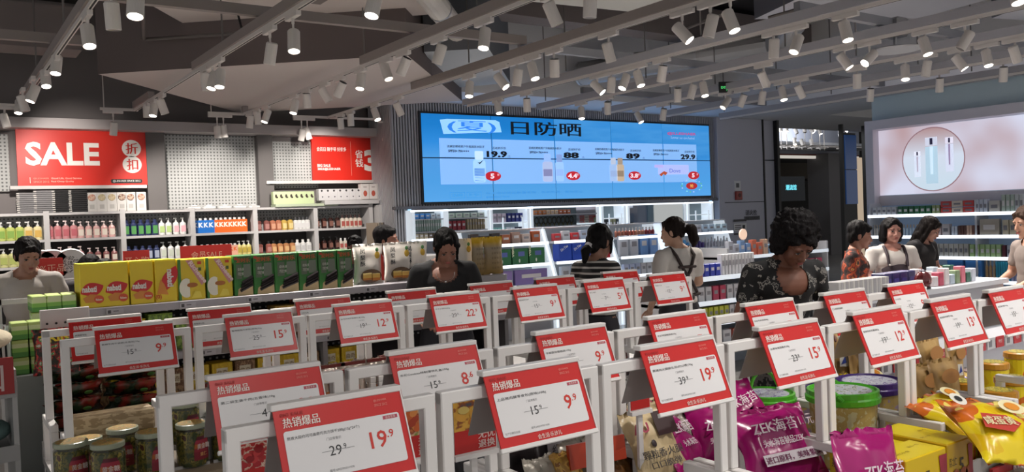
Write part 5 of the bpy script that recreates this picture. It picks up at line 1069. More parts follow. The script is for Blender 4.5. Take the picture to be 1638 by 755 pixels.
# round yellow snack jars and red skirt board at the far right
for k, (px, py, y) in enumerate(((1545, 652, 2.1), (1590, 640, 2.25), (1620, 668, 2.0), (1632, 652, 2.3), (1600, 690, 1.9))):
    p = at('y', y, px, py); t = thing('yolk_snack_jar', f'round orange and yellow snack jar behind the yolk bags, {["under the low frame", "in shade under frame", "front by picture edge", "rear by picture edge", "lower middle"][k]}', 'jar', (p.x, p.y, ZB+.0), group='round yellow snack jars')
    MB().lathe([(.07, 0), (.075, .01), (.075, .11), (.07, .12)], 20).build('body', YB, t); MB().lathe([(.077, .115), (.079, .12), (.078, .145), (.06, .15)], 22).build('lid', mat('b8801c', .3), t); MB().lathe([(.058, .1505), (.056, .153)], 20).build('lid_label', ramp_mat('jl', [(0, 'c9b43a'), (.5, '5a5a30'), (.6, 'd0c050')], nscale=9), t)
p = at('y', 1.57, 1600, 745); o = MB().box(-.12, .4, 0, .012, -.02, .09).build('red_skirt_board', mat('9c2226', .45)); o.location = (p.x, 1.54, .50); tag(o, 'dark red board with white character along the bin front edge', 'sign'); txt('假', o, .02, -.003, -.0, .08, mat('cdb9b6'), R=RF, bold=.03)
# brown nut bags between the purple tubs and the purple sheet packs
NB = ramp_mat('nutbag', [(0, '9c7c4a'), (.45, 'b8965c'), (.56, '8a6a3c'), (.66, 'c9b89a')], nscale=4, coord='Object', kind='LINEAR', rough=.4)
for k, (px, py, z, d) in enumerate(((1490, 655, .6, 'front one with blue logo'), (1520, 648, .62, 'second one'), (1500, 610, .70, 'rear standing one'), (1530, 606, .62, 'rear one by the post'), (1380, 598, .68, 'beside the tall post'), (1350, 592, .70, 'under the 12.9 sign'), (1340, 600, .60, 'in the far corner'))):
    p = P_(z, px, py); W, H, D = .17, .22+z-ZB, .06
    o = pouch(W, H, D, NB, 'nut_bag', f'brown kraft nut bag with round nut picture, {d}', 'bag', (p.x, p.y, ZB), rot=(R_(-6), R_(rnd.uniform(-6, 6)), R_(rnd.uniform(-25, 5))), seed=90+k, group='brown nut bags')
    flat([(.05*math.cos(t), H-.08+.035*math.sin(t)) for t in [2*PI*i/18 for i in range(18)]], -.042, mat('a5733c'), o, 'nut_picture'); flat([(-.05, H-.2), (.0, H-.2), (.0, H-.14), (-.05, H-.14)], -.043, mat('c9c6be'), o, 'logo_patch'); flat([(-.045, H-.19), (-.01, H-.18), (-.02, H-.145)], -.045, mat('2c3f8c'), o, 'logo_patch')
    txt('坚果', o, .035, -.043, H-.18, .022, mat('4a3a28'), al='C', R=RF)
# dark jerky bags in the first bins
for k, (px, py, zt, W, H, rx, rz, c, d) in enumerate(((930, 722, .80, .36, .235, -8, -4, '4a3a14', 'large dark olive one in front'), (1000, 735, .74, .14, .18, -8, 10, '5a3814', 'brown one past the twin posts'), (905, 688, .80, .26, .235, -8, -4, '2a2426', 'black one with curved white panel'), (955, 680, .80, .22, .235, -8, 4, '2a2426', 'black one half behind orange header'), (845, 700, .76, .24, .2, -10, 6, '2a2426', 'black one in deep shade'), (770, 712, .74, .24, .18, -10, 4, '2a2a2e', 'charcoal one under the sharp 9.9 sign'))):
    p = P_(zt, px, py); D = .07; o = pouch(W, H, D, mat(c, .35), 'jerky_bag', f'jerky bag, {d}', 'bag', (p.x, p.y, ZB), rot=(R_(rx), 0, R_(rz)), seed=120+k, wr=.012)
    if k == 0: MB().box(-.06, .17, -.05, -.035, H-.05, H+.03).build('orange_header', mat('b03a1c', .35), o)
    if k in (2, 3): MB().box(-.09, .09, -.045, -.038, H-.09, H-.02).build('white_panel', mat('8c8688', .45), o); txt('红烧牛肉', o, 0, -.048, H-.075, .035, mat('2a2426'), al='C', R=RF, w=.15)
def poster(px0, px1, pyt, pyb, y, label, kind):
    a = at('y', y, px0, pyt); b_ = at('y', y, px1, pyb); W = b_.x-a.x; zb, zt = b_.z, a.z; H = zt-zb
    t = thing('poster_card', label, 'poster', (a.x, y, zb)); MB().box(0, W, 0, .01, 0, H).box(0, W, -.012, .015, -.014, 0).build('frame', FRM, t)
    MB().box(.004, W-.004, -.002, 0, H*.38, H*.98).build('picture', ramp_mat('food'+kind, {'a': [(0, 'b0502c'), (.4, 'c9743c'), (.5, '8a3a24'), (.6, 'd9b48c'), (.7, '7c8a3c')], 'b': [(0, 'b8822c'), (.5, 'd0a040'), (.56, '8a4a20'), (.7, '2c4a5a')], 'c': [(0, '8c1c1c'), (.48, 'b03030'), (.52, 'd9c4b0'), (.6, 'a82424')]}[kind], nscale=3.2, kind='LINEAR'), t)
    MB().box(.004, W-.004, -.003, 0, .004, H*.42).build('red_band', mat('b3201e', .45), t)
    r4 = random.Random(len(label))
    for q in range(9):
        cx_, cz_ = r4.uniform(.12, .88)*W, r4.uniform(.48, .9)*H; rx_, rz_ = W*.13, H*.07; an = r4.uniform(-.8, .8)
        flat([(min(W-.004, max(.004, cx_+rx_*math.cos(t_)*math.cos(an)-rz_*math.sin(t_)*math.sin(an))), min(H*.97, cz_+rx_*math.cos(t_)*math.sin(an)+rz_*math.sin(t_)*math.cos(an))) for t_ in [2*PI*i/12 for i in range(12)]], -.003-.0002*q, mat({'a': ['c9602c', 'a83c20', 'd88a4a'], 'b': ['d09a3c', 'b8742a', 'c9b060'], 'c': ['a82028', 'c03a3a', '8c161c']}[kind][q % 3], .3), t, 'food_piece')
    if kind != 'c':
        txt('无忧', t, W*.55, -.005, H*.23, H*.15, mat('ddc8c2'), R=RF, bold=.02, w=W*.38); txt('退换', t, W*.55, -.005, H*.06, H*.15, mat('ddc8c2'), R=RF, bold=.02, w=W*.38)
    MB().box(W*.4, W*.4+.02, .0, .012, .5-zb, 0).build('stem', FRM, t)
    return t
poster(636, 692, 650, 728, 2.06, 'red poster card with crayfish picture and white characters under 8.6 sign', 'a')
poster(722, 795, 640, 715, 2.06, 'red poster card with golden food picture behind the sharp 9.9 sign', 'b')
poster(925, 968, 610, 672, 2.06, 'red poster card with white characters seen past the 9.9 sign edge', 'a')
poster(1006, 1040, 618, 652, 2.1, 'small red poster card behind the 39.9 sign corner', 'c')
poster(374, 432, 712, 775, 2.02, 'white framed card with red dried meat picture beside the biggest sign', 'c')
# clear packs in the second row bins
clr = mat('a8a296', .2, .2, bump=.5, bscale=30)
for k in range(22):
    bx = J0[2]+.515*(k % 4)+.1+.11*(k//4 % 4); yy = 2.2+.11*(k//8)-.05
    if k >= 16 or k % 4 == 1: continue
    o = pouch(.13, .17, .06, clr if k % 3 else ramp_mat('egroll', [(0, 'a8803c'), (.5, 'c9a04a'), (.6, '8a5a28'), (.7, 'c9c0a8')], nscale=5), 'clear_snack_pack', f'clear snack pack {["under the 3.5 sign", "under the 8.6 sign", "under the hidden 9.9 sign", "under the 7.9 sign"][k % 4]}, {["first", "second", "third", "last"][k//4 % 4]} of four', 'pack', (bx, yy, ZB+.08), rot=(R_(-15), 0, R_(rnd.uniform(-12, 12))), seed=140+k, wr=.012, group='clear packs in the second row')
    MB().ell((0, -.02, .06), (.04, .02, .045)).build('contents', mat('a8804a' if k % 2 else 'b5a58a'), o)
for k in range(14):     # rear rows: dark packs
    bx = J0[3]+1.56+.26*(k % 12); o = pouch(.16, .18, .06, ramp_mat('dk%d' % (k % 3), [(0, ['2a2024', '3a1a18', '20262c'][k % 3]), (.5, ['5a2420', '8c3024', '3a4a5a'][k % 3]), (.62, 'a89a80')], nscale=5), 'dark_snack_pack', f'dark snack pack low in a third row bin, {["first", "second", "third", "fourth", "fifth", "sixth", "seventh", "eighth", "ninth", "tenth", "eleventh", "twelfth", "", ""][k]} past the foil packs', 'pack', (bx, 3.95, ZB), rot=(R_(-8), 0, R_(rnd.uniform(-10, 10))), seed=170+k)
    if k >= 9: bpy.data.objects.remove(o)
# ================================================================== COSMETIC COUNTERS
LIT = mat('dfe9f2', .4, emit=.55, name='lit_acrylic'); LITS = mat('eaf2fa', .4, emit=1.5); CW = mat('c9cbd0', .4)
# counter beside the second row: two trays, a lit edge, boxes on top
cc = thing('cosmetic_counter', 'stepped cosmetic counter with lit edge and red tag strip by picture edge', 'counter', (4.42, 2.52, 0))
MB().box(0, 2.3, .08, .9, 0, .42).build('base', mat('4a4d58', .5), cc); MB().box(0, 2.3, 0, .42, .42, .45).build('lower_tray', CW, cc); MB().box(0, 2.3, -.005, .0, .405, .42).build('lit_edge', LITS, cc)
MB().box(0, 2.3, .36, .40, .45, .62).build('riser', mat('a3a3a8'), cc); MB().box(0, 2.3, .34, .66, .60, .63).build('middle_tray', CW, cc); MB().box(0, 2.3, .62, .66, .63, .97).build('riser', mat('a3a3a8'), cc); MB().box(0, 2.3, .58, .92, .95, .985).build('top_tray', CW, cc); MB().box(0, 2.3, .88, .9, .4, .95).build('back_panel', CW, cc)
for z, y0 in ((.432, -.012), (.60, .33)):
    for k in range(18):
        x = .05+k*.125; g = MB().box(x, x+.105, y0-.006, y0, z-.03, z+.045).build('price_tag', mat('a81c22', .45) if k % 2 == 0 else mat('b3b3b3', .45), cc)
        if k % 2 == 0: txt('特价', g, x+.05, y0-.008, z, .025, mat('dcc6c4'), al='C', R=RF)
        else: MB().box(x+.02, x+.06, y0-.0075, y0-.006, z-.015, z+.03).build('print_line', mat('6a6a6e'), g)
for k in range(9):
    o = MB().cbox(-.045, .045, -.07, .07, 0, .012, .002).build('sheet_mask_pack', ramp_mat('pm', [(0, '5a48a0'), (.7, '6a58b0'), (.8, 'c9c6d4')], axis=1)); o.location = (4.75+.1*(k % 5)+.03*(k//5), 2.64+.14*(k//5), .475+.004*(k//5)); o.rotation_euler = (R_(20), 0, R_(-18)); tag(o, f'purple sheet mask pack in the lower tray, {["first", "second", "third", "fourth", "fifth"][k % 5]} of the {["front", "rear"][k//5]} run', 'pack', 'purple sheet mask packs')
for k in range(6):
    o = MB().cbox(-.05, .05, -.11, .11, 0, .02, .002).build('flat_cosmetic_pack', mat(['b8a888', 'c2b497', '9c3a3a', 'a88c3c', 'b09a98', 'c9bca4'][k], .45)); o.location = (5.32+.14*(k % 3), 2.72, .452+.021*(k//3)); o.rotation_euler.z = R_(-15); tag(o, f'{["tan", "beige", "dark red", "mustard", "dusty pink", "cream"][k]} flat cosmetic pack lying past the purple packs', 'pack')
for k in range(10):
    o = MB().cbox(-.02, .02, -.05, .05, 0, .09, .003).build('small_tester', mat(['3a3c40', '6a5a58', 'a89a6a', '2c2c30', '8c8a8e'][k % 5], .3)); o.location = (4.46+.05*(k % 4), 2.62+.09*(k//4), .452); o.rotation_euler.z = .3; tag(o, 'small dark cosmetic tester at the counter\'s near end', 'cosmetic', 'small testers at the counter end')
for k in range(22):
    o = MB().cbox(-.012, .012, -.05, .05, 0, .11, .002).build('slim_white_box', mat(['c4c1bf', 'b4b1b2', 'cdcac6', 'a9a6aa'][k % 4], .5)); o.location = (4.72+.0255*k, 3.24, .987); tag(o, 'slim white box in the upright row behind the hanging signs', 'box', 'row of slim white boxes')
for k in range(4):
    o = MB().cbox(-.045, .045, -.05, .05, 0, .12, .003).build('indigo_box', mat('2a2460', .3)); o.location = (5.36+.097*k, 3.3, .987); tag(o, 'dark indigo box next to the slim white boxes', 'box', 'indigo boxes')
    MB().box(-.03, .03, -.052, -.05, .03, .08).build('print_panel', mat('3c3680'), o)
t = thing('lipstick_stand', 'dark red round cosmetic stand by the indigo boxes', 'stand', (5.63, 3.16, .987)); MB().ell((0, 0, .055), (.075, .05, .07), n=18, m=10).build('red_shell', mat('5c1a1e', .25), t); MB().lathe([(.05, 0), (.05, .012)], 18).build('base', BLACK, t); MB().ell((0, .0, .115), (.03, .02, .02)).build('bow', mat('8c8894', .2, .5), t); txt('A4', t, 0, -.053, .04, .025, mat('a87a78'), al='C', R=RF)
t = thing('jewelled_ball', 'shiny silver ball ornament beside the white boxes', 'ornament', (4.55, 3.28, .987)); MB().ell((0, 0, .05), (.06, .06, .055), n=10, m=8).build('ball', mat('b8b8c4', .15, .9), t); MB().lathe([(.03, 0), (.03, .012)], 14).build('foot', STEEL, t)
for k in range(16):
    h = .07+.05*((k*7) % 3)/2; c = ['c9c2c4', 'b0445a', 'd0cbcb', 'a8b4c0', '7a8c6a', 'c46a7a', '2c5a4a', 'bfc4d0'][k % 8]
    o = MB().cbox(-.03, .03, -.03, .03, 0, h, .004).build('cosmetic_box', mat(c, .45)); o.location = (5.82+.075*(k % 8), 3.2+.12*(k//8), .987); tag(o, f'small cosmetic box in the {["front", "rear"][k//8]} cluster by the glossy sign', 'cosmetic', 'cosmetic clusters by the glossy sign')
# tester unit behind row ends (white boxes with pink tags)
def rack(name, label, x0, x1, y0, y1, levels, mt, back=True, top=None):
    t = thing(name, label, 'shelving', (x0, y0, 0)); W = x1-x0; D = y1-y0; T = top or levels[-1]+.3
    for z in levels: MB().box(0, W, 0, D, z-.03, z).build('shelf', mt, t); MB().box(0, W, -.008, 0, z-.035, z+.008).build('shelf_edge', LIT, t)
    for x in (0, W-.03): MB().box(x, x+.03, .0, D, 0, T).build('side_panel', CW, t)
    if back: MB().box(0.03, W-.03, D-.02, D, 0, T).build('back_panel', mat('9aa4b0', .5), t)
    return t
rack('tester_unit', 'white tester unit with pink tags between apron straps and big hair', 5.55, 7.4, 5.5, 5.95, [.3, .52, .72, .95], CW, top=.98)
def lab_(label, c, cols):
    if len(set(cols)) < 2: return label
    r, g, b = [int(c[i:i+2], 16) for i in (0, 2, 4)]; mx_, mn = max(r, g, b), min(r, g, b); lum = (r+g+b)/3
    if mx_-mn < 26: n = 'near-white' if lum > 185 else ('mid-grey' if lum > 90 else 'near-black')
    elif r == mx_ and g > .8*r: n = 'yellowish'
    elif r == mx_: n = 'reddish' if g < .7*r else 'tan-toned'
    elif g == mx_: n = 'greenish'
    else: n = 'bluish' if r < .8*b else 'lilac-toned'
    return label+', the '+n+' kind'
def goods(x0, x1, n, y, z, cols, hs, name, label, group, w=.8, d=.06, jit=0, tags_=None, kind=0):
    for k in range(n):
        x = x0+(x1-x0)*(k+.5)/n; W = (x1-x0)/n*w; c = cols[k*len(cols)//n]; H = hs[k % len(hs)]
        m = MB()
        if kind == 0: m.cbox(-W/2, W/2, -d/2, d/2, 0, H, min(.003, W*.1))
        else: m.lathe([(W*.42, 0), (W*.46, H*.05), (W*.46, H*.6), (W*.2, H*.7), (W*.2, H*.98), (W*.16, H)], 10)
        o = m.build(name, mat(c, .35)); o.location = (x, y, z)
        if kind == 0 and W > .03: MB().box(-W*.3, W*.3, -d/2-.001, -d/2, H*.45, H*.7).build('print_panel', mat('8c8a90' if c[0] in 'bcdef' else 'd0cdd0', .5), o)
        if kind == 1: MB().lathe([(W*.22, H*.7), (W*.22, H), (W*.1, H*1.01)], 10).build('cap', mat('c9c9cc', .3), o)
        tag(o, lab_(label, c, cols), 'cosmetic' if kind else 'box', group)
goods(5.95, 6.35, 5, 5.62, .95, ['2a38a0'], [.12], 'blue_box', 'royal blue box on top of tester unit near the apron back', 'royal blue boxes on the tester unit')
goods(6.36, 6.85, 10, 5.62, .95, ['cfcfd2'], [.2], 'tall_white_box', 'tall slim white box on top of tester unit', 'tall white boxes on the tester unit')
goods(6.86, 7.2, 4, 5.62, .95, ['c22820'], [.09], 'red_box', 'red and white box on top of tester unit', 'red boxes on the tester unit')
goods(7.2, 7.4, 3, 5.62, .95, ['c9c2b4'], [.1], 'cream_box', 'cream box at tester unit end by the big hair', 'cream boxes')
goods(5.95, 7.35, 14, 5.56, .72, ['c8c8cc', 'b83a58', 'c8c8cc', 'c6c4c8', 'bb3f60', 'c8c8cc', 'c84a6a'], [.14], 'tag_box', 'white or pink tagged box on the tester unit\'s second level', 'tagged boxes, second level')
goods(6.0, 6.6, 8, 5.62, .52, ['b8bc30', 'c4c640', 'c9c6c8'], [.13], 'lime_pack', 'lime yellow small pack on the tester unit', 'lime packs')
goods(6.6, 7.3, 6, 5.6, .52, ['c9c9cd', 'c03a3a', 'cdcdd0'], [.15], 'white_pack', 'white pack with red side on the tester unit', 'white packs, third level')
goods(6.0, 7.3, 9, 5.58, .3, ['c9c9cd', 'b85a4a', 'c8c4c4'], [.12], 'low_pack', 'pack on the tester unit\'s lowest level', 'packs, lowest level')
# lit beauty cases in the middle distance
def lit_case(x0, x1, y, label, levels=(.70, .97, 1.25), T=1.42):
    t = thing('beauty_case', label, 'display case', (x0, y, 0)); W = x1-x0
    for i, z in enumerate(levels): MB().box(.03, W-.03, .04*i, .5, z-.03, z).build('shelf', CW, t); MB().box(.03, W-.03, .04*i-.01, .04*i, z-.035, z+.004).build('lit_edge', LITS, t)
    for x in (0, W-.03): MB().add([(x, 0, 0), (x+.03, 0, 0), (x+.03, .5, 0), (x, .5, 0), (x, .28, T), (x+.03, .28, T), (x+.03, .5, T), (x, .5, T), (x, -.0, .7), (x+.03, 0, .7)], [(0, 3, 2, 1), (4, 5, 6, 7), (0, 8, 4, 7, 3), (1, 2, 6, 5, 9), (0, 1, 9, 8), (8, 9, 5, 4), (2, 3, 7, 6)]).build('side_panel', LIT, t)
    MB().box(.03, W-.03, .48, .5, 0, T).build('back_panel', mat('a9b2bc', .5, emit=.12), t); MB().box(.03, W-.03, .03, .48, 0, .6).build('base', mat('a8a8ae'), t)
    MB().box(0, W, .26, .5, T, T+.02).build('top', CW, t)
    return t
lit_case(5.62, 6.93, 9.0, 'lit beauty case with green boxes beside the gold bags'); lit_case(6.97, 8.1, 9.0, 'lit beauty case with blue boxes and one red, middle'); lit_case(8.14, 9.05, 9.0, 'lit beauty case with white boxes beside the staff profile'); lit_case(9.2, 10.65, 9.0, 'lit beauty case with perfume bottles by the grey column')
for k in range(4):
    o = MB().cbox(-.15, .15, -.08, .08, 0, .21, .003).build('green_box', mat('1f6a3c', .4)); o.location = (5.88+.275*k, 9.16, .97); tag(o, f'deep green box in the lit case, {["first", "second", "third", "last"][k]} from the gold bags', 'box', 'deep green boxes')
    o.scale = (.85, 1, 1); txt('VGOI', o, -.12, -.082, .1, .04, mat('d9dfc0'), R=RF @ Matrix.Rotation(PI/2, 3, 'Z'), bold=.05, w=.15); MB().box(-.04, .08, -.082, -.08, .11, .17).build('print_panel', mat('5a6ab0'), o); MB().ell((-.02, -.08, .05), (.015, .004, .025)).build('drop', mat('cfd8cc'), o)
for k in range(4):
    c = '1f4cc0' if k < 3 else 'c02028'; o = MB().cbox(-.11, .11, -.07, .07, 0, .235, .003).build('blue_box' if k < 3 else 'red_box', mat(c, .4)); o.location = (7.18+.235*k, 9.14, .97); tag(o, 'blue box with white script in the lit case, '+['first', 'second', 'third'][k] if k < 3 else 'red box with white script next to the blue ones', 'box', 'script boxes' if k < 3 else None)
    txt('Dr.Yes', o, -.07, -.072, .13, .04, mat('d6dcea'), R=RF @ Matrix.Rotation(.5, 3, 'Z'), bold=.04, w=.14)
goods(8.2, 9.0, 4, 9.14, .97, ['c9ccd4', 'c9ccd4', '6a96d0', '7ba4dc'], [.3], 'skincare_box', 'white or blue skincare box right of the ponytail', 'skincare boxes by the ponytail')
goods(5.7, 6.85, 2, 9.06, .70, ['8874b0', '7c68a8'], [.2], 'lilac_box', 'wide lilac box on the lowest lit shelf', 'lilac boxes', w=.92)
goods(7.05, 8.0, 5, 9.06, .70, ['c4ccda', 'b9c4d8'], [.2], 'pale_blue_box', 'pale blue box on the lowest lit shelf', 'pale blue boxes')
goods(8.2, 9.0, 7, 9.06, .70, ['b9c4e0', 'd0d0d4', 'cfcac0'], [.16], 'small_pale_box', 'small pale box on the lowest lit shelf by the staff profile', 'small pale boxes')
goods(5.7, 6.85, 7, 9.2, 1.25, ['3a2c2a', '2a2426', '2a2426', 'a8603c', 'a88c80', 'c9b8b0', 'b0562c'], [.15, .12], 'makeup_pack', 'dark or copper makeup pack on the top lit shelf', 'makeup packs on the top lit shelf')
goods(7.05, 8.0, 6, 9.2, 1.25, ['c03038', 'ccd2da', 'c03038', 'b8c8e0', 'b8c8e0', 'c9d2e0'], [.1, .13], 'tagged_tray', 'red tagged tray on the top lit shelf', 'trays on the top lit shelf')
goods(8.2, 9.0, 12, 9.2, 1.25, ['b06a54', 'a85040', 'c98a70', '8c2c34'], [.13], 'lip_gloss', 'row of copper and red lip gloss on the top lit shelf', 'lip gloss tubes', kind=1)
goods(9.28, 9.7, 6, 9.16, .97, ['5a9cd8', 'd09a70', '5aa4e0'], [.26, .2], 'perfume_bottle', 'blue or amber bottle near the apron ponytail', 'bottles by the apron ponytail', kind=1)
goods(9.75, 10.6, 12, 9.16, 1.0, ['4a3a7c', 'b9bac8', 'c9cad2'], [.17, .14], 'perfume_bottle', 'violet or clear perfume bottle by the grey column', 'perfume bottles by the column', kind=1)
goods(9.28, 10.6, 9, 9.2, 1.25, ['3a2c4c', 'c9ccd8', 'b8d0e8', 'c4dcec'], [.12], 'compact_box', 'small compact box on the top shelf by the grey column', 'compact boxes', )
goods(9.28, 10.6, 8, 9.06, .70, ['7ac0b8', 'a8b4e0', 'b4a8d8', 'c6cbd8'], [.22], 'pastel_box', 'pastel box on the low shelf by the grey column', 'pastel boxes')
# wall cases with white lit frames under the video wall
def wall_case(px0, px1, label, kind):
    a = at('y', 12.3, px0, 335).x; b_ = at('y', 12.3, px1, 335).x; W = b_-a
    t = thing('wall_case', label, 'display case', (a, 12.28, 0)); z0, z1 = 1.30, 1.78
    for x in (0, W-.05): MB().box(x, x+.05, 0, .3, 0, z1).build('post', LIT, t)
    MB().box(0, W, 0, .05, z1-.03, z1).build('lit_rail', LITS, t); MB().box(0, W, 0, .05, z0-.04, z0).build('lit_rail', LITS, t); MB().box(.05, W-.05, .3, .34, 0, z1).build('back_panel', mat('7f8c90', .5), t)
    MB().box(.05, W-.05, .0, .3, .9, .93).box(.05, W-.05, 0, .3, 1.03, 1.26).build('lower_unit', mat('8c8f96', .5), t)
    if kind == 's':
        for z in (z0+.12, z0+.33): MB().box(.05, W-.05, .0, .3, z-.02, z).build('shelf', CW, t)
    if kind == 'm':
        m = MB().box(.05, W-.05, 0, .012, z0, z1-.03).build('mirror', mat('c9cfd0', .03, 1), t); m.location = (0, .03, 0); m.rotation_euler.x = 0
    if kind == 'r':
        MB().box(.05, W-.05, .02, .3, z0+.2, z0+.22).box(W*.3, W*.33, 0, .02, z0, z0+.3).box(W*.8, W*.83, 0, .02, z0, z0+.3).build('white_rack', LIT, t)
    return a, b_
a, b_ = wall_case(658, 712, 'lit wall case with pale green boxes at the slatted corner', 's'); Z0 = 1.30
goods(a+.06, b_-.06, 12, 12.36, Z0+.12, ['8fa49c', '9ab0a6'], [.19], 'pale_green_box', 'upright pale green box in the corner wall case', 'pale green boxes in wall case'); goods(a+.06, b_-.06, 6, 12.36, Z0, ['a89a80', '6a5a48'], [.09], 'tan_pack', 'tan pack at the corner wall case bottom', 'tan packs'); goods(a+.06, b_-.06, 5, 12.36, Z0+.33, ['4a8cd0', 'c9d4dc'], [.09], 'blue_white_box', 'blue and white box at the corner wall case top', 'blue and white boxes')
a, b_ = wall_case(712, 782, 'lit wall case with red and tan packs under video wall', 's')
goods(a+.06, a+.42, 4, 12.36, Z0+.12, ['8c1f2c', '9c2a34'], [.16], 'red_pack', 'dark red pack in the second wall case', 'dark red packs in wall case'); goods(a+.44, b_-.06, 7, 12.36, Z0+.12, ['b0a080', 'a89676'], [.18], 'tan_sachet', 'upright tan sachet in the second wall case', 'tan sachets', w=.7); goods(a+.06, b_-.06, 5, 12.36, Z0+.33, ['b8c4b4', 'c4ccc0'], [.08], 'mint_box', 'pale mint box at the second wall case top', 'mint boxes'); goods(a+.06, b_-.06, 4, 12.36, Z0, ['5a5a30', '3c4436'], [.07], 'olive_box', 'olive box at the second wall case bottom', 'olive boxes')
a, b_ = wall_case(783, 846, 'pale blue wall case with white wire rack', 'r'); goods(a+.1, a+.4, 3, 12.4, Z0+.22, ['b8a8b0', 'c4b4c0'], [.16], 'pink_white_box', 'pinkish box on the white wire rack', 'pinkish boxes'); goods(a+.42, b_-.08, 4, 12.4, Z0+.22, ['22286a', '2c347c'], [.16], 'navy_box', 'navy box on the white wire rack', 'navy boxes'); goods(a+.1, b_-.08, 7, 12.4, Z0, ['7cb0a8', 'c9ccd4', '3c3c50'], [.13], 'mixed_box', 'mixed small box under the wire rack', 'boxes under the wire rack')
a, b_ = wall_case(848, 957, 'wide lit wall case with ring-shaped brushes and a dark mirror', 's'); X1 = a+(b_-a)*.66
goods(a+.1, X1-.1, 9, 12.36, Z0+.33, ['b8703c', 'c9a888', 'a85a34'], [.08], 'copper_box', 'copper box on the wide wall case top', 'copper boxes')
for k in range(9):
    x = a+.18+(X1-a-.25)*k/8; r = thing('round_brush', 'round dark ring brush standing in the wide wall case', 'brush', (x, 12.36, Z0+.12), group='round ring brushes')
    mb = MB(); pts = [(.045*math.cos(q), 0, .1+.06*math.sin(q)) for q in [2*PI*i/12 for i in range(13)]]; mb.path(pts, .011).build('ring', mat('2c2a1c', .5), r); MB().rod((0, 0, 0), (0, 0, .05), .012).build('handle', mat('6a6430'), r)
mr = MB().box(0, b_-X1-.06, 0, .012, Z0, 1.75).build('tilted_mirror', mat('b9bfc0', .03, 1)); mr.location = (X1, 12.3, 0); mr.rotation_euler.z = .0; tag(mr, 'dark reflecting mirror at the wide wall case end', 'mirror')
goods(X1-.42, X1-.12, 3, 12.33, Z0, ['a8a488', '8c8434', '3c3a20'], [.1], 'olive_carton', 'olive carton at the foot of the ring brushes', 'olive cartons')
a, b_ = wall_case(961, 1000, 'narrow pale blue wall case beside the wide one', 'r'); goods(a+.1, b_-.1, 5, 12.4, Z0, ['2c2e30', '8c8a6a', '2c2e30'], [.2], 'dark_pack', 'dark pack in the narrow wall case', 'dark packs')
a, b_ = wall_case(1003, 1097, 'wall mirror case with lit white frame above staff head', 'm')
a, b_ = wall_case(1099, 1140, 'last pale wall case at the grey column', 'r')
for px in (1099, 1132): pass
# ================================================================== RIGHT WALL SHELVING
XS = 14.32
wr_ = thing('lit_wall_shelving', 'brightly lit white shelving under the skincare screen', 'shelving', (XS, 3.2, 0))
for z in (1.38, 1.0, .64, .25): MB().box(0, .44, 0, 5.85, z-.035, z).build('shelf', CW, wr_); MB().box(-.012, 0, 0, 5.85, z-.045, z+.01).build('lit_edge', LITS, wr_)
for y in (0, 1.95, 3.9, 5.82): MB().box(.02, .44, y, y+.03, 0, 1.6).build('upright', CW, wr_)
MB().box(.42, .44, 0, 5.85, 0, 1.6).build('back_panel', mat('8fa6c4', .5, emit=.10), wr_)
def wgoods(px0, px1, n, pyb, z, cols, H, name, label, group, kind=0, w=.86):
    y0 = at('x', XS+.08, px0, pyb).y; y1 = at('x', XS+.08, px1, pyb).y
    for k in range(n):
        y = y0+(y1-y0)*(k+.5)/n; W = abs(y1-y0)/n*w; c = cols[k*len(cols)//n]; m = MB()
        if kind == 0: m.cbox(-.05, .05, -W/2, W/2, 0, H, min(.004, W*.1))
        else: m.lathe([(W*.42, 0), (W*.45, H*.05), (W*.45, H*.66), (W*.2, H*.74), (W*.2, H*.98), (W*.16, H)], 10)
        o = m.build(name, mat(c, .4)); o.location = (XS+.08, y, z)
        if kind == 0 and W > .05: MB().box(-.052, -.05, -W*.3, W*.3, H*.35, H*.65).build('print_panel', mat('7c7a80' if c[0] in 'cdbe' else 'd6d2d0', .5), o)
        if kind == 1: MB().lathe([(W*.22, H*.74), (W*.22, H), (W*.1, H*1.01)], 10).build('cap', mat('b9a48c', .3), o)
        tag(o, lab_(label, c, cols), 'box' if kind == 0 else 'bottle', group)
wgoods(1398, 1436, 5, 345, 1.38, ['c9c9ca', 'bfc0c4'], .15, 'white_box', 'white box at the top shelf end under skincare screen', 'white boxes, top shelf end')
wgoods(1438, 1492, 6, 343, 1.38, ['1c5a34', '22683c'], .15, 'green_box', 'dark green box on the lit top shelf', 'dark green boxes')
wgoods(1493, 1506, 2, 342, 1.38, ['8fa06a'], .15, 'leaf_box', 'light olive box between green and red boxes', 'light olive boxes')
for lv in range(2): wgoods(1507, 1561, 3, 340, 1.38+lv*.11, ['c04038', 'd6c8b8', 'c23a34'], .1, 'red_cream_box', f'red and cream long box, {["lower", "upper"][lv]} layer on the lit top shelf', 'red and cream boxes', w=.96)
wgoods(1562, 1582, 3, 338, 1.38, ['c0c6d2'], .22, 'navy_foot_box', 'white box with navy foot on the top shelf', 'navy foot boxes'); wgoods(1583, 1603, 1, 338, 1.38, ['bdb9b2'], .19, 'grey_carton', 'wide pale grey carton on the top shelf', None)
wgoods(1604, 1640, 5, 336, 1.38, ['a9b8ac', 'c6cacb'], .28, 'tall_green_box', 'tall pale box with green panel on the top shelf end', 'tall pale green boxes')
wgoods(1398, 1432, 9, 377, 1.0, ['c9c4bc'], .2, 'brown_cap_bottle', 'white bottle with brown cap on the second lit shelf', 'brown capped bottles', kind=1); wgoods(1434, 1470, 7, 376, 1.0, ['b8cbdc'], .2, 'clear_bottle', 'clear bottle on the second lit shelf behind staff head', 'clear bottles', kind=1)
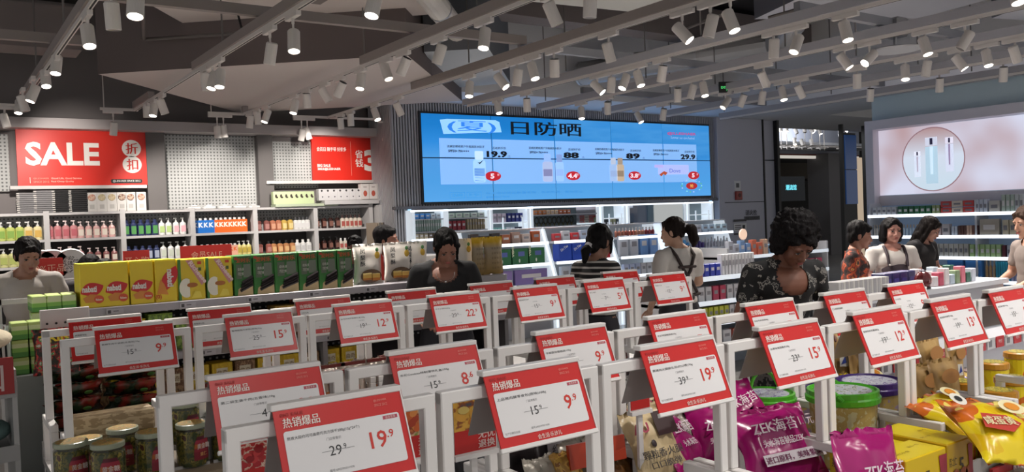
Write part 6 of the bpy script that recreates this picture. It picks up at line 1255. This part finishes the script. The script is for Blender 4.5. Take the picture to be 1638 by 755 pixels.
wgoods(1495, 1522, 2, 374, 1.0, ['c9b4b4', 'c4bcbc'], .2, 'red_top_box', 'white box with red top on the second lit shelf', 'red top boxes'); wgoods(1524, 1534, 2, 374, 1.0, ['c4ccd8'], .16, 'pale_jar', 'pale blue jar on the second lit shelf', 'pale jars'); wgoods(1535, 1566, 7, 373, 1.0, ['5a3428', 'c9a894', '6a4030'], .17, 'brown_jar', 'small brown or pink jar on the second lit shelf', 'brown jars'); wgoods(1567, 1603, 1, 372, 1.0, ['a89e90'], .27, 'taupe_carton', 'large taupe carton on the second lit shelf', None); wgoods(1605, 1640, 3, 371, 1.0, ['bfb49c', 'c9c4bc'], .25, 'beige_carton', 'beige carton at the second lit shelf end', 'beige cartons')
wgoods(1398, 1490, 8, 411, .64, ['bfc4c8', 'c9c6c0', 'aab4c0'], .2, 'pale_box', 'pale box on the third lit shelf behind the two women', 'pale boxes, third shelf')
wgoods(1497, 1552, 7, 409, .64, ['c0bcb4', 'c9c6be', 'b9b5ac'], .22, 'white_carton', 'off-white upright carton on the third lit shelf', 'off-white cartons'); wgoods(1553, 1604, 6, 407, .64, ['9cb87c', 'a8c48a'], .21, 'lime_box', 'lime green upright box on the third lit shelf', 'lime boxes'); wgoods(1605, 1611, 1, 406, .64, ['5c1c24'], .2, 'maroon_box', 'single maroon box after the lime boxes', None); wgoods(1613, 1640, 4, 405, .64, ['b9bcc4'], .2, 'grey_box', 'pale grey box on the third shelf end', 'pale grey boxes')
wgoods(1485, 1515, 4, 440, .25, ['5c9a44', '78b05a'], .24, 'grass_green_box', 'grass green box on the lowest lit shelf', 'grass green boxes'); wgoods(1516, 1575, 2, 440, .25, ['2c6cb0', '3a7cc0'], .33, 'blue_carton', 'large sky blue carton on the lowest lit shelf', 'sky blue cartons'); wgoods(1576, 1594, 3, 438, .25, ['b89468', 'c9a880'], .35, 'amber_bottle', 'tall amber bottle on the lowest lit shelf', 'amber bottles', kind=1); wgoods(1595, 1618, 6, 436, .25, ['2c9cb8', '38a8c4'], .32, 'cyan_box', 'cyan upright box on the lowest lit shelf', 'cyan boxes'); wgoods(1619, 1640, 4, 435, .25, ['8c90b0', 'a8acc0'], .32, 'lavender_box', 'lavender box at the lowest shelf end', 'lavender boxes')
# island unit between the big dark hair and the floral blouse
rack('promo_island', 'island shelf with red tags behind the big dark hair', 8.3, 10.4, 7.2, 7.7, [.45, .72, .98], CW, top=1.1)
goods(8.4, 9.2, 7, 7.3, .98, ['b8bcc8', '7c9cc8', 'c86a50', 'c9a890'], [.2, .16], 'skincare_box', 'pastel skincare box on the island top', 'skincare boxes on the island'); goods(9.2, 10.3, 8, 7.3, .98, ['7ca8d0', 'c9ccd4', 'b84038', 'cfc6c0'], [.12], 'promo_box', 'blue or red box on the island top', 'promo boxes on the island')
goods(8.4, 10.3, 12, 7.25, .72, ['c03038', 'd0cdd0', 'c8b0b4', 'b83a5c'], [.15], 'red_tag_box', 'red tagged white box on the island middle shelf', 'red tagged boxes'); goods(8.4, 10.3, 16, 7.25, .45, ['8fb0a4', 'c4ccc8', 'cfcac4'], [.17], 'striped_pack', 'green and white striped pack on the island low shelf', 'striped packs')
t = thing('round_mirror', 'small round glowing mirror on the island top', 'mirror', (8.72, 7.3, 1.18)); MB().lathe([(.07, 0), (.07, .02)], 22).build('disc', mat('e0bfa8', .4, emit=.8), t, rot=(PI/2, 0, 0), loc=(0, 0, .08)); MB().rod((0, 0, 0), (0, 0, .03), .01).build('stem', STEEL, t)
# ================================================================== PEOPLE
def face_rz(a):
    a = math.radians(a); F2 = Vector((math.sin(YAW), math.cos(YAW), 0)); f = -F2*math.cos(a)+camR*math.sin(a)
    return math.atan2(f.x, -f.y)
def remesh(mb, name, mats, voxel, smooth_it=4, cuts=(), disp=None, fac=.5):
    """one continuous surface grown over the joined volumes"""
    me = mb.mesh('tmp', mats[0] if isinstance(mats, list) else mats); o = bpy.data.objects.new('tmp', me); COL.objects.link(o)
    r = o.modifiers.new('r', 'REMESH'); r.mode = 'VOXEL'; r.voxel_size = voxel
    s = o.modifiers.new('s', 'SMOOTH'); s.iterations = smooth_it; s.factor = fac
    dg = bpy.context.evaluated_depsgraph_get(); out = bpy.data.meshes.new_from_object(o.evaluated_get(dg)); out.name = name
    bpy.data.objects.remove(o); bpy.data.meshes.remove(me)
    n = len(out.vertices); co = np.zeros(n*3); out.vertices.foreach_get('co', co); co = co.reshape(-1, 3)
    if disp:
        no = np.zeros(n*3); out.vertices.foreach_get('normal', no); no = no.reshape(-1, 3)
        amp, sc = disp; d = np.array([noise.noise(Vector((p[0]*sc[0], p[1]*sc[1], p[2]*sc[2]))) for p in co]); co += no*(d*amp)[:, None]; out.vertices.foreach_set('co', co.ravel())
    if cuts:
        dead = np.zeros(n, bool)
        for c in cuts: dead |= c(co)
        bm = bmesh.new(); bm.from_mesh(out); bm.verts.ensure_lookup_table(); bmesh.ops.delete(bm, geom=[bm.verts[i] for i in np.nonzero(dead)[0]], context='VERTS'); bm.to_mesh(out); bm.free()
    out.materials.clear()
    for m in (mats if isinstance(mats, list) else [mats]): out.materials.append(m)
    out.polygons.foreach_set('use_smooth', [True]*len(out.polygons)); out.update()
    return out
def hair_mat(c):
    k = 'hair'+c
    if k in MATS: return MATS[k]
    m = bpy.data.materials.new('hair'); m.use_nodes = True; nt = m.node_tree; b = nt.nodes['Principled BSDF']; b.inputs['Base Color'].default_value = srgb(c); b.inputs['Roughness'].default_value = .6; b.inputs['Specular IOR Level'].default_value = .12
    tc = nt.nodes.new('ShaderNodeTexCoord'); mp = nt.nodes.new('ShaderNodeMapping'); mp.inputs['Scale'].default_value = (90, 90, 8); n = nt.nodes.new('ShaderNodeTexNoise'); n.inputs['Scale'].default_value = 1.5
    bp = nt.nodes.new('ShaderNodeBump'); bp.inputs['Strength'].default_value = .8; bp.inputs['Distance'].default_value = .006
    nt.links.new(tc.outputs['Object'], mp.inputs[0]); nt.links.new(mp.outputs[0], n.inputs[0]); nt.links.new(n.outputs['Fac'], bp.inputs['Height']); nt.links.new(bp.outputs[0], b.inputs['Normal'])
    MATS[k] = m; return m
def person(label, x, y, a, H=1.55, skin='a87c66', lean=0, head=(0, 0, 0), hair='bob', hairc='15110f', top='white', topc='c9c6c2', bottom='2a2a30', sleeve=.55, neck=None, arms=None, voxel=.0065, build=1.0, hs=1.0, group=None, apron=None, wear=None, dz=0):
    s = H/1.6; L = math.radians(lean); piv = Vector((0, 0, .92))
    def T(p):
        p = Vector(p)
        if p.z <= piv.z: return p*s
        t = min(1, (p.z-piv.z)/.25); q = Matrix.Rotation(L*t, 3, 'X') @ (p-piv); return (q+piv)*s
    root = thing('person', label, 'person', (x, y, dz), rz=face_rz(a), group=group)
    B = build
    pit, yw, rl = [math.radians(v) for v in head]
    HR = Matrix.Rotation(yw, 3, 'Z') @ Matrix.Rotation(pit*.6, 3, 'X') @ Matrix.Rotation(rl, 3, 'Y'); HR = Matrix.Rotation(L*.6, 3, 'X') @ HR @ Matrix.Rotation(pit*.4, 3, 'X')
    nb = T((0, .015, 1.345)); hc = nb+HR @ Vector((0, -.022, .135*s*hs)); k = s*hs*.97
    h = lambda p: hc+HR @ (Vector(p)*k)
    he = lambda mb, c, r, n=14, m=10: mb.ell(h(c), [v*k for v in r], HR, n, m)
    d = MB()
    # trunk
    for c, r in (((0, 0, .90), (.15*B, .105*B, .11)), ((0, 0, 1.0), (.125*B, .09*B, .11)), ((0, 0, 1.12), (.135*B, .095*B, .12)), ((0, .0, 1.22), (.145*B, .10*B, .11))): d.ell(T(c), [v*s for v in r], n=18, m=12)
    d.cap(T((-.125*B, .01, 1.29)), T((.125*B, .01, 1.29)), .05*s, .05*s); d.cap(T((0, .015, 1.28)), h((0, .02, -.06)), .056*s, .046*s)
    d.cap(T((-.1, .015, 1.305)), T((0, .015, 1.35)), .04*s, .05*s).cap(T((.1, .015, 1.305)), T((0, .015, 1.35)), .04*s, .05*s)
    for sx in (-1, 1):
        hp, kn, an = Vector((sx*.085*B, 0, .86))*s, Vector((sx*.095, -.01, .46))*s, Vector((sx*.1, .02, .08))*s
        d.cap(hp, kn, .085*s*B, .055*s); d.cap(kn, an, .052*s, .035*s); d.cap(an-Vector((0, -.02, .035))*s, Vector((sx*.11, -.13, .035))*s, .036*s, .03*s)
    arms = arms or {}
    W = {}
    for sx in (-1, 1):
        sh_ = Vector((sx*.165*B, .012, 1.285)); el, wr = arms.get(sx, ((sx*(.165*B+.05), .03, 1.03), (sx*(.165*B+.04), -.09, .82)))
        S_, E1, W1 = T(sh_), T(el), T(wr); W[sx] = (S_, E1, W1)
        d.cap(S_, E1, .048*s, .037*s); d.cap(E1, W1, .037*s, .024*s)
        hd = (W1-E1).normalized(); up = Vector((0, 0, 1)); sd = hd.cross(up); sd = sd.normalized() if sd.length > .1 else Vector((1, 0, 0)); nrm = sd.cross(hd)
        pc_ = W1+hd*.045*s; RM = Matrix((sd, nrm, hd)).transposed(); d.ell(pc_, (.038*s, .015*s, .05*s), RM, 10, 8)
        for i_, (o_, ln) in enumerate(((-.027, .062), (-.009, .072), (.009, .068), (.027, .052))):
            f0 = pc_+sd*o_*s*1.05+hd*.035*s; f1 = f0+(hd*.95-nrm*.2).normalized()*ln*.55*s+sd*o_*.15*s; f2 = f1+(hd*.7-nrm*.7).normalized()*ln*.5*s
            d.cap(f0, f1, .0092*s, .0085*s, 8); d.cap(f1, f2, .0085*s, .007*s, 8)
        t0 = pc_-hd*.02*s-sd*sx*.03*s; t1 = t0+(hd*.6-sd*sx*.7-nrm*.3).normalized()*.035*s; t2 = t1+(hd*.9-nrm*.3-sd*sx*.15).normalized()*.028*s; d.cap(t0, t1, .012*s, .010*s, 8); d.cap(t1, t2, .010*s, .008*s, 8)
    # head
    he(d, (0, .012, .03), (.074, .092, .085), 20, 14); he(d, (0, -.026, -.03), (.061, .060, .076), 20, 14); he(d, (0, -.036, -.074), (.043, .046, .036))
    for sx in (-1, 1):
        he(d, (sx*.034, -.05, -.034), (.026, .028, .03)); he(d, (sx*.074, .012, -.012), (.011, .019, .03)); he(d, (sx*.0105, -.09, -.036), (.009, .01, .008)); he(d, (sx*.03, -.066, .02), (.026, .02, .010))
        he(d, (sx*.031, -.0735, -.002), (.0155, .009, .008))
    d.cap(h((0, -.083, .006)), h((0, -.101, -.031)), .0075*k, .0105*k); he(d, (0, -.083, -.060), (.022, .011, .011)); he(d, (0, -.074, -.096), (.02, .016, .014))
    sk = mat(skin, .55, name='skin')
    me = remesh(d, 'body', sk, voxel, 3)
    link('body', me, root)
    # face features
    e = MB(); ib = MB(); li = MB(); hm = hair_mat(hairc)
    for sx in (-1, 1):
        he(e, (sx*.031, -.0795, -.002), (.012, .0045, .0042), 12, 8); he(ib, (sx*.031, -.0835, -.002), (.006, .003, .0055), 8, 6)
        he(ib, (sx*.031, -.081, .0035), (.0155, .004, .002), 10, 6)
    e.build('eyes', mat('a09894', .6), root, smooth=True); ib.build('irises', mat('17110f', .3), root, smooth=True)
    bw = MB(); 
    for sx in (-1, 1): bw.cap(h((sx*.014, -.0855, .020)), h((sx*.047, -.074, .021)), .0028*k, .002*k, 6)
    bw.build('eyebrows', hm, root)
    he(li, (0, -.0925, -.0565), (.018, .0045, .004), 12, 6); he(li, (0, -.0925, -.0635), (.016, .0048, .0045), 12, 6); li.build('lips', mat('8e4a44', .45), root, smooth=True)
    # hair
    hb = MB(); dsp = (.006, (60, 60, 10))
    if hair in ('bob', 'long', 'short', 'pony', 'boy'): he(hb, (0, .022, .045), (.083, .096, .083), 20, 14)
    if hair in ('bob', 'long'):
        zl = -.075 if hair == 'bob' else -.15
        for sx in (-1, 1): hb.cap(h((sx*.066, -.018, .05)), h((sx*.072, -.012, zl+.03)), .026*k, .022*k); hb.cap(h((sx*.06, .035, .04)), h((sx*.07, .03, zl)), .035*k, .036*k)
        hb.cap(h((0, .07, .03)), h((0, .072, zl)), .05*k, .05*k); he(hb, (0, .05, -.02), (.075, .06, .09))
        for sx in (-1, 1): hb.cap(h((sx*.01, -.062, .088)), h((sx*.055, -.058, .04)), .017*k, .013*k)
        if hair == 'long':
            for q in range(5): hb.cap(h((-.07+.035*q, .06, -.1)), h((-.08+.04*q, .06, -.27)), .04*k, .03*k)
            for sx in (-1, 1): hb.cap(h((sx*.075, -.01, -.08)), h((sx*.085, -.02, -.24)), .03*k, .018*k)
    if hair == 'tied':      # centre parted, strands beside the cheeks, low tail at the nape
        he(hb, (0, .022, .045), (.083, .096, .083), 20, 14)
        for sx in (-1, 1): hb.cap(h((sx*.008, -.05, .092)), h((sx*.068, -.03, .03)), .02*k, .02*k); hb.cap(h((sx*.068, -.035, .03)), h((sx*.07, -.05, -.07)), .013*k, .009*k); he(hb, (sx*.06, .03, .0), (.024, .055, .06))
        he(hb, (0, .07, -.03), (.062, .045, .075)); hb.cap(h((0, .10, -.06)), h((0, .13, -.10)), .03*k, .036*k); hb.cap(h((0, .13, -.10)), h((0, .125, -.17)), .036*k, .02*k)
        tr = MB(); tr.rod(h((0, .098, -.055)), h((0, .112, -.075)), .034*k, n=12); tr.build('hair_tie', mat('c9c5c8', .4), root)
    if hair == 'pony':
        for sx in (-1, 1): hb.cap(h((sx*.01, -.055, .085)), h((sx*.068, -.02, .03)), .018*k, .016*k); he(hb, (sx*.06, .03, .0), (.022, .05, .05))
        he(hb, (0, .07, .0), (.06, .04, .06)); tb2 = h((0, .125, .02)); t1 = h((0, .16, -.01)); t2 = h((0, .165, -.09)); t3 = h((0, .15, -.14)); hb.cap(h((0, .08, .03)), tb2, .04*k, .026*k); hb.cap(tb2, t1, .028*k, .044*k); hb.cap(t1, t2, .046*k, .042*k); hb.cap(t2, t3, .042*k, .018*k)
        tr = MB(); tr.rod(h((0, .112, .026)), h((0, .13, .018)), .027*k, n=12); tr.build('hair_tie', mat('c4c0c4', .4), root)
    if hair in ('short', 'boy'):
        for sx in (-1, 1): he(hb, (sx*.064, .03, .0), (.02, .05, .055)); hb.cap(h((sx*.012, -.064, .078)), h((sx*.05, -.055, .042)), .018*k, .012*k)
        he(hb, (0, .06, -.02), (.065, .045, .07)); hb.cap(h((-.03, -.066, .07)), h((.035, -.062, .06)), .018*k, .016*k)
    if hair == 'curly':
        he(hb, (0, .035, .055), (.104, .108, .098), 20, 14); r2 = random.Random(4)
        for q in range(260):
            th = r2.uniform(0, 2*PI); ph = r2.uniform(-.55, 1.5); c = (.108*math.cos(ph)*math.cos(th), .035+.112*math.cos(ph)*math.sin(th), .045+.11*math.sin(ph))
            if c[1] < -.03 and c[2] < .055: continue
            he(hb, c, (r2.uniform(.009, .02),)*3, 8, 6)
        for sx in (-1, 1): he(hb, (sx*.085, .02, -.01), (.035, .06, .07)); 
        he(hb, (0, .09, -.03), (.085, .045, .085)); dsp = (.012, (70, 70, 70))
    me = remesh(hb, 'hair', hm, .0075, 2, disp=dsp); link('hair', me, root)
    # top
    t = MB(); g = .012
    for c, r in (((0, 0, .93), (.16*B, .112*B, .10)), ((0, 0, 1.02), (.137*B, .10*B, .12)), ((0, 0, 1.12), (.147*B, .107*B, .13)), ((0, .0, 1.21), (.157*B, .112*B, .12))): t.ell(T(c), [v*s for v in r], n=18, m=12)
    t.cap(T((-.13*B, .01, 1.285)), T((.13*B, .01, 1.285)), .064*s, .064*s); t.cap(T((0, .015, 1.28)), T((0, .018, 1.335)), .078*s, .068*s)
    t.cap(T((-.11, .015, 1.30)), T((0, .015, 1.34)), .05*s, .058*s).cap(T((.11, .015, 1.30)), T((0, .015, 1.34)), .05*s, .058*s)
    for sx in (-1, 1):
        S_, E1, W1 = W[sx]; t.cap(S_, S_.lerp(E1, min(1, sleeve)), .062*s, .056*s)
        if sleeve > 1: t.cap(E1, E1.lerp(W1, sleeve-1), .052*s, .042*s)
    nk = neck or ((0, -.05, 1.36), (.075, .09, .06))
    nc = np.array(T(nk[0])); nr = np.array(nk[1])*s
    cut = lambda co: (((co-nc)/nr)**2).sum(1) < 1
    nc2 = np.array(T((0, .02, 1.385))); nr2 = np.array((.085, .085, .05))*s; cut2 = lambda co: (((co-nc2)/nr2)**2).sum(1) < 1
    tm_ = top if not isinstance(top, str) else mat(topc, .8, bump=.25, bscale=14, name='cloth')
    me = remesh(t, 'shirt', tm_, .011, 4, cuts=(cut, cut2), disp=(.007, (9, 9, 16))); link('shirt', me, root)
    # trousers and shoes
    p = MB(); p.ell((0, 0, .87*s), (.165*B*s, .118*B*s, .12*s), n=18, m=10)
    for sx in (-1, 1): p.cap(Vector((sx*.085*B, 0, .84))*s, Vector((sx*.095, -.01, .46))*s, .1*s*B, .08*s); p.cap(Vector((sx*.095, -.01, .46))*s, Vector((sx*.1, .02, .13))*s, .08*s, .065*s)
    link('trousers', remesh(p, 'trousers', bottom if not isinstance(bottom, str) else mat(bottom, .8, bump=.2, bscale=12), .014, 3, disp=(.008, (8, 8, 14))), root)
    for sx in (-1, 1): MB().cap(Vector((sx*.1, .03, .047))*s, Vector((sx*.112, -.15, .042))*s, .046*s, .04*s).build('shoe', mat('2b2a2c', .5), root, smooth=True)
    if apron:
        ap = mat(apron, .75, bump=.2, bscale=20, name='apron')
        def on_back(pts, r=.014, name='strap'):
            m = MB()
            q = [T(v) for v in pts]
            for a_, b_ in zip(q, q[1:]): m.cap(a_, b_, r*s, r*s, 8)
            o = m.build(name, ap, root, smooth=True); return o
        f = MB(); 
        for c, r in (((0, -.012, .93), (.158*B, .118*B, .11)), ((0, -.012, 1.03), (.14*B, .108*B, .12)), ((0, -.012, 1.12), (.128*B, .112*B, .13))): f.ell(T(c), [v*s for v in r], n=18, m=12)
        cf = lambda co: co[:, 1] > (-.0+.0*co[:, 2])-.02*s-(math.tan(L)*np.maximum(0, co[:, 2]-.92*s))
        me = remesh(f, 'apron', ap, .011, 3, cuts=(cf,), disp=(.004, (9, 9, 14))); link('apron', me, root)
        for sx in (-1, 1):
            on_back([(sx*.085, -.118, 1.17), (sx*.088, -.098, 1.26), (sx*.09, -.045, 1.335), (sx*.09, .03, 1.35), (sx*.085, .10, 1.29), (sx*.03, .122, 1.17), (-sx*.04, .122, 1.08), (-sx*.11, .09, .99)], .013)
        on_back([(-.075, .122, 1.2), (.075, .122, 1.2)], .012, 'back_strap'); on_back([(-.13, .09, .98), (0, .125, .97), (.13, .09, .98)], .014, 'back_tie')
        MB().ell(T((.0, .14, .96)), (.05*s, .015*s, .035*s)).build('bow_knot', ap, root, smooth=True)
        MB().ell(T((-.085, -.128, 1.18)), (.009, .006, .009)).build('button', mat('d9d6d0', .4), root)
    if wear: wear(root, T, s, h, k)
    return root
# cloth patterns
def pattern(key, stops, sc, vor=False, kind='CONSTANT', vec=(1, 1, 1)): return ramp_mat(key, stops, kind=kind, coord='Object', rough=.8, nscale=0 if vor else sc, vscale=sc if vor else 0, vec=vec)
FLORAL = pattern('floral', [(0, '1c1210'), (.42, '4a1f14'), (.5, 'a8431c'), (.56, '6a2a1a'), (.62, 'b8763c'), (.68, '2c1a20')], 13)
BLKP = pattern('blackprint', [(0, '0e0c0e'), (.53, '121014'), (.57, '8a8680'), (.61, '121014'), (.66, '77736e'), (.7, '121014')], 22)
LEO = pattern('leopard', [(0, '0e0d0e'), (.44, '161416'), (.47, '5c5654'), (.6, '6a6462'), (.66, '151315')], 17)
STR = bpy.data.materials.new('striped_cloth'); STR.use_nodes = True; nt = STR.node_tree; bs = nt.nodes['Principled BSDF']; bs.inputs['Roughness'].default_value = .8
tc = nt.nodes.new('ShaderNodeTexCoord'); sx = nt.nodes.new('ShaderNodeSeparateXYZ'); nt.links.new(tc.outputs['Object'], sx.inputs[0])
def mth(op, a, b_=None):
    n = nt.nodes.new('ShaderNodeMath'); n.operation = op
    for k_, v in enumerate((a, b_)):
        if v is None: continue
        if isinstance(v, (int, float)): n.inputs[k_].default_value = v
        else: nt.links.new(v, n.inputs[k_])
    return n.outputs[0]
st = mth('GREATER_THAN', mth('FRACT', mth('MULTIPLY', sx.outputs[2], 24)), .66); mx = nt.nodes.new('ShaderNodeMix'); mx.data_type = 'RGBA'; mx.inputs[6].default_value = srgb('141214'); mx.inputs[7].default_value = srgb('b5b0aa'); nt.links.new(st, mx.inputs[0]); nt.links.new(mx.outputs[2], bs.inputs['Base Color'])

def necklace(root, T, s, h, k):
    m = MB(); pts = [T((.06*math.cos(t), -.098-.012*abs(math.sin(t)), 1.29+.0-.055*math.sin(t))) for t in [PI*i/10 for i in range(11)]]; m.path(pts, .0016, 5).build('necklace', mat('c9c4c0', .2, .9), root); MB().ell(T((0, -.113, 1.232)), (.007, .004, .009)).build('pendant', mat('c9c4c0', .2, .9), root)
def phone(root, T, s, h, k): MB().cbox(-.036, .036, -.075, .075, -.004, .004, .003).build('phone', BLACK, root).location = T((0, -.38, 1.02))
dn = {-1: ((-.24, .0, 1.06), (-.14, -.2, 1.0)), 1: ((.24, .0, 1.06), (.14, -.2, 1.0))}
person('boy in a white t-shirt looking down by the pump bottles', .54, 6.5, 25, H=1.6, skin='a47a66', head=(22, 18, 0), hair='boy', topc='b9b2ac', arms=dn)
person('large dark curly-haired woman in black print top and leopard trousers', 3.66, 2.82, 12, H=1.56, skin='7a4f3e', lean=7, head=(36, 4, 0), hair='curly', hairc='191617', top=BLKP, bottom=LEO, neck=((0, -.10, 1.28), (.085, .1, .10)), voxel=.0055, build=1.08, hs=1.06, arms={-1: ((-.25, .0, 1.05), (-.13, -.18, .98)), 1: ((.25, .0, 1.05), (.13, -.18, .98))})
person('dark-haired woman in black top with pendant, reading below the gold bags', 2.74, 4.73, 8, H=1.57, skin='8a5f4e', lean=5, head=(32, 8, 0), hair='tied', hairc='0f0d0d', topc='141316', neck=((0, -.08, 1.31), (.085, .09, .085)), wear=necklace, arms=dn)
person('ponytailed woman in a black and white striped t-shirt seen from behind', 4.02, 4.72, 138, H=1.49, skin='8e6856', head=(18, -5, 0), hair='tied', hairc='120f10', top=STR, sleeve=.5, hs=1.16, arms=dn)
person('shop assistant in white t-shirt with brown crossed apron straps looking aside', 4.76, 4.62, 205, H=1.55, skin='c39a82', head=(10, 38, 0), hair='pony', hairc='1f1714', topc='c9c3bc', apron='352a28', sleeve=.6, arms={-1: ((-.22, -.03, 1.06), (-.16, -.2, 1.02)), 1: ((.23, .03, 1.04), (.2, -.12, .86))})
person('short-haired woman in a brown and red floral blouse in profile', 5.8, 3.8, 62, H=1.47, skin='8c604c', lean=3, head=(10, 14, 0), hair='short', hairc='110f0f', top=FLORAL, neck=((0, -.09, 1.30), (.07, .09, .10)), sleeve=.9, arms=dn)
person('bob-haired shop assistant in white t-shirt and dark apron facing the camera', 6.66, 4.0, 2, H=1.46, skin='a8786a', head=(2, -2, 0), hair='bob', hairc='120f10', topc='c4beb8', apron='3a3036', hs=1.04, build=1.08, arms={-1: ((-.25, -.02, 1.06), (-.02, -.24, 1.06)), 1: ((.25, -.02, 1.06), (.06, -.24, 1.04))})
person('long-haired woman in black bending her head beside the bob-haired assistant', 7.42, 4.16, 35, H=1.48, skin='a87c6c', head=(30, 10, 0), hair='long', hairc='15100f', topc='1c191b', arms=dn)
person('brown-haired woman in profile cut off by the picture edge', 7.02, 3.06, -82, H=1.50, skin='b98a72', head=(12, 0, 0), hair='short', hairc='3a2a22', topc='8c7f78', hs=1.16, arms=dn)
person('boy with short black hair in profile behind the pineapple cakes', 2.95, 5.98, 85, H=1.57, skin='8c5c48', head=(0, 0, 0), hair='boy', hairc='120f10', topc='5a4a50', voxel=.008, arms=dn)
person('person peeking over the last green box, only forehead showing', 3.42, 7.6, 5, H=1.48, skin='7c5444', head=(12, 0, 0), hair='short', hairc='120f10', topc='4a464c', voxel=.009)
person('person with bowed dark head and pale hair clip behind the wafer boxes', 1.0, 6.85, 20, H=1.50, skin='8c6454', head=(45, 0, 0), hair='bob', hairc='100d0e', topc='3c383c', voxel=.009, lean=8)
person('person with bowed black hair behind the double wafer box', 1.1, 6.3, -10, H=1.49, skin='8c6454', head=(50, 0, 0), hair='short', hairc='0d0b0c', topc='2c2a2e', voxel=.009, lean=10)
